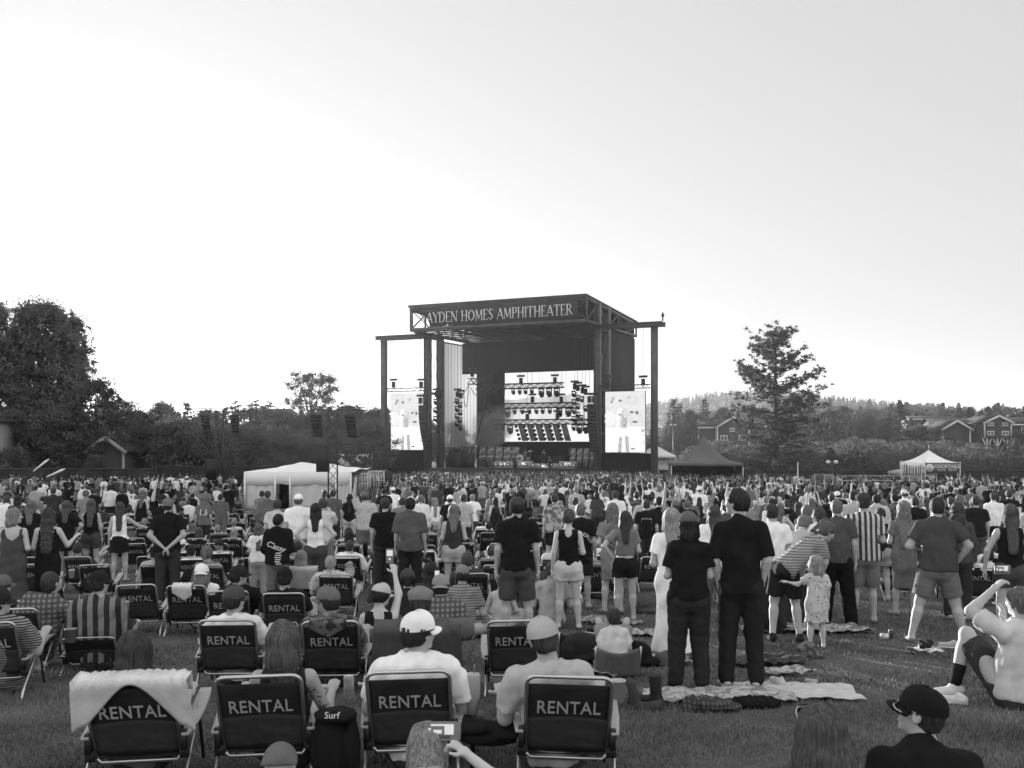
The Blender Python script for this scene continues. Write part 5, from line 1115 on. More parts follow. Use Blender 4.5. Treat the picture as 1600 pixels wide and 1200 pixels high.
def cap_mesh(s, kind='cap', back=0, yaw=0):
    """explicit cap: crown with seams, brim, button"""
    k = s.hk; M = s.HM @ rotm(0, 0, yaw+(180 if back else 0)); c = s.hc; V = []; Fc = []
    to = lambda x, y, z: c+M @ (np.array([x, y, z])*k)
    off = -.012 if not back else .012
    if kind == 'cap':
        n1, n2 = 24, 9
        for i in range(n2+1):
            a = (math.pi/2)*(1-i/n2)**1.0 if i else math.pi/2
            for j in range(n1):
                b = 2*math.pi*j/n1; r = math.cos(a*.98) if i else 0.0
                seam = 1-.012*(abs(math.sin(b*3))**.15 < .72); z = math.sin(a)**.82
                tall = .098+.010*max(0, math.sin(b))
                V.append(to(.094*r*math.cos(b)*seam, off+.112*r*math.sin(b)*seam, .028+tall*z-.012*(1-z)*(1-math.sin(b))*.5))
        for i in range(n2):
            for j in range(n1): Fc.append([i*n1+j, i*n1+(j+1) % n1, (i+1)*n1+(j+1) % n1, (i+1)*n1+j])
        mb = MB(); mb.v = [tuple(v) for v in V]; mb.f = Fc; mb.m = [0]*len(Fc)
        def br(u, v):
            a = (u-.5)*math.pi*.86; w_ = v; x = math.sin(a)*(.082+.004*w_); y = off+.098*math.cos(a)*.98+w_*.075*math.cos(a)**.6 if math.cos(a) > 0 else 0
            return to(x, y, .026-.018*w_-.014*(abs(math.sin(a))**2)*(1+w_*.8))
        mb.sheet(br, 14, 4, -.004); mb.lathe([(.001, .008), (.008, .006), (.010, 0)], to(0, off, .127), 8)
        return mb
    if kind == 'visor':
        mb = MB()
        mb.tube([to(.092*math.cos(a), off+.108*math.sin(a), .035) for a in np.linspace(0, 6.283, 24, endpoint=False)], .016*k, 6, closed=True)
        def br(u, v): a = (u-.5)*math.pi*.86; return to(math.sin(a)*.084, off+.10*math.cos(a)+v*.07*math.cos(a)**.6, .03-.02*v)
        mb.sheet(br, 12, 3, -.004); return mb
    mb = MB()      # sun hat
    mb.lathe([(.001, .115), (.06, .112), (.088, .08), (.096, .03), (.17, .012), (.18, .004), (.17, .004), (.09, .02)], c, 20, Matrix(M.tolist()) @ Matrix.Scale(k, 3)); return mb
def fieldbox(pts, pad): A = np.array(pts); return A.min(0)-pad, A.max(0)+pad
def build_person(sp, vox=.014, hands=1, hd=1):
    """-> list of (part name, V, F) ; first is the body"""
    s = skeleton(sp); g = sp.get; out = []; lo, hi = bounds(s)
    top, bot, hair = g('top', 'tee'), g('bot', 'pants'), g('hair', 'short'); hv = min(vox, .009) if hd else vox
    F = Field(lo, hi, vox); torso(F, s)
    for i in (0, 1): arm(F, s, i); leg(F, s, i)
    for i in (0, 1):
        A, T = s.ank[i], s.toe[i]; up = np.array([0, 0, 1.0]); F.cone(A-(T-A)*.2-[0, 0, .02*s.k], T, .036*s.k, .03*s.k, .02, (up, .8))
        if not hands or vox > .02:
            W_ = s.wr[i]; F.cone(W_, W_+s.hd[i]*.15*s.k, .03*s.k, .028*s.k, .02)
    if not hd: head(F, s, 0); V, Q = F.mesh()
    else:
        F.cone(s.neck, s.hc-s.HM[:, 2]*.06*s.hk-s.HM[:, 1]*.018*s.hk, .058*s.k*(.86 if s.fem else 1)*(.5+.5*s.bw), .053*s.hk*(.86 if s.fem else 1), .025)
        V, Q = F.mesh(); F2 = Field(s.hc-.17*s.hk, s.hc+.17*s.hk, hv if hd < 2 else .006); head(F2, s, 1); v2, q2 = F2.mesh(); Q = np.concatenate([Q, q2+len(V)]); V = np.concatenate([V, v2])
    if hands and vox <= .02:
        cr = g('curl', (.6, .6))
        for i in (0, 1):
            W_ = s.wr[i]; F2 = Field(W_-.13*s.k+s.hd[i]*.08*s.k, W_+.13*s.k+s.hd[i]*.08*s.k, max(.0045, vox*.42)); hand(F2, s, i, .006, cr[i]); v2, q2 = F2.mesh(); Q = np.concatenate([Q, q2+len(V)]); V = np.concatenate([V, v2])
    out.append(('body', V, Q))
    t = s.t; seed = g('seed', 1); inf = max(.010, vox*.75)
    # ---- lower garment
    if bot in ('pants', 'shorts', 'wide', 'jeans', 'skirt'):
        F = Field(lo, hi, vox); gg = inf+{'pants': .014, 'shorts': .014, 'wide': .02, 'jeans': .016, 'skirt': .01}[bot]+g('bag', 0)
        bw, kk = s.bw, s.k; n = s.T[:, 1]
        hp_ = (.118 if s.fem else .108)*kk*bw+gg*.55; F.cone(t(-.065, 0, -.02), t(.065, 0, -.02), hp_, hp_, .04, (n, .86)); F.cone(t(0, 0, .0), t(0, 0, .10), (.124 if s.fem else .132)*kk*bw+gg*.45, (.116 if s.fem else .13)*kk*bw+gg*.4, .04, (n, .76))
        for sd in (-1, 1): F.ell(t(sd*.065, -.055, -.06), np.array([.085, .075, .09])*kk*bw+gg*.6, s.T, .04)
        lt = {'pants': .97, 'jeans': .97, 'wide': .98, 'shorts': g('slen', .42), 'skirt': .3}[bot]
        for i in ((0, 1) if bot != 'skirt' else ()): leg(F, s, i, gg, lt, .03, {'wide': .035, 'shorts': .02, 'pants': .012}.get(bot, .0))
        if bot == 'skirt': F.cone(t(0, 0, -.02), t(0, 0, -.36), .15*kk*bw+gg, .23*kk*bw, .03, (n, .8)); F.plane(t(0, 0, -.36), (0, 0, -1))
        WP_ = (t(0, 0, g('waist', .05 if top in ('tee','loose','shirt','hoodie','shirt_long') else .09)))
        gx_ = F.grid(); dW = (gx_[0]-WP_[0])*s.T[0, 2]+(gx_[1]-WP_[1])*s.T[1, 2]+(gx_[2]-WP_[2])*s.T[2, 2]
        F.F = np.where((gx_[1] < s.P[1]+.10) | (s.pose in ('stand', 'bend')), np.maximum(F.F, dW), F.F).astype(np.float32)
        if lt < .6 and s.pose in ('stand', 'bend'): pass
        if lt <= .5:
            for i in (0, 1):      # flat leg openings
                K, Hh = s.knee[i], s.hip[i]; e = Hh+(K-Hh)*lt*2; d = (K-Hh)/np.linalg.norm(K-Hh); 
                sl, P = F.sub(e-.2, e+.2)
                if sl is not None:
                    side = (P[0]-(s.hip[0][0]+s.hip[1][0])/2)*(-1, 1)[i]; dd = (P[0]-e[0])*d[0]+(P[1]-e[1])*d[1]+(P[2]-e[2])*d[2]; F.F[sl] = np.where(side > -.005, np.maximum(F.F[sl], dd), F.F[sl])
        F.noise(.006, 22, seed+3, (1, 1, 1.3 if lt > .6 else .8)); out.append(({'pants': 'trousers', 'wide': 'trousers', 'jeans': 'jeans', 'shorts': 'shorts', 'skirt': 'skirt'}[bot],)+F.mesh())
    # ---- upper garment
    if top != 'none':
        F = Field(lo, hi, vox); lng = top in ('hoodie', 'shirt_long'); dress = top in ('dress', 'sundress'); loose = {'tee': .014, 'tank': .004, 'hoodie': .03, 'shirt_long': .018, 'loose': .024, 'shirt': .024, 'dress': .008, 'sundress': .006, 'crop': .006}[top]+g('fit', 0); gg = inf+loose
        torso(F, s, gg, 1 if top not in ('tank', 'dress', 'sundress', 'crop') else .2, seat=0)
        if top not in ('crop', 'tank'):
            rr = .128*s.k*s.bw+gg+(.0 if s.fem else .006); F.cone(t(0, -.016, -.16), t(0, -.006, .2), rr+.030+.5*g('fit', 0), rr, .05, (s.T[:, 1], .84))
        sleeved = top not in ('tank', 'sundress')
        if sleeved:
            to = .97 if lng else {'loose': .47, 'dress': .3, 'crop': .3}.get(top, .36)
            for i in (0, 1): arm(F, s, i, gg*.75+.004, to, .03, .014 if not lng else .0)
        if dress:
            if s.pose == 'stand':
                ln = g('dlen', .45); fl = g('flare', .07); F.cone(t(0, 0, .02), np.array([s.P[0], s.P[1]-.01, s.P[2]-ln*s.k]), .14*s.k*s.bw, .15*s.k*s.bw+fl, .05, ((0, 1, 0), .8))
                z = s.P[2]-ln*s.k; F.plane((0, 0, z), (0, 0, -1))
            elif s.pose != 'bend':
                for i in (0, 1): leg(F, s, i, .03, .7, .05)
        else:
            hem = {'tee': -.055, 'tank': .0, 'hoodie': -.07, 'shirt_long': -.07, 'loose': -.09, 'shirt': -.075, 'crop': .12}[top]+g('hem', 0)
            if s.pose == 'chair' or s.pose == 'ground': hem = max(hem, -.06)
            F.plane(t(0, 0, hem), -s.T[:, 2])
        if not sleeved:
            for i, sd in enumerate((-1, 1)): F.ell(s.sh[i]+s.T @ (np.array([sd*.045, -.0, -.0])*s.k), np.array([.062, .20, .125])*s.k, s.T, .01, 's')
            F.ell(t(0, -.16, .52), np.array([.085, .12, .11])*s.k if top == 'tank' else np.array([.13, .15, .20])*s.k, s.T, .01, 's'); F.ell(t(0, .1, .5), np.array([.09, .12, .13])*s.k, s.T, .01, 's')
            F.plane(t(0, 0, .535 if top == 'tank' else .5), s.T[:, 2])
        else:
            F.ell(t(0, .022, .585), np.array([.066, .07, .055])*s.k, s.T, .01, 's')
        if not lng and sleeved:
            for i in (0, 1):
                E, S = s.el[i], s.sh[i]; e = S+(E-S)*(to*2); d = (E-S)/np.linalg.norm(E-S); sl, P = F.sub(e-.12, e+.12)
                if sl is not None:
                    dd = (P[0]-e[0])*d[0]+(P[1]-e[1])*d[1]+(P[2]-e[2])*d[2]; lx = (P[0]-s.t(0,0,.3)[0])*s.T[0,0]+(P[1]-s.t(0,0,.3)[1])*s.T[1,0]+(P[2]-s.t(0,0,.3)[2])*s.T[2,0]
                    F.F[sl] = np.where(lx*(-1, 1)[i] > s.sw+.005 if not isinstance(g('arms', ('down',)*2)[i], tuple) or 1 else 0, np.maximum(F.F[sl], dd), F.F[sl])
        if top == 'hoodie': F.ell(t(0, -.07, .54), np.array([.11, .06, .07])*s.k, s.T, .03)
        F.noise(.009 if top != 'tank' else .004, 17, seed, (1, 1, .4)); F.noise(.0065, 32, seed+9, (1, .6, .7))
        nm = {'tee': 't_shirt', 'tank': 'tank_top', 'hoodie': 'hoodie', 'shirt_long': 'shirt', 'loose': 't_shirt', 'shirt': 'shirt', 'dress': 'dress', 'sundress': 'dress', 'crop': 'blouse'}[top]
        out.append((nm,)+F.mesh())
    # ---- hair, hat, shoes
    hat = g('hat')
    if hair not in ('none', 'bald'):
        HF = hair_field(s, hair, hv if hd else vox*.8)
        if hat: HF.plane(s.h(0, 0, .032), s.HM[:, 2]*.97+s.HM[:, 1]*.12*(-1 if hat == 'capback' else 1))
        hV, hQ = HF.mesh()
        if g('strands'): hV, hQ = strands(hV, hQ, s, g('strands'), 1.0 if hair != 'wavy' else 2.2)
        out.append(('hair', hV, hQ))
    if hat in ('cap', 'capback', 'visor', 'sunhat'):
        mb = cap_mesh(s, 'cap' if 'cap' in hat else hat, hat == 'capback', g('capyaw', 0)); out.append(('cap' if 'cap' in hat else hat if hat == 'visor' else 'hat', np.array(mb.v), mb.f))
    elif hat in ('beanie', 'flatcap'):
        F = Field(s.hc-.16*s.hk, s.hc+.2*s.hk, hv); F.ell(s.h(0, -.018, .035), np.array([.096, .115, .104])*s.hk, s.HM, .01)
        if hat == 'flatcap': F.ell(s.h(0, .02, .075), np.array([.105, .135, .045])*s.hk, s.HM, .03); F.ell(s.h(0, .105, .035), np.array([.07, .045, .012])*s.hk, s.HM, .01)
        else: F.cone(s.h(-.07, -.07, .02), s.h(.07, -.07, .02), .03*s.hk, .03*s.hk, .03)
        F.plane(s.h(0, 0, .012), -(s.HM[:, 2]*.94+s.HM[:, 1]*.2)); out.append(('beanie' if hat == 'beanie' else 'flat_cap',)+F.mesh())
    if g('shoes', 1) and vox <= .02:
        for i in (0, 1):
            A, T = s.ank[i], s.toe[i]; f = T-A; F = Field(*fieldbox([A-f*.5, T+f*.3], .09), .011); F.cone(A-f*.28-[0, 0, .03*s.k], T, .043*s.k, .038*s.k, .03, (np.array([0, 0, 1.]), .85)); F.cone(A-[0, 0, .03*s.k], A+[0, 0, .01], .043*s.k, .044*s.k, .03)
            m = (A[2]-.075*s.k)+.003
            if s.pose in ('stand', 'bend'): F.plane((0, 0, m), (0, 0, -1))
            out.append(('shoe',)+F.mesh())
    return s, out
# tones
def cloth(v, **k): return mat('cloth_%03d' % int(v*1000), v, .92, var=.16, scale=6, bump=.75, bscale=13, stretch=(1, 1, .45), spec=.12)
PAT = {'vstripe': lambda: mat('cloth_vertical_stripe', .5, .9, kind='vstripe', v2=.04, scale=4.2), 'hstripe': lambda: mat('cloth_horizontal_stripe', .30, .9, kind='hstripe', v2=.13, scale=9.5),
       'floral': lambda: mat('cloth_floral', .5, .9, kind='spots', v2=.12, scale=26), 'check': lambda: mat('cloth_check', .22, .9, kind='check', v2=.08, scale=6), 'camo': lambda: mat('cloth_mottled', .42, .9, kind='blotch', v2=.13, scale=9),
       'widestripe': lambda: mat('cloth_wide_stripe', .20, .9, kind='vstripe', v2=.025, scale=3.0), 'zig': lambda: mat('cloth_zigzag', .28, .9, kind='hstripe', v2=.03, scale=14), 'leaf': lambda: mat('cloth_leaf', .14, .9, kind='blotch', v2=.035, scale=16)}
def tone(v): return PAT[v]() if isinstance(v, str) else cloth(v if v < .02 else min(.85, v*1.25))
def skin(v): return mat('skin_%03d' % int(v*1000), v, .6, var=.08, scale=9, spec=.35)
def hairm(v): return mat('hair_%03d' % int(v*1000), v, .62, var=.6, scale=34, stretch=(3, 3, .22), bump=.5, bscale=44, spec=.22)
TOPN = ('t_shirt', 'tank_top', 'hoodie', 'shirt', 'dress', 'blouse'); BOTN = ('trousers', 'jeans', 'shorts', 'skirt')
def part_mat(nm, sp):
    if nm == 'body': return skin(sp.get('skin', .30)*1.35)
    if nm == 'hair': return hairm(sp.get('hc', .05))
    if nm in TOPN: return tone(sp.get('tc', .012))
    if nm in BOTN: return tone(sp.get('bc', .03))
    if nm in ('cap', 'visor', 'hat', 'beanie', 'flat_cap'): return tone(sp.get('cc', .03))
    if nm == 'shoe': return tone(sp.get('sc', .25))
def person(px, d, label, group=None, x=None, z=None, yaw=0, vox=None, name='person', **sp):
    if vox is None: vox = .010 if d < 10.5 else .013 if d < 17 else .018
    x = X_(px, d) if x is None else x; r = None; rz = -math.atan2(x, d)*.5-R(yaw)
    if d > 60: rz = -R(yaw)
    if sp.get('ik'):
        Mi = Matrix.Rotation(-rz, 3, 'Z'); sp['wrp'] = {i: tuple(Mi @ Vector((X_(q[0], q[2])-x, q[2]-d, Zp(q[1], q[2])-gz(x, d)))) for i, q in sp['ik'].items()}
    s, parts = build_person(sp, vox, hands=d < 24, hd=(2 if d < 7 else 1 if d < 26 else 0))
    for nm, V, Q in parts:
        if len(V) == 0: continue
        me = make_mesh(nm, V, Q if isinstance(Q, np.ndarray) else Q, [part_mat(nm, sp)], smooth=True)
        if r is None: r = link(name, me, None, (x, d, gz(x, d) if z is None else z), (0, 0, rz), label=label, cat=sp.get('cat', 'person'), group=group)
        else: link(nm, me, r)
    r['_s'] = 0; del r['_s']; return r, s
# ------------------------------------------------------------------ rental chairs
m_tube = mat('chair_tube', .50, .3, metal=.9); m_fab = mat('chair_fabric', .02, .85, var=.4, scale=3.5, bump=.55, bscale=9, stretch=(1, 1, 2.5)); m_joint = m_blk; m_arm = mat('arm_rest', .34, .5); m_legd = mat('dark_tube', .09, .4, metal=.6)
RENT = text_mesh('RENTAL', .124, .0012, 0.0008, 0, 1.05); RENT.transform(Matrix.Diagonal((.80, 1, 1, 1))); RENT.materials.clear(); RENT.materials.append(mat('stencil', .38, .8)); RENT.name = 'lettering'
BA = R(24); BLO = (-.10, .175); BL = .565       # back frame: foot (y,z) and length, reclined
def bpt(x, t, o=0): return (x, BLO[0]-math.sin(BA)*t-math.cos(BA)*o, BLO[1]+math.cos(BA)*t-math.sin(BA)*o)
def chair_meshes():
    P = {}
    pts = []; w_, rr = .245, .055
    for a in np.linspace(math.pi, math.pi/2, 5): pts.append(bpt(-w_+rr+rr*math.cos(a), BL-rr+rr*math.sin(a)))
    for a in np.linspace(math.pi/2, 0, 5): pts.append(bpt(w_-rr+rr*math.cos(a), BL-rr+rr*math.sin(a)))
    pts = [bpt(-w_*.98, .0)]+pts+[bpt(w_*.98, .0)]; mb = MB(); mb.tube(pts, .0125, 8); P['back_frame'] = (mb.mesh('back_frame', m_tube, True), 1)
    mb = MB(); mb.tube([bpt(-w_, .03), bpt(-w_+.03, -.015), bpt(w_-.03, -.015), bpt(w_, .03)], .0125, 8); P['lower_bar'] = (mb.mesh('lower_bar', m_tube, True), 1)
    mb = MB(); mb.sheet(lambda u, v: bpt((u-.5)*2*(w_-.004), .035+(BL-.095)*v+.012*math.sin(math.pi*u)*(v-1)*-1*-1, -.006-.016*math.sin(math.pi*u)*math.sin(math.pi*min(1, v*1.05))), 12, 14, .006); P['back_panel'] = (mb.mesh('back_panel', m_fab, True), 1)
    mb = MB(); mb.sheet(lambda u, v: bpt((u-.5)*2*(w_-.012), .045+(BL*.40)*v+.006*math.sin(math.pi*u), -.001-.016*math.sin(math.pi*u)*math.sin(math.pi*min(1, (v*.4+.05)*1.05))+.005), 12, 8, .003); P['pocket'] = (mb.mesh('pocket', mat('pocket_mesh', .034, .85, var=.3, scale=5, bump=.5, bscale=11, stretch=(1, 1, 2)), True), 1)
    mb = MB(); mb.sheet(lambda u, v: ((u-.5)*.47, -.10+.46*v, .19+.06*v-.035*math.sin(math.pi*u)*math.sin(math.pi*v)), 8, 8, .006); P['seat'] = (mb.mesh('seat', m_fab, True), 1)
    mb = MB(); mb.tube([(-.24,-.11,.18), (-.24,.37,.26), (.24,.37,.26), (.24,-.11,.18)], .012, 7); P['seat_frame'] = (mb.mesh('seat_frame', m_legd, True), 1)
    for sd in (-1, 1):
        mb = MB(); mb.tube([(sd*.285, .20, .40), (sd*.283, .0, .25), (sd*.280, -.20, .11), (sd*.290, -.34, .0)], [.012, .012, .0125, .011], 8); P['rear_leg%d' % sd] = (mb.mesh('rear_leg', m_tube, True), 0)
        mb = MB(); mb.tube([(sd*.27, .30, .41), (sd*.265, .33, .27), (sd*.27, .40, .0)], .0115, 7); P['front_leg%d' % sd] = (mb.mesh('front_leg', m_legd, True), 0)
        mb = MB()
        def ar(u, v): wv = .022+.020*min(1, u*2.2)-.008*max(0, u-.85)*6; return (sd*(.280+.012*u)+(v-.5)*2*wv, -.20+.62*u, .345+.10*u-.02*math.sin(math.pi*u))
        mb.sheet(ar, 12, 3, -.016); P['armrest%d' % sd] = (mb.mesh('armrest', m_arm, True), 0)
        mb = MB(); mb.box((sd*.264, -.14, .22), (.05, .05, .06)); mb.box((sd*.268, -.165, .30), (.035, .05, .12)); P['joint%d' % sd] = (mb.mesh('joint', m_joint), 0)
    return P
rv0 = random.Random(8); CHM = chair_meshes(); CHC = []
def chair(px, d, label, group='rental chairs on the lawn', yaw=0, x=None, lite=False, fab=None, letter=True, roll=0):
    x = X_(px, d) if x is None else x; r = empty('folding_chair', (x, d, gz(x, d)), -math.atan2(x, d)*.35-R(yaw), label=label, cat='chair', group=group)
    for nm, (me, f) in CHM.items():
        if lite and nm[:5] in ('joint', 'lower', 'seat_', 'pocke'): continue
        q = nm.rstrip('-1'); link(q, me, r)
    if letter:
        M = Matrix((Vector((1,0,0)), Vector((0,-math.sin(BA),math.cos(BA))), Vector((0,-math.cos(BA),-math.sin(BA))))).transposed().to_4x4()
        o = link('lettering', RENT, r); o.matrix_local = Matrix.Translation(Vector(bpt(0, BL*.63, .014))) @ M
    CHC.append((px, d)); r.rotation_euler.y = R(rv0.uniform(-1.6, 1.6)); r.rotation_euler.x = R(rv0.uniform(-1.5, 1.5)); return r
# ------------------------------------------------------------------ people and chairs of the front rows, placed one by one
def sit(px, d, label, clabel, cpx=None, group=None, yaw=0, cyaw=0, **sp):
    r = None
    if clabel: chair(px if cpx is None else cpx, d, clabel, yaw=cyaw)
    sp.setdefault('pose', 'chair'); sp.setdefault('arms', ('rest', 'rest')); sp.setdefault('bot', 'shorts')
    if d < 13: sp.setdefault('strands', 700)
    return person(px, d, label, group, yaw=yaw, **sp)
G1 = 'people sitting in rental chairs'; G2 = 'people standing on the lawn'; G3 = 'people sitting on the grass'
sit(216, 5.95, 'woman with straight brown hair in the towel-draped front row chair', 'front row rental chair with white towel over its back', cpx=226, group=G1, fem=1, tc=.12, bc=.03, hair='mid', hc=.045, strands=1600, side=0, h=1.68)
F_, Fs = sit(446, 6.1, 'woman with light brown hair and tattooed arm, sunglasses on head, front row', 'front row rental chair with black jacket hung from its right arm', cpx=421, group=G1, fem=1, top='tank', tc=.02, bc=.03, hair='long', hc=.09, strands=1800, skin=.27, lean=-22, h=1.72)
sit(652, 6.2, 'heavy man in white cap and white t-shirt looking right, front row', 'front row rental chair under the man in the white cap', cpx=647, group=G1, bw=1.25, tc=.72, bc=.06, hair='short', hc=.03, hat='cap', cc=.75, head=(0, -48, 0), h=1.82, lean=-20, arms=('rest', 'rest'))
sit(866, 6.0, 'man in pale grey cap and t-shirt, head tilted left, rightmost front chair', 'rightmost front row rental chair, cup in its arm holder', cpx=882, group=G1, bw=1.1, tc=.36, bc=.05, hair='buzz', hc=.05, hat='cap', cc=.33, head=(6, 8, -12), h=1.80, lean=-21, side=-4)
sit(368, 9.2, 'man in dark grey cap and white t-shirt, second row, left', 'second row rental chair under the man in the dark grey cap', cpx=364, group=G1, tc=.62, bc=.05, hair='short', hc=.04, hat='cap', cc=.06, head=(0, -35, 0), h=1.8)
sit(517, 9.1, 'man in grey cap and mottled shirt holding a drink can', 'second row rental chair partly under a mottled shirt', cpx=523, group=G1, tc='leaf', bc=.05, hair='short', hc=.04, hat='cap', cc=.12, head=(0, 60, 0), top='shirt', h=1.8, skin=.24)
sit(658, 8.7, 'broad man in grey flat cap with right arm stretched out', 'second row rental chair covered by a dark grey jacket', cpx=655, group=G1, bw=1.2, tc=.09, bc=.05, hair='short', hc=.05, hat='flatcap', cc=.16, arms=('rest', ((.24,.12,-.10), (.44,.22,-.17))), top='loose', h=1.84, skin=.22)
chair(808, 9.1, 'empty second row rental chair between the flat cap man and standing pair')
sit(2, 8.9, 'man in zigzag striped shirt and dark cap at the left edge', 'rental chair cut by the left photo edge, cup on armrest', cpx=-2, group=G1, tc='zig', bc=.2, hair='short', hc=.03, hat='cap', cc=.02, head=(0, -50, 0), bw=1.15, h=1.8, top='shirt')
c_ = chair(152, 10.3, 'low-backed dark chair under the wide striped shirt man', letter=False); c_.scale = (1, 1, .6)
sit(152, 10.2, 'bearded man in wide vertical striped shirt and black cap', None, group=G1, tc='widestripe', bc=.05, top='shirt_long', hair='short', hc=.03, hat='cap', cc=.018, head=(0, -35, 0), bw=1.12, lean=-8, arms=('rest', 'rest'), h=1.8)
sit(8, 11.2, 'person in brown-grey cap behind the zigzag shirt man', 'rental chair behind the zigzag shirt man', cpx=10, group=G1, tc=.05, bc=.05, hair='short', hat='cap', cc=.10, head=(0, -30, 0))
sit(48, 10.4, 'person in checked shirt leaning to reach right across the armrest', 'rental chair of the checked shirt person at left', cpx=36, group=G1, tc='check', bc=.2, top='shirt', hair='buzz', hc=.05, lean=0, side=18, arms=('lap', ((.2,.1,-.18), (.40,.2,-.30))), head=(-18, -40, 0), h=1.8)
chair(224, 13.5, 'empty third row rental chair left of the white cloth chair'); 
sit(318, 13.4, 'woman in white backwards cap with long fair hair and white shirt', 'third row rental chair with a white cloth hung at its corner', cpx=299, group=G1, fem=1, tc=.7, bc=.1, top='shirt_long', hair='long', hc=.22, hat='capback', cc=.72, strands=500)
sit(374, 12.7, 'man in black cap and sunglasses turned right, black t-shirt', 'third row rental chair under the man in sunglasses', cpx=364, group=G1, tc=.014, bc=.05, hair='short', hc=.03, hat='cap', cc=.02, head=(0, -62, 0), bw=1.15, h=1.82)
sit(447, 12.4, 'man in black cap with small white mark, black t-shirt with patterned sleeves', 'third row rental chair under the man with marked black cap', cpx=449, group=G1, tc=.015, bc=.05, hair='short', hc=.03, hat='cap', cc=.015, bw=1.1, h=1.8)
sit(518, 15.2, 'bald older man in pale speckled shirt', 'fourth row rental chair under the bald older man', cpx=527, group=G1, tc='floral', bc=.1, top='shirt', hair='buzz', hc=.28, bw=1.15)
sit(472, 16.4, 'blonde woman with bob in white sleeveless top beside a towelled chair', 'rental chair covered by a pale towel, beyond the speckled shirt man', cpx=470, group=G1, fem=1, top='tank', tc=.6, bc=.1, hair='bob', hc=.2)
sit(592, 10.0, 'woman in pale cap and black tank top raising her phone arm', None, group=G3, pose='ground', fem=1, top='tank', tc=.015, bc=.06, hair='pony', hc=.025, hat='cap', cc=.36, head=(8, -45, 0), arms=('lap', 'up'), ik={1: (617, 893, 10.35)}, lean=2, h=1.68, skin=.36, bot='pants')
sit(688, 10.6, 'man in pale backwards cap and checked shirt sitting low', None, group=G3, pose='ground', tc='check', bc=.06, top='shirt', hair='short', hc=.04, hat='capback', cc=.22, h=1.8, bw=1.1)
sit(722, 12.9, 'person in cap and horizontally striped t-shirt sitting cross-legged', None, group=G3, pose='ground', legs='cross', tc='hstripe', bc='hstripe', hair='short', hc=.04, hat='cap', cc=.18, h=1.75)
sit(672, 13.4, 'dark-haired woman seated low, filming with a phone', None, group=G3, pose='ground', fem=1, tc=.03, bc=.04, hair='long', hc=.02, arms=('lap', 'phone'))
sit(636, 12.2, 'dark ponytailed woman seated right behind the raised arm', None, group=G3, pose='ground', fem=1, tc=.02, bc=.03, hair='pony', hc=.018, hat='cap', cc=.05)
sit(783, 13.6, 'child in pale vest sitting cross-legged behind the shorts man', None, group=G3, pose='ground', legs='cross', h=1.35, top='tank', tc=.45, bc=.3, hair='short', hc=.12)
sit(862, 13.9, 'person in pale t-shirt sitting beside the denim shorts woman', None, group=G3, pose='ground', tc=.32, bc=.1, h=1.7, hair='short', hc=.06)
sit(855, 15.4, 'person in pale round hat and dotted top sitting low', None, group=G3, pose='ground', fem=1, tc=.05, bc=.1, hair='short', hat='beanie', cc=.45)
sit(960, 10.2, 'toddler with ear defenders in a small low chair', None, group=G3, pose='ground', h=1.0, child=1, tc=.5, bc=.2, hair='short', hc=.05, top='tee')
# standing
def std(px, d, label, group=G2, **sp): 
    if d < 13: sp.setdefault('strands', 500)
    sp.setdefault('seed', int(px)); return person(px, d, label, group, **sp)
std(1076, 9.15, 'woman in ribbed beanie, black t-shirt and dark jeans on the blanket', h=1.63, fem=1, arms=('cross', 'cross'), top='tee', tc=.012, bot='pants', bc=.02, hair='bob', hc=.02, hat='beanie', cc=.09, sc=.012, bw=1.04, tuck=1, hem=.03, skin=.32)
std(1158, 9.2, 'tall man in oversized black t-shirt and dark trousers, face turned left', h=1.85, bw=.93, fit=-.012, arms=(((.055,-.06,-.27), (.01,.02,-.48)), ((.055,-.06,-.27), (.01,.02,-.48))), top='loose', tc=.012, bot='pants', bc=.018, hair='short', hc=.03, head=(0, 55, 0), shoes=0, skin=.33, side=-2)
std(1050, 10.9, 'blonde woman in white ruffled dress, hidden behind the beanie woman', h=1.68, fem=1, arms=('front', 'front'), top='dress', tc=.78, bot='none', dlen=.80, flare=.08, hair='mid', hc=.28)
std(808, 12.5, 'man in black t-shirt, grey shorts and dark cap, seen from behind', h=1.84, arms=('down', 'down'), tc=.012, bot='shorts', bc=.055, slen=.47, hair='short', hc=.03, hat='cap', cc=.045, stance=.06, skin=.30, shoes=0)
std(888, 13.7, 'woman in black tank top and pale denim shorts', h=1.66, fem=1, arms=('down', 'front'), top='tank', tc=.012, bot='shorts', slen=.22, bc=.42, hair='updo', hc=.06, stance=.05, skin=.36, shoes=0, head=(0, -20, 0))
P1, _ = std(907, 16.2, 'man in black t-shirt with white arched print on the back', h=1.72, arms=('cross', 'down'), tc=.014, bot='shorts', bc=.02, hair='buzz', hc=.12)
std(957, 15.6, 'woman with very long fair hair in grey dress', h=1.72, fem=1, arms=('front', 'front'), top='dress', dlen=.38, flare=.02, tc=.16, bot='none', hair='wavy', hc=.13, skin=.34)
std(977, 14.6, 'woman in short grey blouse and black shorts with tattooed sleeves', h=1.62, fem=1, arms=('hips', 'front'), top='crop', tc=.13, bot='shorts', bc=.014, slen=.24, hair='mid', hc=.035, skin=.3, shoes=0)
std(1116, 14.5, 'woman in loose white shirt with clipped dark hair', h=1.70, fem=1, top='loose', tc=.66, bc=.1, hair='mid', hc=.05, arms=('front', 'front'))
std(1136, 17, 'man in dark grey t-shirt with hands on hips behind the tall man', h=1.78, tc=.06, bc=.03, arms=('hips', 'hips'))
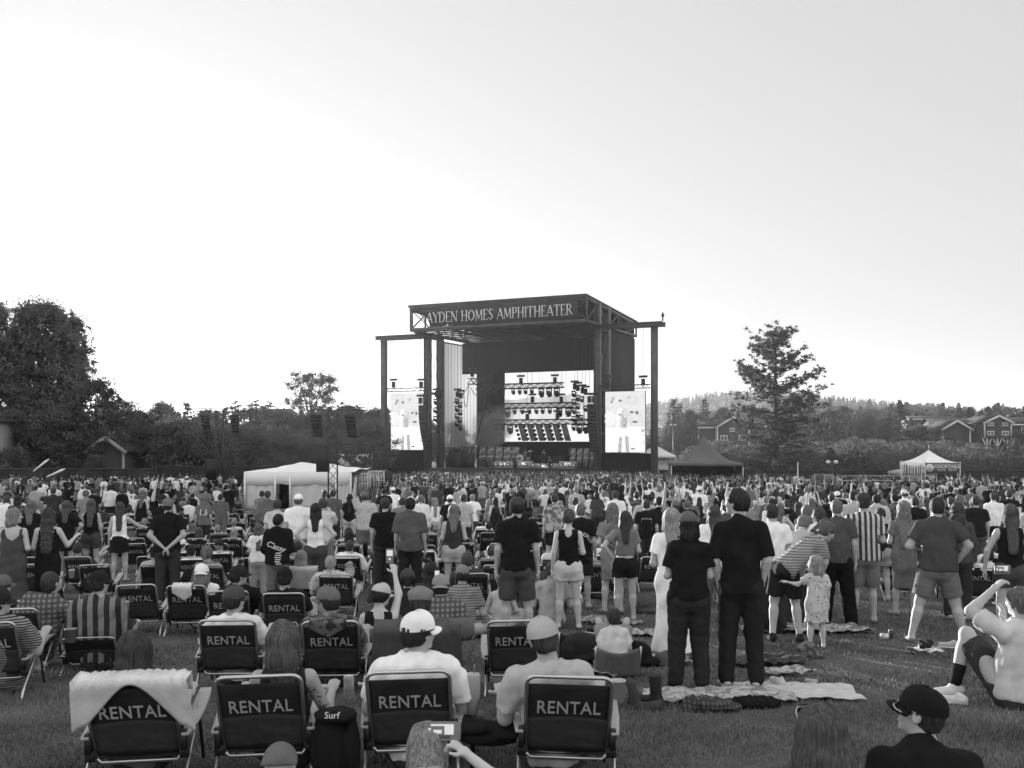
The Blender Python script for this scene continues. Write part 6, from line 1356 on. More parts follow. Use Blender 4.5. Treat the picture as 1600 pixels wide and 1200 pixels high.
std(1228, 12.6, 'man in pale striped t-shirt bending down over his shorts', pose='bend', h=1.82, tc='hstripe', bot='shorts', bc=.02, hair='short', hc=.10, lean=52, twist=-70, head=(-20, 0, 0), arms=(((.05,.02,-.2), (.02,.16,-.42)), ((.05,.02,-.2), (.02,.16,-.42))), armframe=0, sc=.02, stance=.06)
std(1206, 13.6, 'man in dark cap and white t-shirt behind the bending man', h=1.74, tc=.7, bc=.03, hat='cap', cc=.035, hair='short', hc=.03)
std(1243, 14.0, 'woman with fair tied hair and grey shirt bending beside the striped man', pose='bend', lean=26, twist=-30, h=1.66, fem=1, top='shirt', tc=.3, bc=.03, hair='updo', hc=.14, arms=('front', 'front'))
std(1276, 12.0, 'small blonde girl in flowered dress reaching out to the left', h=1.07, child=1, fem=1, arms=(((.2,.06,-.14), (.40,.10,-.10)), 'down'), top='dress', tc='floral', bot='none', dlen=.40, flare=.05, hair='bob', hc=.26, head=(0, 75, 0), skin=.36, shoes=0)
std(1282, 15.2, 'woman in white blouse with sunglasses on her head, face turned left', h=1.66, fem=1, arms=('front', 'front'), top='loose', tc=.6, bc=.1, hair='mid', hc=.05, head=(6, 75, 0))
std(1262, 16.6, 'woman in black dungaree top with bare arms and loose light brown hair', h=1.68, fem=1, top='tank', tc=.014, bc=.02, hair='long', hc=.11, head=(0, 40, 0))
std(1308, 14.2, 'shaven man in dark grey t-shirt and black trousers, hand on hip', h=1.80, arms=('hips', 'down'), tc=.06, bot='wide', bc=.010, hair='buzz', hc=.12, sc=.5, skin=.3, stance=.08)
std(1350, 14.4, 'man in bold vertical striped shirt and dark flat cap', h=1.88, arms=('front', 'front'), top='shirt', tc='vstripe', bot='shorts', bc=.14, slen=.5, hair='short', hc=.04, hat='flatcap', cc=.035, bw=1.1, step=(0, .05))
std(1413, 15.3, 'woman with long light hair in grey dress facing the stage', h=1.76, fem=1, top='dress', tc=.12, bot='none', dlen=.50, flare=.02, hair='wavy', hc=.15, arms=('front', 'front'))
std(1376, 17.4, 'woman in black top and denim shorts filming with a phone', h=1.62, fem=1, top='tank', tc=.014, bot='shorts', slen=.3, bc=.2, hair='pony', hc=.03, arms=('phone', 'phone'))
std(1465, 12.5, 'heavy man in dark t-shirt and khaki shorts, legs wide apart', h=1.84, bw=1.22, stance=.20, arms=(((.14,-.02,-.24), (.02,.14,-.30)), ((.16,-.04,-.22), (.05,.06,-.42))), tc=.05, bot='shorts', slen=.42, bc=.12, hair='buzz', hc=.035, skin=.3, shoes=0)
std(1497, 14.8, 'woman with long wavy dark hair right of the heavy man', h=1.74, fem=1, tc=.05, bc=.03, hair='wavy', hc=.045, arms=('front', 'down'), top='shirt_long')
std(1580, 12.6, 'woman in black tank top and denim shorts at the right edge', h=1.74, fem=1, top='tank', tc=.013, bot='shorts', slen=.25, bc=.05, hair='long', hc=.08, arms=(((.12,.02,-.24), (.14,.08,-.48)), 'down'), skin=.34, shoes=0, bw=1.05)
std(602, 18.6, 'man in black t-shirt and dark trousers left of the grey shirt man', h=1.80, tc=.013, bot='pants', bc=.03, hair='short', hc=.04, arms=('down', 'down'), skin=.32)
std(641, 17.6, 'man in oversized grey t-shirt and backwards black cap with white brim', h=1.80, top='loose', tc=.075, bot='pants', bc=.02, hair='short', hc=.03, hat='capback', cc=.02, fit=.012, bw=1.1)
std(709, 17.6, 'woman in dark sleeveless top and pale shorts, shoulder-length fair hair', h=1.68, fem=1, top='tank', tc=.035, bot='shorts', slen=.26, bc=.3, hair='mid', hc=.14, arms=('front', 'front'), bw=1.05)
std(493, 17.4, 'woman in white tank top and jeans, hands on hips', h=1.70, fem=1, top='tank', tc=.72, bot='jeans', bc=.05, hair='mid', hc=.02, arms=('hips', 'hips'), skin=.33)
P2, _ = std(434, 15.8, 'teenager in black hoodie with white script on the back', h=1.55, top='hoodie', tc=.012, bot='pants', bc=.11, hair='short', hc=.018, arms=('front', 'front'), head=(0, -35, 0), twist=-8)
std(404, 17.5, 'girl in white t-shirt with long brown hair', h=1.35, fem=1, tc=.6, bc=.25, hair='long', hc=.09, arms=('front', 'front'))
std(466, 20.5, 'man in white t-shirt and white cap standing left of the tank top woman', h=1.86, tc=.7, bot='shorts', bc=.2, hair='short', hc=.1, hat='cap', cc=.7, arms=('down', 'hips'), bw=1.15)
std(432, 21.5, 'man in pale striped polo bent slightly, left of the white cap man', h=1.74, tc=.42, bot='shorts', bc=.1, hair='short', hc=.05, arms=('front', 'front'), lean=14, bw=1.1)
std(505, 20.3, 'man in pale t-shirt right behind the white tank top woman', h=1.78, tc=.45, bot='shorts', bc=.14, hair='short', hc=.06, arms=('front', 'phone'))
std(262, 16.8, 'man in black t-shirt and grey cap with hands clasped behind', h=1.80, arms=('behind', 'behind'), tc=.012, bot='pants', bc=.035, hair='buzz', hc=.05, hat='capback', cc=.12, bw=1.06, skin=.3)
std(75, 14.9, 'woman in long black backless dress with long brown hair, fist raised', h=1.66, fem=1, top='sundress', tc=.012, bot='none', dlen=.84, flare=.1, hair='wavy', hc=.05, arms=('front', ((.12,.06,-.24), (.20,.26,-.12))), skin=.36)
std(20, 14.6, 'woman with blonde bob in grey strappy dress looking right', h=1.66, fem=1, top='sundress', tc=.055, bot='none', dlen=.84, flare=.12, hair='bob', hc=.18, head=(0, -70, 0), arms=('front', 'front'), skin=.34, bw=1.08)
std(187, 21, 'woman in white cropped tank top and black skirt, arm reaching right', h=1.68, fem=1, top='tank', tc=.7, bot='skirt', bc=.014, hair='long', hc=.05, arms=('down', 'out'))
std(103, 21.5, 'woman in black t-shirt and black skirt, elbows out', h=1.70, fem=1, tc=.014, bot='skirt', bc=.016, hair='mid', hc=.07, arms=('hips', 'hips'))
std(142, 22, 'woman in black sleeveless top right of the elbows-out woman', h=1.72, fem=1, top='tank', tc=.015, bot='shorts', slen=.3, bc=.05, hair='long', hc=.08, arms=('cross', 'down'))
std(48, 20.5, 'woman in black t-shirt filming with a raised phone, fair hair', h=1.72, fem=1, tc=.014, bot='jeans', bc=.03, hair='mid', hc=.12, arms=('front', 'phone'), bw=1.12, head=(0, -25, 0))
std(27, 27, 'woman with short dark hair in leafy patterned top', h=1.74, fem=1, tc='leaf', bc=.05, hair='bob', hc=.025, top='loose')
std(10, 28, 'person in long white shirt left of the leafy top woman', h=1.72, top='loose', tc=.72, bc=.3, hair='short', hc=.06)
std(258, 27, 'man in pale t-shirt and cap standing above the clasped hands man', h=1.78, tc=.36, bot='pants', bc=.3, hair='short', hat='cap', cc=.33, bw=1.1)
o13, _ = std(318, 29, 'person with long hair in dark jersey numbered 13', h=1.70, fem=1, tc=.11, bot='jeans', bc=.03, hair='mid', hc=.13)
std(83, 34, 'man in dark shirt standing in the chairs at far left', h=1.85, tc=.03, bc=.03, bw=1.1); std(145, 36, 'man in black polo with folded arms among far left chairs', h=1.8, tc=.014, bc=.03, arms=('cross', 'cross'))
std(418, 30, 'man in grey hoodie before the marquee door', h=1.82, top='hoodie', tc=.11, bc=.04); std(409, 34, 'person in pale sweater left of the grey hoodie man', h=1.74, top='hoodie', tc=.17, bc=.1, hair='short', hc=.04)
std(520, 30, 'man in dark grey t-shirt in front of the right truss tower', h=1.86, tc=.08, bc=.03); P7, _ = std(546, 31, 'woman in black top with round emblem and pale jeans', h=1.7, fem=1, tc=.014, bot='jeans', bc=.4, hair='long', hc=.02)
std(507, 38, 'woman in pale dress before the right end of the marquee wall', h=1.68, fem=1, top='dress', tc=.3, bot='none', hair='long', hc=.05)
std(614, 38, 'person in white t-shirt and white cap left of centre', h=1.78, tc=.75, bc=.1, hat='cap', cc=.7); std(657, 27, 'man in white long shirt beyond the oversized grey shirt man', h=1.76, top='shirt_long', tc=.62, bot='shorts', bc=.3, hair='short', hc=.15)
std(628, 25, 'man in grey t-shirt between black shirt and white shirt men', h=1.72, tc=.15, bc=.05); P6, _ = std(703, 27, 'man in white cap and black t-shirt with round print', h=1.75, tc=.014, bc=.04, hat='cap', cc=.7); std(724, 27.5, 'man in pale spotted shirt right of the round print shirt', h=1.76, top='shirt', tc='floral', bc=.03)
std(867, 24, 'man in pale mottled shirt and black shorts beyond the denim shorts woman', h=1.82, top='shirt', tc='camo', bot='shorts', bc=.012, bw=1.1, stance=.08); std(962, 28, 'man in bright white t-shirt behind the long haired woman', h=1.86, tc=.78, bc=.1)
P3, _ = std(1010, 22, 'person in black t-shirt with square picture print on the back', h=1.72, tc=.012, bc=.03); std(1040, 26, 'tall man in black t-shirt left of the beanie woman', h=1.9, tc=.012, bc=.03); std(1077, 27, 'man in grey t-shirt between beanie woman and tall man', h=1.72, tc=.12, bc=.03)
std(1553, 27, 'man in bright white t-shirt near the right edge', h=1.82, tc=.78, bc=.02, arms=('front', 'front')); std(1577, 28, 'man in black shirt right of the bright white t-shirt', h=1.88, tc=.014, bc=.03, top='shirt_long')
std(1413.5, 30, 'man in white t-shirt and pale cap before the cocktail tent', h=1.86, tc=.75, bc=.1, hat='cap', cc=.5); P8, _ = std(1190, 30, 'man in pale t-shirt with printed back below the pine', h=1.82, tc=.4, bc=.05)
P4, _ = std(1230, 25, 'man in black t-shirt with white round emblem, left of two', h=1.66, tc=.012, bc=.03); P5, _ = std(1248, 24, 'woman in black t-shirt with white round emblem, right of two', h=1.62, fem=1, tc=.012, bc=.03, hair='mid', hc=.04)
std(1300, 26, 'man in black t-shirt beyond the white blouse woman', h=1.8, tc=.014, bc=.03); std(1430, 23, 'person in black t-shirt beyond the long light haired woman', h=1.76, tc=.014, bc=.04); std(1525, 22, 'man in black shirt right of the wavy haired woman', h=1.8, tc=.015, bc=.06)
chair(1400, 17.6, 'rental chair left of the heavy man in khaki shorts', yaw=-4); chair(1500, 17.2, 'rental chair hidden behind the heavy man in khaki shorts'); chair(1527, 16.6, 'rental chair at right edge, left of the denim shorts woman', yaw=12)
sit(1547, 19.5, 'person in pale hoodie sitting in a chair at right', 'rental chair under the pale hoodie person at right', group=G1, top='hoodie', tc=.55, bc=.1); sit(1548, 17.6, 'dark haired boy sitting in front of the pale hoodie person', None, group=G3, pose='ground', tc=.5, bc=.1, hair='short', hc=.015, h=1.6)
# people on the lawn at the lower edge
B_, Bs = person(661, 3.95, 'blonde woman at the bottom edge filming with a phone', G3, yaw=0, pose='ground', legs='cross', fem=1, tc=.25, bc=.05, hair='bob', hc=.21, strands=3200, arms=('knees', 'knees'), ik={1: (732, 1180, 4.22)}, curl=(1.0, 1.1), h=1.45, lean=46, head=(30, 0, 0), skin=.36, vox=.009)
person(423, 3.8, 'person with grey beanie, only its top showing at the bottom edge', G3, pose='ground', legs='cross', tc=.1, bc=.05, hair='none', hat='beanie', cc=.10, h=1.30, lean=44)
W_, Ws = person(1290, 3.75, 'woman with wavy brown hair, sunglasses on head, at the bottom edge', G3, yaw=8, pose='ground', legs='cross', fem=1, tc=.05, bc=.05, hair='long', hc=.075, strands=4600, hairw=1.22, h=1.54, lean=6, vox=.009, head=(0, 24, -6))
M_, Ms = person(1453, 4.05, 'man in black cap and glasses looking left at the bottom edge', G3, yaw=0, pose='ground', legs='cross', tc=.012, bc=.05, hair='buzz', hc=.03, hat='cap', cc=.012, head=(-8, 62, 0), h=1.58, lean=16, vox=.009, skin=.33)
L_, Ls = person(1592, 8.3, 'man in pale t-shirt sitting on the grass, one knee raised, arms up', G3, pose='ground', tc=.42, bot='shorts', bc=.035, hair='short', hc=.10, lean=2, side=4, twist=30, h=1.85, bw=1.1, skin=.3, sc=.5, slen=.42,
       ik={0: (1551, 922, 8.5), 1: (1568, 966, 8.55)}, legpts=((( -.34,.32,.54), (-.46,.22,.09), (-.60,.20,.05)), ((.05,.50,.12), (.1,.8,.08), (.12,.92,.1))))
a_ = Vector(Ls.ank[0]); k_ = Vector(Ls.knee[0]); mb = MB(); mb.tube([a_+(k_-a_)*-.02, a_+(k_-a_)*.2, a_+(k_-a_)*.42], [.047, .052, .062], 14); mb.build('sock', cloth(.012), L_, True)
# ------------------------------------------------------------------ belongings
def put(name, me, px, d, dz=0, rz=0, x=None, **k):
    x = X_(px, d) if x is None else x; return link(name, me, None, (x, d, gz(x, d)+dz), (0, 0, R(rz)), **k)
def drape(name, px, d, v, label, cat, w_=.27, front=.12, back=lambda u: .16, wide=.05, thick=.012, side=1, mt=None, off=.014):
    """cloth hung over a chair's top bar; local frame of the chair"""
    x = X_(px, d); BLt = BL
    def fn(u, q):
        a = (u-.5)*2*(w_+wide); bk = back(u); L = front+bk; sx_ = q*L-front
        wob = .0035*math.sin(u*9+q*2)+.0015*math.sin(u*17)
        if sx_ < 0: t = BLt+.018+sx_*.9; o = off+.012-.0; y = bpt(a*(1+.05*q), t, -(o+.02)+.0); return (y[0], y[1]+.045+abs(wob), y[2])
        t = BLt+.022-sx_; e = max(0, abs(a)-w_)*.6; y = bpt(a*(1-.10*sx_ if abs(a) < w_ else 1+.25*sx_), t, off+.01+abs(wob)+e*.3); return (y[0], y[1]-.012, y[2])
    mb = MB(); mb.sheet(fn, 40, 16, thick)
    o = mb.build(name, mt or cloth(v), None, True, (x, d, gz(x, d)), (0, 0, -math.atan2(x, d)*.35), label=label, cat=cat); return o
drape('towel', 226, 5.95, .62, 'white fleecy towel draped over the left front chair', 'towel', back=lambda u: .06+.30*abs(2*u-1)**1.7+.03*math.sin(u*9), wide=.045, thick=.009, front=.16)
drape('cloth', 293, 13.3, .7, 'white cloth hung over the corner of an empty looking chair', 'cloth', w_=.12, back=lambda u: .22-.1*abs(2*u-1.2), wide=.0)
drape('jacket', 655, 8.7, .085, 'dark grey jacket covering the chair of the flat cap man', 'jacket', back=lambda u: .42-.03*math.sin(u*11), wide=.09, thick=.02, front=.1)
drape('towel', 470, 16.4, .45, 'pale towel covering the chair beside the blonde bob woman', 'towel', back=lambda u: .4, wide=.04)
drape('shirt', 519, 9.1, 'leaf', 'mottled shirt hanging over the second row chair back', 'shirt', w_=.15, back=lambda u: .17-.10*abs(2*u-1), wide=.0, mt=tone('leaf'))
def blob(name, px, d, parts, v, label, cat, noise=.01, freq=30, seed=1, rz=0, vox=.012, mt=None, an=(1,1,1), dz=0, clip=True):
    A = np.array([p[0] for p in parts]); r = max(max(p[1]) for p in parts)+.06; F = Field(A.min(0)-r, A.max(0)+r, vox)
    for p in parts: F.ell(p[0], p[1], rotm(*p[2]) if len(p) > 2 else None, .03)
    F.noise(noise, freq, seed, an)
    if clip: F.plane((0, 0, .002), (0, 0, -1))
    V, Q = F.mesh(); return put(name, make_mesh(name, V, Q, [mt or cloth(v)], smooth=True), px, d, dz, rz, label=label, cat=cat)
# jacket hanging from the arm of the second front chair, jacket lying between the right front chairs
JK = blob('jacket', 524, 5.95, [((0,0,.40), (.13,.12,.04)), ((-.04,0,.20), (.11,.09,.22)), ((.09,.03,.18), (.05,.07,.20))], .014, 'black jacket hanging off a front row chair arm, small white lettering', 'jacket', .012, 22, 4, an=(1,1,.3), clip=False)
blob('jacket', 768, 6.1, [((-.12,0,.30), (.16,.10,.05)), ((.12,0,.28), (.14,.11,.06)), ((0,0,.24), (.2,.08,.05))], .016, 'black jacket slung between two right front row chairs', 'jacket', .012, 26, 5, clip=False)
text('Surf', .055, m_letter, JK, (0, -.115, .43), (R(62), 0, 0))
# blankets and clothes by the standing couple
def blanket(name, px, d, wx, wy, v, label, seed=1, rz=0, mt=None, amp=.018, cat='blanket'):
    rs = np.random.RandomState(seed); ph = rs.rand(8)*6; x0 = X_(px, d)
    c, s_ = math.cos(R(rz)), math.sin(R(rz))
    def fn(u, v_):
        x, y = (u-.5)*wx*(1+.05*math.sin(v_*5+ph[0])), (v_-.5)*wy*(1+.06*math.sin(u*4+ph[1])); gx, gy = x0+c*x-s_*y, d+s_*x+c*y
        return (x, y, gz(gx, gy)-gz(x0, d)+.03+amp*abs(math.sin(x*9+y*6+ph[2])*math.sin(y*11-x*3+ph[3]))+amp*.5*abs(math.sin(x*23+ph[4])))
    mb = MB(); mb.sheet(fn, 44, 30, .012); return put(name, mb.mesh(name, mt or cloth(v), True), px, d, 0, rz, label=label, cat=cat)
blanket('blanket', 1235, 8.95, 1.15, .75, .5, 'plain pale blanket spread right of the standing couple', 3, rz=-6)
blanket('blanket', 1120, 8.7, 1.25, .62, 'leaf', 'creased pale patterned blanket under the standing couple', 4, rz=3, mt=mat('blanket_pattern', .42, .9, kind='blotch', v2=.22, scale=12, bump=.5, bscale=20), amp=.03)
blob('shirt_heap', 1106, 8.15, [((0,0,.04), (.20,.12,.07)), ((.1,0,.03), (.16,.1,.05)), ((-.14,.03,.04), (.08,.08,.05))], 'check', 'crumpled grey checked shirt lying at the blanket edge', 'shirt', .028, 22, 2, mt=mat('heap_check', .09, .9, kind='check', v2=.035, scale=9))
blob('fur_jacket', 1176, 8.3, [((0,0,.03), (.22,.10,.06)), ((.1,0,.03), (.12,.1,.05))], .012, 'black fluffy jacket lying on the pale blanket', 'jacket', .022, 60, 3)
def boot(px, d, rz, label, v=.02, lying=False):
    F = Field((-.12,-.24,-.05), (.12,.24,.36), .007); F.cone((0,-.07,.05), (0,-.06,.25), .05, .054, .02, ((0,1,0),.95)); F.cone((0,-.08,.05), (0,.14,.035), .05, .04, .03, ((0,0,1.),.9)); F.cone((0,-.10,.015), (0,.15,.012), .048, .044, .01, ((0,0,1.),.5))
    F.plane((0,0,.0), (0,0,-1)); F.plane((0,0,.26), (0,0,1)); V, Q = F.mesh(); r = put('ankle_boot', make_mesh('ankle_boot', V, Q, [mat('leather%d' % int(v*100), v, .75, var=.2, scale=9, bump=.2)], smooth=True), px, d, .01, rz, label=label, cat='boot')
    mb = MB(); mb.box((0,-.095,.02), (.08,.08,.04)); mb.build('heel', m_blk, r); mb = MB(); mb.box((.052,-.055,.19), (.006,.045,.10)); mb.build('elastic', m_blk, r); return r
boot(1013, 8.35, 62, 'dark leather ankle boot standing left of the blanket'); 
o = boot(985, 8.25, 80, 'second ankle boot tipped over beyond the first one', .04); o.rotation_euler = (R(80), 0, R(70)); o.location.z += .05
def can(px, d, label, z=0, tilt=0, rz=0, r_=.031, h=.12, v=.35, name='drink_can', cat='can', lid=True):
    mb = MB(); mb.lathe([(.001,0),(r_*.8,0),(r_,.012),(r_,h-.014),(r_*.86,h),(r_*.84,h-.004),(.001,h-.004)], (0,0,0), 18); x = X_(px, d)
    o = link(name, mb.mesh(name, mat('can_%d' % int(v*100), v, .35, var=.45, scale=22, metal=.3), True), None, (x, d, gz(x, d)+z), (R(tilt), 0, R(rz)), label=label, cat=cat)
    mb = MB(); mb.lathe([(r_*.86, h-.002), (r_*.9, h+.002), (r_*.84, h+.001)], (0,0,0), 18); mb.build('rim', m_alu, o); return o
can(1258, 9.4, 'crushed drink can lying on the grass behind the blanket', .035, 88, 60); can(545, 6.25, 'tall drink can on the armrest by the hanging black jacket', .44, 0, 0, .033, .15, .3)
can(583, 9.1, 'patterned drink can held up at the mottled shirt chair', .44, 0, 0, .033, .14, .3); can(198, 12.6, 'short can on the arm beyond the wide striped shirt man', .40, v=.2)
can(1375, 12.9, 'white cup lying on its side on the right lawn', .035, 90, 70, .04, .11, .6, 'paper_cup', 'cup'); can(1392, 12.9, 'square dark can standing upright right of the fallen cup', .0, v=.1)
def cup(px, d, z, label, r0=.036, r1=.05, h=.13, v=.45, name='plastic_cup', extra=None):
    mb = MB(); mb.lathe([(.001,0),(r0,0),(r1,h),(r1+.003,h),(r1+.003,h+.006),(r1-.004,h+.004),(r0-.002,.01),(.001,.01)], (0,0,0), 20); x = X_(px, d)
    o = link(name, mb.mesh(name, mat('cup_%d' % int(v*100), v, .3, spec=.5), True), None, (x, d, gz(x, d)+z), label=label, cat='cup'); return o
cup(965, 6.35, .41, 'plastic beer cup in the right arm holder of the last front chair', v=.42); cup(110, 9.3, .42, 'wide metal cup on the armrest of the left edge chair', .045, .055, .12, .2); cup(112, 17, .44, 'white cup on a chair arm by the long black dress', v=.6); cup(778, 4.0, .0, 'clear cup standing on the grass at the bottom edge', .05, .058, .12, .14)
def tumbler():
    x = X_(738, 6.2); r = empty('tumbler', (x, 6.2, gz(x, 6.2)+.36), 0, label='tall pale handled tumbler with straw between two front chairs', cat='tumbler'); mb = MB(); mb.lathe([(.001,0),(.034,0),(.036,.08),(.048,.10),(.05,.24),(.046,.25),(.001,.255)], (0,0,0), 20); mb.build('cup', mat('tumbler_paint', .36, .4), r, True)
    mb = MB(); mb.tube([(.048*-1,0,.21), (-.085,0,.20), (-.09,0,.14), (-.048,0,.12)], .008, 6); mb.build('handle', mat('tumbler_paint', .36, .4), r, True); mb = MB(); mb.tube([(.01,0,.25), (.015,0,.31)], .004, 6); mb.build('straw', m_grey, r)
    mb = MB(); mb.box((0,0,-.02), (.14,.22,.025)); mb.box((.0,.08,-.19), (.03,.03,.34)); tag(mb.build('side_tray', m_blk, None, loc=r.location), 'dark tray on a peg carrying the tall tumbler', 'tray')
tumbler()
def bottle(px, d, label, rz=0):
    x = X_(px, d); r = empty('water_bottle', (x, d, gz(x, d)+.045), R(rz), label=label, cat='bottle'); M = Matrix.Rotation(R(90), 3, 'Y'); mb = MB(); mb.lathe([(.001,0),(.036,.0),(.037,.18),(.028,.21),(.001,.21)], (0,0,0), 18, M); mb.build('body', mat('bottle_steel', .35, .35, metal=.5), r, True); mb = MB(); mb.lathe([(.001,-.07),(.02,-.07),(.03,-.04),(.037,0),(.001,0)], (0,0,0), 16, M); mb.build('cap', m_blk, r, True)
bottle(14, 5.6, 'steel bottle with black cap lying on the grass, bottom left', 25)
def phone(x, d, z, label, w_=.155, h=.076, rot=(0,0,0), pic=True, land=True):
    r = empty('phone', (x, d, z), 0, label=label, cat='phone'); r.rotation_euler = rot
    mb = MB(); mb.box((0,0,0), (w_, .009, h)); mb.build('case', m_grey, r); mb = MB(); mb.box((0,-.0055,0), (w_-.012, .002, h-.01)); mb.build('screen', mat('phone_screen', .55 if not pic else .13, .3, emit=EXPF), r)
    if pic:
        if not land: mb = MB(); mb.box((0,-.0072,.032), (w_-.018,.001,.06)); mb.box((0,-.0072,-.03), (.02,.001,.02)); mb.build('picture', mat('phone_bright', .7, .4, emit=EXPF), r); return
        mb = MB(); mb.box((.03,-.0072,.006), (.04,.001,.036)); mb.box((-.02,-.0072,.0), (.036,.001,.016)); mb.box((-.055,-.0072,.005), (.012,.001,.02)); mb.box((.0,-.0072,.028), (.10,.001,.008)); mb.build('picture', mat('phone_bright', .7, .4, emit=EXPF), r)
        mb = MB(); mb.box((-.02,-.0072,-.022), (.11,.001,.014)); mb.build('picture', mat('phone_dim', .05, .4, emit=EXPF), r)
xx = X_(691, 4.32); phone(xx, 4.32, Zp(1143, 4.32), 'phone held sideways, its screen showing the stage', .162, .084, (R(-10), 0, 0))
phone(X_(609, 10.42), 10.42, Zp(869, 10.42), 'phone held upright on a raised arm, stage on its screen', .08, .155, (R(-6), 0, 0), True, False)
phone(X_(683, 13.1), 13.1, Zp(899, 13.1), 'phone held upright between seated heads at centre', .075, .13, (0, 0, 0), True, False)
phone(X_(1566, 8.62), 8.62, Zp(890, 8.62), 'dark phone held sideways over the head of the lying man', .15, .075, (0, 0, R(10)), True)
def glasses(px, py, d, label, rz=0, roll=0):
    x = X_(px, d); r = empty('sunglasses', (x, d, Zp(py, d)), 0, label=label, cat='sunglasses'); r.rotation_euler = (R(25), R(roll), R(rz)); mb = MB()
    mb.tube([(-.068,-.10,-.03), (-.068,0,.0), (-.06,.01,.012), (0,.012,.014), (.06,.01,.012), (.068,0,.0), (.068,-.10,-.03)], .0035, 6); mb.build('frame', m_alu, r)
    for q in (-.033, .033): mb = MB(); mb.lathe([(.001,-.001),(.026,-.001),(.026,.001),(.001,.001)], (q,.012,.002), 14, Matrix.Rotation(R(90), 3, 'X')); mb.build('lens', m_blk, r)
    return r
def glasses_on(r, sk, up, label):
    o = glasses(800, 690, 5, label); M = Matrix([list(row) for row in sk.HM]).to_4x4(); p = Vector(sk.h(0, .072, .085) if up else sk.h(0, .095, .008))
    bpy.context.view_layer.update()
    o.matrix_world = r.matrix_world @ Matrix.Translation(p) @ M @ Matrix.Rotation(R(38 if up else 0), 4, 'X') @ Matrix.Scale(sk.hk*1.12, 4)
glasses_on(F_, Fs, 1, 'sunglasses on the head of the light brown haired front row woman'); glasses_on(W_, Ws, 1, 'sunglasses pushed up on the wavy haired woman at the bottom edge'); glasses_on(M_, Ms, 0, 'thin glasses worn by the black cap man at the bottom edge')
def bag(px, d, label, v=.03, s=1.0, seed=1, mt=None):
    return blob('bag', px, d, [((0,0,.12*s), (.16*s,.11*s,.13*s)), ((.05*s,0,.05*s), (.2*s,.12*s,.06*s))], v, label, 'bag', .010, 24, seed, mt=mt)
bag(993, 10.6, 'black backpack lying right of the toddler in the low chair', .014, 1.1, 3); bag(1205, 13.4, 'black bag on the grass behind the tall man', .014, 1.0, 4); bag(1262, 11.2, 'crumpled pale grey bag at the feet of the small girl', .12, .8, 5, mat('bag_camo', .16, .9, kind='blotch', v2=.05, scale=20))
bag(906, 10.9, 'dark folding cooler bag behind the rightmost front chair man', .03, 1.3, 6); bag(1040, 10.6, 'grey bag at the hem of the white dress', .12, .7, 7); bag(1008, 15.6, 'grey hooded bag on the grass beside a rental chair', .08, 1.1, 8)
def lowchair(px, d, v, label):
    x = X_(px, d); r = empty('low_chair', (x, d, gz(x, d)), 0, label=label, cat='chair'); mb = MB(); mb.sheet(lambda u, w: ((u-.5)*.44, -.16-.10*w+.06*math.sin(math.pi*u)*-1, .03+.30*w-.05*math.sin(math.pi*u)*w), 12, 8, .012); mb.build('back_panel', cloth(v), r, True)
    mb = MB(); mb.sheet(lambda u, w: ((u-.5)*.42, -.16+.36*w, .08+.03*w-.04*math.sin(math.pi*u)), 8, 6, .012); mb.build('seat', cloth(v), r, True)
    for sd in (-1, 1): mb = MB(); mb.tube([(sd*.22,.2,0), (sd*.215,-.15,.05), (sd*.22,-.26,.34)], .011, 6); mb.build('leg', m_tube, r)
lowchair(962, 10.0, .16, 'small grey low chair carrying the toddler with ear defenders'); lowchair(903, 11.2, .03, 'dark low folding chair standing empty left of the toddler')
for px_, d, wx, wy, v, lab, sd_, rz in ((1018, 10.8, .75, .5, .42, 'patterned pale cloth on the grass right of the toddler', 5, 10), (925, 9.9, .5, .35, .4, 'crumpled white cloth with small things left of the toddler', 6, -12), (1255, 13.6, 1.7, .6, .35, 'pale patterned picnic blanket behind the small girl', 7, 2), (1195, 10.8, .9, .5, .05, 'dark folded mat behind the tall man', 8, 20), (1230, 10.0, .5, .25, .4, 'small pale cloth beyond the couple, near the camouflage bag', 9, 10),
                                       (1445, 11.6, .36, .22, .7, 'white cloth under black shoes by the heavy man', 10, 4), (800, 13.2, 1.1, .5, .35, 'pale blanket under the seated child behind the shorts man', 11, 0), (948, 14.4, .6, .9, .28, 'striped straw mat left of the black shorts woman', 12, 30), (1000, 13.2, .9, .4, .4, 'pale cloth scattered right of the black shorts woman', 13, -8), (120, 16.6, .6, .25, .4, 'white crumpled paper on the grass by the long black dress', 14, 0)):
    blanket('cloth' if wx < .8 else 'blanket', px_, d, wx, wy, v, lab, sd_, rz, mt=mat('cloth_mix_%d' % sd_, v, .9, kind='blotch', v2=v*.45, scale=16, bump=.4), amp=.04, cat='cloth' if wx < .8 else 'blanket')
def shoe(px, d, rz, label, v=.02, dz=.03):
    F = Field((-.1,-.2,-.03), (.1,.2,.16), .007); F.cone((0,-.08,.035), (0,.09,.03), .042, .036, .03, ((0,0,1.),.85)); F.cone((0,-.08,.04), (0,-.05,.075), .038, .036, .02); F.ell((0,-.05,.10), (.026,.05,.035), None, .01, 's'); F.plane((0,0,0), (0,0,-1)); V, Q = F.mesh()
    r = put('shoe', make_mesh('shoe', V, Q, [cloth(v)], smooth=True), px, d, dz, rz, label=label, cat='shoe'); mb = MB(); mb.box((0,.0,.008), (.082,.25,.016)); mb.build('sole', m_letter, r); return r
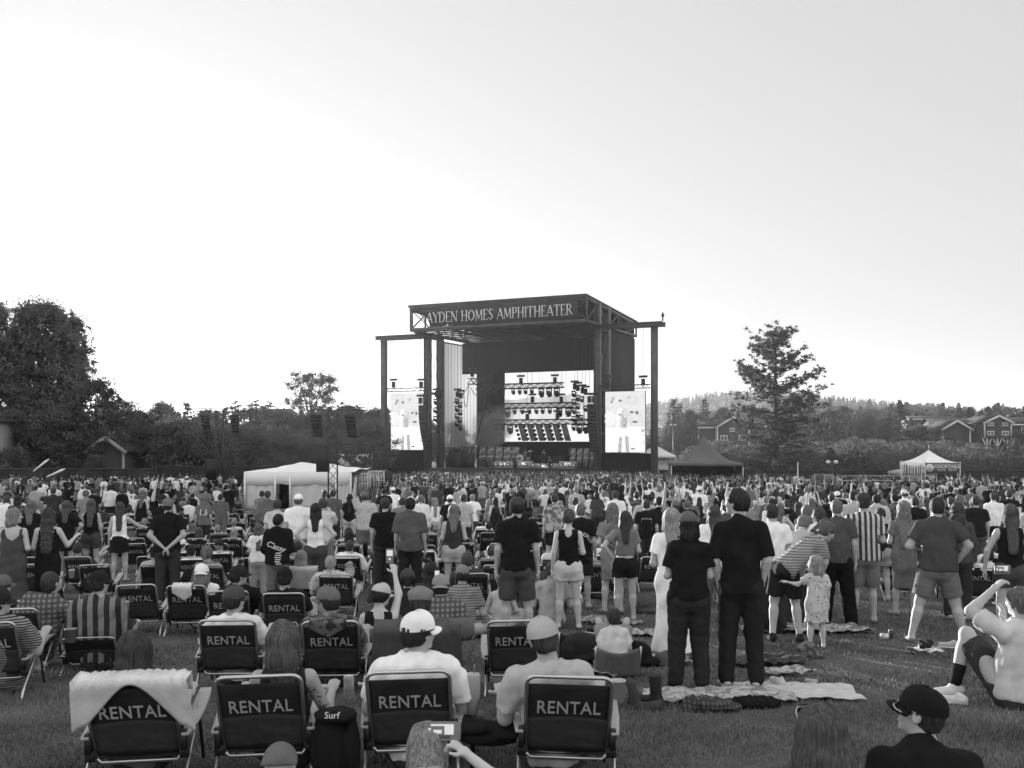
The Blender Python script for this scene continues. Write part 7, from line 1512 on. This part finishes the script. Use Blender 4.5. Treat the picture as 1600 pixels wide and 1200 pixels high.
shoe(1441, 11.6, 160, 'left black shoe with white sole on the white cloth', dz=.06); shoe(1451, 11.65, 150, 'right black shoe with white sole on the white cloth', dz=.06); shoe(1483, 11.9, 70, 'pale crumpled sandal right of the white cloth', .4); shoe(1214, 9.25, 10, 'pale sandal on the blanket by the bare feet of the tall man', .45); shoe(930, 13.2, 60, 'black shoe behind the legs of the denim shorts woman', .02); shoe(1488, 8.5, 60, 'white shoe worn by the man lying on the grass', .6, 0)
# prints on shirts (flat, just proud of the cloth)
from mathutils.bvhtree import BVHTree
def print_on(o, name, parts, m, off=.006, g=None):
    """parts: list of ('t', text, size, x, z, rot) or ('p', polygon [(x,z)..]) laid on the back of the garment"""
    g = g or [c for c in o.children if c.name.split('.')[0] in TOPN][0]; me = g.data; bv = BVHTree.FromPolygons([v.co for v in me.vertices], [p.vertices for p in me.polygons]); V = []; F = []
    for p in parts:
        if p[0] == 't':
            t = text_mesh(p[1], p[2], 0, p[2]*.012, p[6] if len(p) > 6 else 0); M = Matrix.Rotation(p[5], 3, 'Z'); vs = [M @ v.co for v in t.vertices]; b = len(V); V += [(v.x+p[3], v.y+p[4]) for v in vs]; F += [[b+i for i in f.vertices] for f in t.polygons]; bpy.data.meshes.remove(t)
        else: b = len(V); V += p[1]; F.append(list(range(b, b+len(p[1]))))
    W = []
    for x, z in V:
        h = bv.ray_cast(Vector((x, -1, z)), Vector((0, 1, 0))); W.append((x, (h[0].y if h[0] is not None else -.12)-off, z))
    link(name, make_mesh(name, W, F, [m]), o)
def ring(cx, cz, r, w_, a0=0, a1=2*math.pi, n=20):
    A = np.linspace(a0, a1, n+1); return [('p', [(cx+r*math.cos(a), cz+r*math.sin(a)), (cx+r*math.cos(b), cz+r*math.sin(b)), (cx+(r-w_)*math.cos(b), cz+(r-w_)*math.sin(b)), (cx+(r-w_)*math.cos(a), cz+(r-w_)*math.sin(a))]) for a, b in zip(A[:-1], A[1:])]
def bars(cx, z0, n, w_, h, gap): return [('p', [(cx-w_/2*(.6+.4*((k*37) % 5)/4), z0-k*gap), (cx+w_/2*(.6+.4*((k*23) % 4)/3), z0-k*gap), (cx+w_/2*(.6+.4*((k*23) % 4)/3), z0-k*gap-h), (cx-w_/2*(.6+.4*((k*37) % 5)/4), z0-k*gap-h)]) for k in range(n)]
def arc_text(txt, cx, cz, r, size, a0, a1): return [('t', c, size, cx+r*math.sin(a), cz+r*math.cos(a), -a) for c, a in zip(txt, np.linspace(a0, a1, len(txt))) if c != ' ']
print_on(o13, 'number', [('t', '13', .27, 0, 1.22, 0)], m_letter)
print_on(P1, 'print', arc_text('EAT WORLD', .0, 1.06, .17, .075, -.95, 1.25)+bars(.0, 1.12, 2, .1, .02, .035), m_letter)
print_on(P2, 'print', [('t', 'Classy', .12, -.02, 1.05, -.35, .25)]+bars(.02, .96, 6, .11, .016, .034), m_letter)
print_on(P3, 'print', [('p', [(-.12, 1.05), (.12, 1.05), (.12, 1.27), (-.12, 1.27)])], mat('faded_print', .2, .9, kind='blotch', v2=.1, scale=14)); print_on(P3, 'print', [('t', 'OUT IT ALL', .045, 0, 1.30, 0)], m_letter)
for P_ in (P4, P5): z_ = 1.18 if P_ is P4 else 1.14; print_on(P_, 'emblem', ring(0, z_, .115, .014)+ring(0, z_, .08, .008)+[('p', [(-.05, z_-.04), (.0, z_+.06), (.05, z_-.04), (0, z_-.01)])], m_letter)
print_on(P6, 'emblem', ring(0, 1.2, .08, .03)+ring(0, 1.2, .03, .03), mat('faded_print2', .3, .9)); print_on(P7, 'emblem', ring(0, 1.2, .05, .02), m_letter)
print_on(P8, 'print', bars(0, 1.30, 4, .22, .035, .06), mat('dark_print', .12, .9))

S_, E_ = Fs.sh[1], Fs.el[1]; rt = random.Random(2); bl = []
for q in range(26):
    t = rt.uniform(.25, 1.0); cx, cz = S_[0]+(E_[0]-S_[0])*t+rt.uniform(-.026, .026), S_[2]+(E_[2]-S_[2])*t; r_ = rt.uniform(.004, .010); n_ = 7; bl.append(('p', [(cx+r_*rt.uniform(.5, 1.3)*math.cos(a), cz+r_*rt.uniform(.5, 1.5)*math.sin(a)) for a in np.linspace(0, 6.28, n_, endpoint=False)]))
print_on(F_, 'tattoo', bl, mat('tattoo_ink', .09, .8), .0012, F_)
# ------------------------------------------------------------------ the middle of the field: rows of rental chairs, sitters and standing people
def variant(sp, vox, hd=0):
    s, parts = build_person(sp, vox, hands=0, hd=hd); return [(nm, make_mesh(nm, V, Q if isinstance(Q, np.ndarray) else Q, [part_mat(nm, sp)], smooth=True)) for nm, V, Q in parts if len(V)]
STV = []; SIV = []; rv = random.Random(5)
ARMW = {'down': '', 'hips': 'hands on hips', 'front': '', 'cross': '', 'phone': 'filming', 'up': 'arms raised', 'wave': 'arms raised', 'clap': 'clapping', 'pocket': ''}
HW = {'short': 'short hair', 'buzz': 'cropped hair', 'long': 'long hair', 'mid': 'shoulder-length hair', 'bob': 'bobbed hair', 'pony': 'ponytail', 'updo': 'pinned-up hair', 'wavy': 'long wavy hair', 'bun': 'hair bun'}
TW = {'tee': 't-shirt', 'tank': 'tank top', 'hoodie': 'hoodie', 'shirt_long': 'long-sleeved shirt', 'loose': 'loose t-shirt', 'shirt': 'loose shirt', 'dress': 'dress', 'sundress': 'strappy dress', 'crop': 'short blouse'}
for i, (f, top, bot, hair, hat, arms, bw, k) in enumerate([
    (0,'tee','shorts','short',None,('down','down'),1.0,{}), (0,'tee','pants','short','cap',('front','front'),1.1,{}), (0,'loose','shorts','buzz',None,('cross','down'),1.15,{}), (0,'shirt','pants','short',None,('pocket','pocket'),1.05,{}),
    (0,'tee','pants','short','capback',('phone','down'),1.0,{}), (0,'hoodie','pants','short',None,('front','front'),1.0,{}), (0,'tee','shorts','short','cap',('up','down'),1.0,{'lean':-2}), (0,'tee','shorts','buzz',None,('hips','down'),1.25,{}),
    (1,'tee','jeans','long',None,('front','front'),1.0,{}), (1,'tank','shorts','long',None,('down','hips'),1.0,{'slen':.25}), (1,'dress','none','mid',None,('front','front'),1.0,{'dlen':.35}), (1,'loose','jeans','bob',None,('down','front'),1.1,{}),
    (1,'tank','jeans','pony',None,('phone','phone'),1.0,{}), (1,'tee','shorts','wavy',None,('clap','clap'),1.0,{'slen':.28}), (1,'sundress','none','long',None,('down','front'),1.0,{'dlen':.75}), (1,'tee','jeans','bun',None,('up','up'),1.0,{}),
    (1,'shirt_long','jeans','mid',None,('cross','cross'),1.05,{'head':(0,50,0)}), (0,'tee','pants','short',None,('front','down'),1.0,{'head':(0,-60,0)})]):
    sp = dict(fem=f, top=top, bot=bot, hair=hair, hat=hat, arms=arms, bw=bw, h=1.66 if f else 1.79, seed=i, step=(0, .08 if i % 3 == 0 else -.05), side=(i % 5-2)*1.2, **k); STV.append((sp, variant(sp, .021)))
for i, (f, top, hair, hat, bw, hd_) in enumerate([(0,'tee','short',None,1.05,(0,0,0)), (0,'tee','short','cap',1.1,(0,-30,0)), (0,'shirt','buzz',None,1.15,(0,0,0)), (0,'hoodie','short','capback',1.0,(0,20,0)), (1,'tee','long',None,1.0,(0,0,0)), (1,'tank','mid',None,1.0,(0,40,0)), (1,'tee','bob',None,1.05,(0,-20,0)), (1,'shirt_long','pony',None,1.0,(0,0,0)), (0,'tee','short','sunhat',1.0,(0,0,0))]):
    sp = dict(pose='chair', fem=f, top=top, bot='shorts', hair=hair, hat=hat, arms=('rest', 'lap') if i % 2 else ('lap', 'rest'), bw=bw, head=hd_, seed=i+40, side=(i % 3-1)*3); SIV.append((sp, variant(sp, .021)))
TN = [(.012, 'black'), (.014, 'black'), (.045, 'charcoal'), (.09, 'dark grey'), (.18, 'grey'), (.32, 'pale grey'), (.72, 'white'), (.72, 'white'), ('hstripe', 'striped'), ('floral', 'speckled'), ('leaf', 'patterned'), ('check', 'checked')]
HN = [(.02, 'dark'), (.035, 'dark'), (.06, 'brown'), (.12, 'fair'), (.22, 'blonde')]
def vary(parts_sp, x, d, z=None, rz=0, s=1.0, name='person'):
    sp, parts = parts_sp; tv, tn = rv.choice(TN); hv, hn = rv.choice(HN); bv = rv.choice([.015, .03, .05, .12, .3]); cv, cn = rv.choice([(.02, 'dark'), (.1, 'grey'), (.6, 'white')]); sk = rv.choice([.22, .28, .33, .36]); r = None; q = dict(tc=tv, hc=hv, bc=bv, cc=cv, skin=sk)
    for nm, me in parts:
        o = bpy.data.objects.new(name if r is None else nm, me); COL.objects.link(o)
        o.material_slots[0].link = 'OBJECT'; o.material_slots[0].material = part_mat(nm, q)
        if r is None: o.location = (x, d, gz(x, d) if z is None else z); o.rotation_euler = (0, 0, rz); o.scale = (s, s, s); r = o
        else: o.parent = r
    head_ = (cn+' '+{'cap': 'cap', 'capback': 'backwards cap', 'sunhat': 'brimmed hat'}[sp['hat']]) if sp.get('hat') else hn+' '+HW[sp['hair']]
    aw = next((ARMW[a] for a in sp['arms'] if ARMW.get(a)), '')
    r['_look'] = (tn+' '+TW[sp['top']]+', '+head_+(', '+aw if aw else '')); r['_px'] = 800+x/d*FPX; r['_d'] = d; r['category'] = 'person'; return r
HERO = [(o.location.x, o.location.y) for o in bpy.data.objects if o.parent is None and o.get('category') == 'person']
HCH = [(o.location.x, o.location.y) for o in bpy.data.objects if o.parent is None and o.name.startswith('folding_chair')]
TENT = (X_(382, 62)-1.2, X_(382, 62)+9.5, 59, 73)
def blocked(x, y, r_, lst):
    if TENT[0] < x < TENT[1] and TENT[2] < y < TENT[3]: return True
    return any((x-a)**2+(y-b)**2 < r_*r_ for a, b in lst)
NROW = ['first', 'second', 'third', 'fourth', 'fifth', 'sixth', 'seventh', 'eighth', 'ninth', 'tenth', 'eleventh', 'twelfth', 'thirteenth', 'fourteenth', 'fifteenth', 'sixteenth', 'seventeenth', 'eighteenth', 'nineteenth', 'twentieth']
def ordn(i): return NROW[i] if i < 20 else ('twenty-'+NROW[i-20] if i < 29 else ('thirtieth' if i == 29 else 'thirty-'+NROW[i-30] if i < 39 else 'fortieth' if i == 39 else 'forty-'+NROW[i-40]))
seats = []; PPL = []; row = 0; nch = len(HCH)
for d0 in [15.2, 17.2, 19.0, 21.0, 23.2, 25.5, 28, 30.8, 33.8, 37, 40.5, 44.5, 49]:
    x = -.53*d0; k = 0
    while x < .53*d0:
        x += .78+.5*rv.random()**2; d = d0+rv.uniform(-.35, .35); px = 800+x/d*FPX
        p = .95 if px < 640 else .8 if px < 1000 else .14
        if d0 < 17: p = .75 if px < 560 else .3 if px < 1000 else 0
        if rv.random() > p or blocked(x, d, .62, HERO) or blocked(x, d, .7, HCH): continue
        if 280 < px < 700 and 46 < d: continue
        full = rv.random() < (.66 if px < 1000 else .4) and len(PPL) < 105
        c = chair(0, d, 'x', yaw=rv.uniform(-7, 7), x=x, lite=d0 > 20, letter=rv.random() < .93); c['_row'] = row; c['_px'] = px; c['_full'] = full; seats.append(c); HCH.append((x, d)); nch += 1
        if full:
            q = vary(rv.choice(SIV), x+rv.uniform(-.04, .04), d, rz=c.rotation_euler[2]+rv.uniform(-.1, .1), s=rv.uniform(.93, 1.04)); q['group'] = G1; q['_sit'] = 1; PPL.append(q); HERO.append((x, d))
    row += 1
for r_ in range(row):
    for kind in (0, 1):
        L = sorted([c for c in seats if c['_row'] == r_ and bool(c['_full']) == bool(kind)], key=lambda c: c['_px'])
        for i, c in enumerate(L):
            c['label'] = ('occupied' if kind else 'empty')+' rental chair, '+ordn(i)+' such from left in the '+NROW[r_]+' row of the chair field'
# standing people on the lawn, nearest first
dens = lambda px, d: (.006 if d < 28 else .03) if px < 380 else (.006 if d < 30 else .05) if px < 600 else (.014 if d < 22 else .045 if d < 30 else .16) if px < 1000 else (.05 if d < 18 else .16 if d < 26 else .24)
n_ind = len([1 for o in bpy.data.objects if o.parent is None and o.get('category') == 'person']); BUD = 292-n_ind-6
cand = []
for _ in range(26000):
    d = math.sqrt(rv.uniform(17.5**2, 47**2)); a = rv.uniform(-.53, .53); px = 800+a*FPX
    cand.append((d, a*d, px, rv.random()))
cand.sort(); area = .53*(47**2-17.5**2); base = len(cand)/area
for d, x, px, q in cand:
    if BUD <= 0: break
    if q > dens(px, d)*1.5/base or blocked(x, d, .60, HERO) or blocked(x, d, .42, HCH): continue
    if 375 < px < 605 and d > 38: continue
    o = vary(rv.choice(STV), x, d, rz=-math.atan2(x, d)*.5+rv.gauss(0, .22), s=rv.uniform(.92, 1.06)); o['group'] = G2; PPL.append(o); HERO.append((x, d)); BUD -= 1
DMAX = d
REG = [(-99, 200, 'below the cottonwoods'), (200, 380, 'left of the marquee'), (380, 560, 'before the marquee'), (560, 700, 'left of the stage'), (700, 940, 'before the stage'), (940, 1045, 'below right screen'), (1045, 1160, 'before the peaked tent'), (1160, 1300, 'below the pine'), (1300, 1500, 'before the cocktail tent'), (1500, 1999, 'at right edge')]
grp = {}
for o in PPL:
    rg = next(r_[2] for r_ in REG if r_[0] <= o['_px'] < r_[1]); key = ('seated' if o.get('_sit') else 'standing', o['_look'], rg); grp.setdefault(key, []).append(o)
for (st_, look, rg), L in grp.items():
    L.sort(key=lambda o: o['_px']); n = len(L)
    for i, o in enumerate(L):
        nm_ = ['leftmost', 'rightmost'][i] if n == 2 else 'only' if n == 1 else ordn(i)+' from left'
        o['label'] = '%s person, %s, %s%s' % (st_, look, rg, '' if n == 1 else ', '+nm_+(' of two' if n == 2 else ' of several'))
for o in PPL+seats:
    for k in ('_look', '_px', '_d', '_sit', '_row', '_full'):
        if k in o: del o[k]
# ------------------------------------------------------------------ the far crowd: one mass nobody could count
def crowd():
    tops = [cloth(.012), cloth(.05), cloth(.16), cloth(.34), cloth(.72)]; hr = [hairm(.02), hairm(.06), hairm(.15)]; sk = [skin(.30), skin(.38)]; mats = tops+hr+sk+[cloth(.03), cloth(.12)]
    W_ = []
    for i, (f, top, bot, hair, arms) in enumerate([(0,'tee','pants','short',('down','front')), (0,'tee','pants','short',('up','up')), (0,'loose','pants','short',('cross','down')), (1,'tank','jeans','long',('front','front')), (1,'tee','jeans','mid',('up','down')), (1,'tee','jeans','long',('hips','down')), (0,'shirt','pants','buzz',('phone','phone')), (1,'dress','none','bob',('wave','down')), (0,'hoodie','pants','short',('front','front')), (1,'tee','jeans','pony',('clap','clap'))]):
        for lod, vx in ((0, .042), (1, .060)):
            s, parts = build_person(dict(fem=f, top=top, bot=bot, hair=hair, arms=arms, h=1.66 if f else 1.78, shoes=0), vx, hands=0, hd=0); VV = []; QQ = []; PP = []; o = 0
            for nm, V, Q in parts:
                keep = V[Q].mean(1)[:, 2] > (.45 if lod == 0 else .8); Q = Q[keep]; used = np.unique(Q); mp = np.zeros(len(V), int); mp[used] = np.arange(len(used)); VV.append(V[used]); QQ.append(mp[Q]+o); o += len(used)
                PP.append(np.full(len(Q), 0 if nm in TOPN else 1 if nm == 'hair' else 2 if nm == 'body' else 3))
            W_.append((np.concatenate(VV), np.concatenate(QQ), np.concatenate(PP)))
    rs = np.random.RandomState(9); VV = []; QQ = []; MM = []; off = 0; n = 0
    spots = []
    for _ in range(90000):
        d = math.sqrt(rs.uniform(36**2, 119**2)); a = rs.uniform(-.54, .54); px = 800+a*FPX; x = a*d
        if d < DMAX: continue
        lim = 95 if px < 560 else 119 if px < 1060 else 99
        if 1300 < px and d > 86: continue
        if d > lim: continue
        if 372 < px < 600 and (d < 60 or TENT[2] < d < TENT[3]): continue
        ro = (x-S0[0])*UX[0]+(d-S0[1])*UX[1]; co = (x-S0[0])*UY[0]+(d-S0[1])*UY[1]
        if co > -1.5: continue
        den = .95 if (560 < px < 1060 and d > 55) else .52 if d > 55 else .42
        if px < 560: den *= .7
        den *= .55+.75*(.5+.5*math.sin(x*.55+math.sin(d*.31)*2)*math.sin(d*.42+x*.21))
        if rs.rand() > den*(.53*2*(119**2-36**2)/2*2/2)/90000*1.0: continue
        spots.append((x, d))
    for x, d in spots:
        k = rs.randint(0, 10); k = k if k not in (1, 4, 7) or rs.rand() < .45 else 0; lod = 0 if d < 72 else 1; V, Q, P = W_[k*2+lod]; a = rs.normal()*.35-math.atan2(x, d)*.5; s = rs.uniform(.9, 1.06); sit_ = -.55 if (x/d < -.15 and rs.rand() < (.7 if d < 68 else .3)) else 0
        c, sn = math.cos(a)*s, math.sin(a)*s; W2 = np.stack([V[:, 0]*c-V[:, 1]*sn+x, V[:, 0]*sn+V[:, 1]*c+d, V[:, 2]*s+gz(x, d)+sit_], 1)
        tp = rs.choice(5, p=[.36, .16, .14, .13, .21]); m = np.array([tp, 5+rs.randint(3), 8+rs.randint(2), 10+rs.randint(2)]); VV.append(W2); QQ.append(Q+off); MM.append(m[P]); off += len(V)
    print('CROWD', len(spots), off)
    link('crowd', make_mesh('crowd', np.concatenate(VV), np.concatenate(QQ), mats, np.concatenate(MM), True), kind='stuff', label='dense far crowd filling the lawn up to the stage')
crowd()
print('IND', len([1 for o in bpy.data.objects if o.parent is None and o.get('category') == 'person']), 'chairs', nch, 'DMAX', DMAX)
# ------------------------------------------------------------------ people on the stage and on the viewing platform
def performer(px, L, label, z=1.62, **sp):
    X = sx(px, L); x, y, _ = at_stage(X, L); return person(0, y, label, 'musicians on the stage', x=x, z=z, yaw=180+25, vox=.024, **sp)
def guitar(px, L, z, label):
    X = sx(px, L); x, y, _ = at_stage(X, L-.22); F = Field((-.3,-.1,-.6), (.3,.1,.8), .02); F.ell((0,0,-.12), (.18,.04,.15), None, .03); F.ell((0,0,.08), (.13,.04,.11), None, .03); F.cone((0,0,.1), (0,0,.62), .028, .024, .01); F.ell((0,0,.68), (.04,.02,.08), None, .01); V, Q = F.mesh(); o = link('guitar', make_mesh('guitar', V, Q, [m_blk], smooth=True), None, (x, y, z), (R(0), R(62), SA), label=label, cat='guitar', group='guitars held on the stage')
performer(760, 5.5, 'guitarist at the left of the stage in dark clothes', arms=('front', 'front'), tc=.02, bc=.02, hair='mid', hc=.03); guitar(760, 5.5, 2.75, 'dark guitar of the left guitarist')
performer(804, 5.0, 'bass player in front of the drum kit in dark clothes', arms=('front', 'out'), tc=.03, bc=.02); guitar(804, 5.0, 2.75, 'dark bass of the player by the drums')
performer(859, 4.6, 'guitarist right of centre in dark clothes', arms=('front', 'front'), tc=.02, bc=.015); guitar(859, 4.6, 2.75, 'dark guitar of the right guitarist')
performer(821, 11.6, 'drummer sitting high behind the drum kit', arms=('clap', 'clap'), tc=.02, z=2.6); performer(850, 11.0, 'keyboard player in pale sleeves behind the keyboard', arms=('clap', 'clap'), tc=.05, skin=.4, z=2.5)
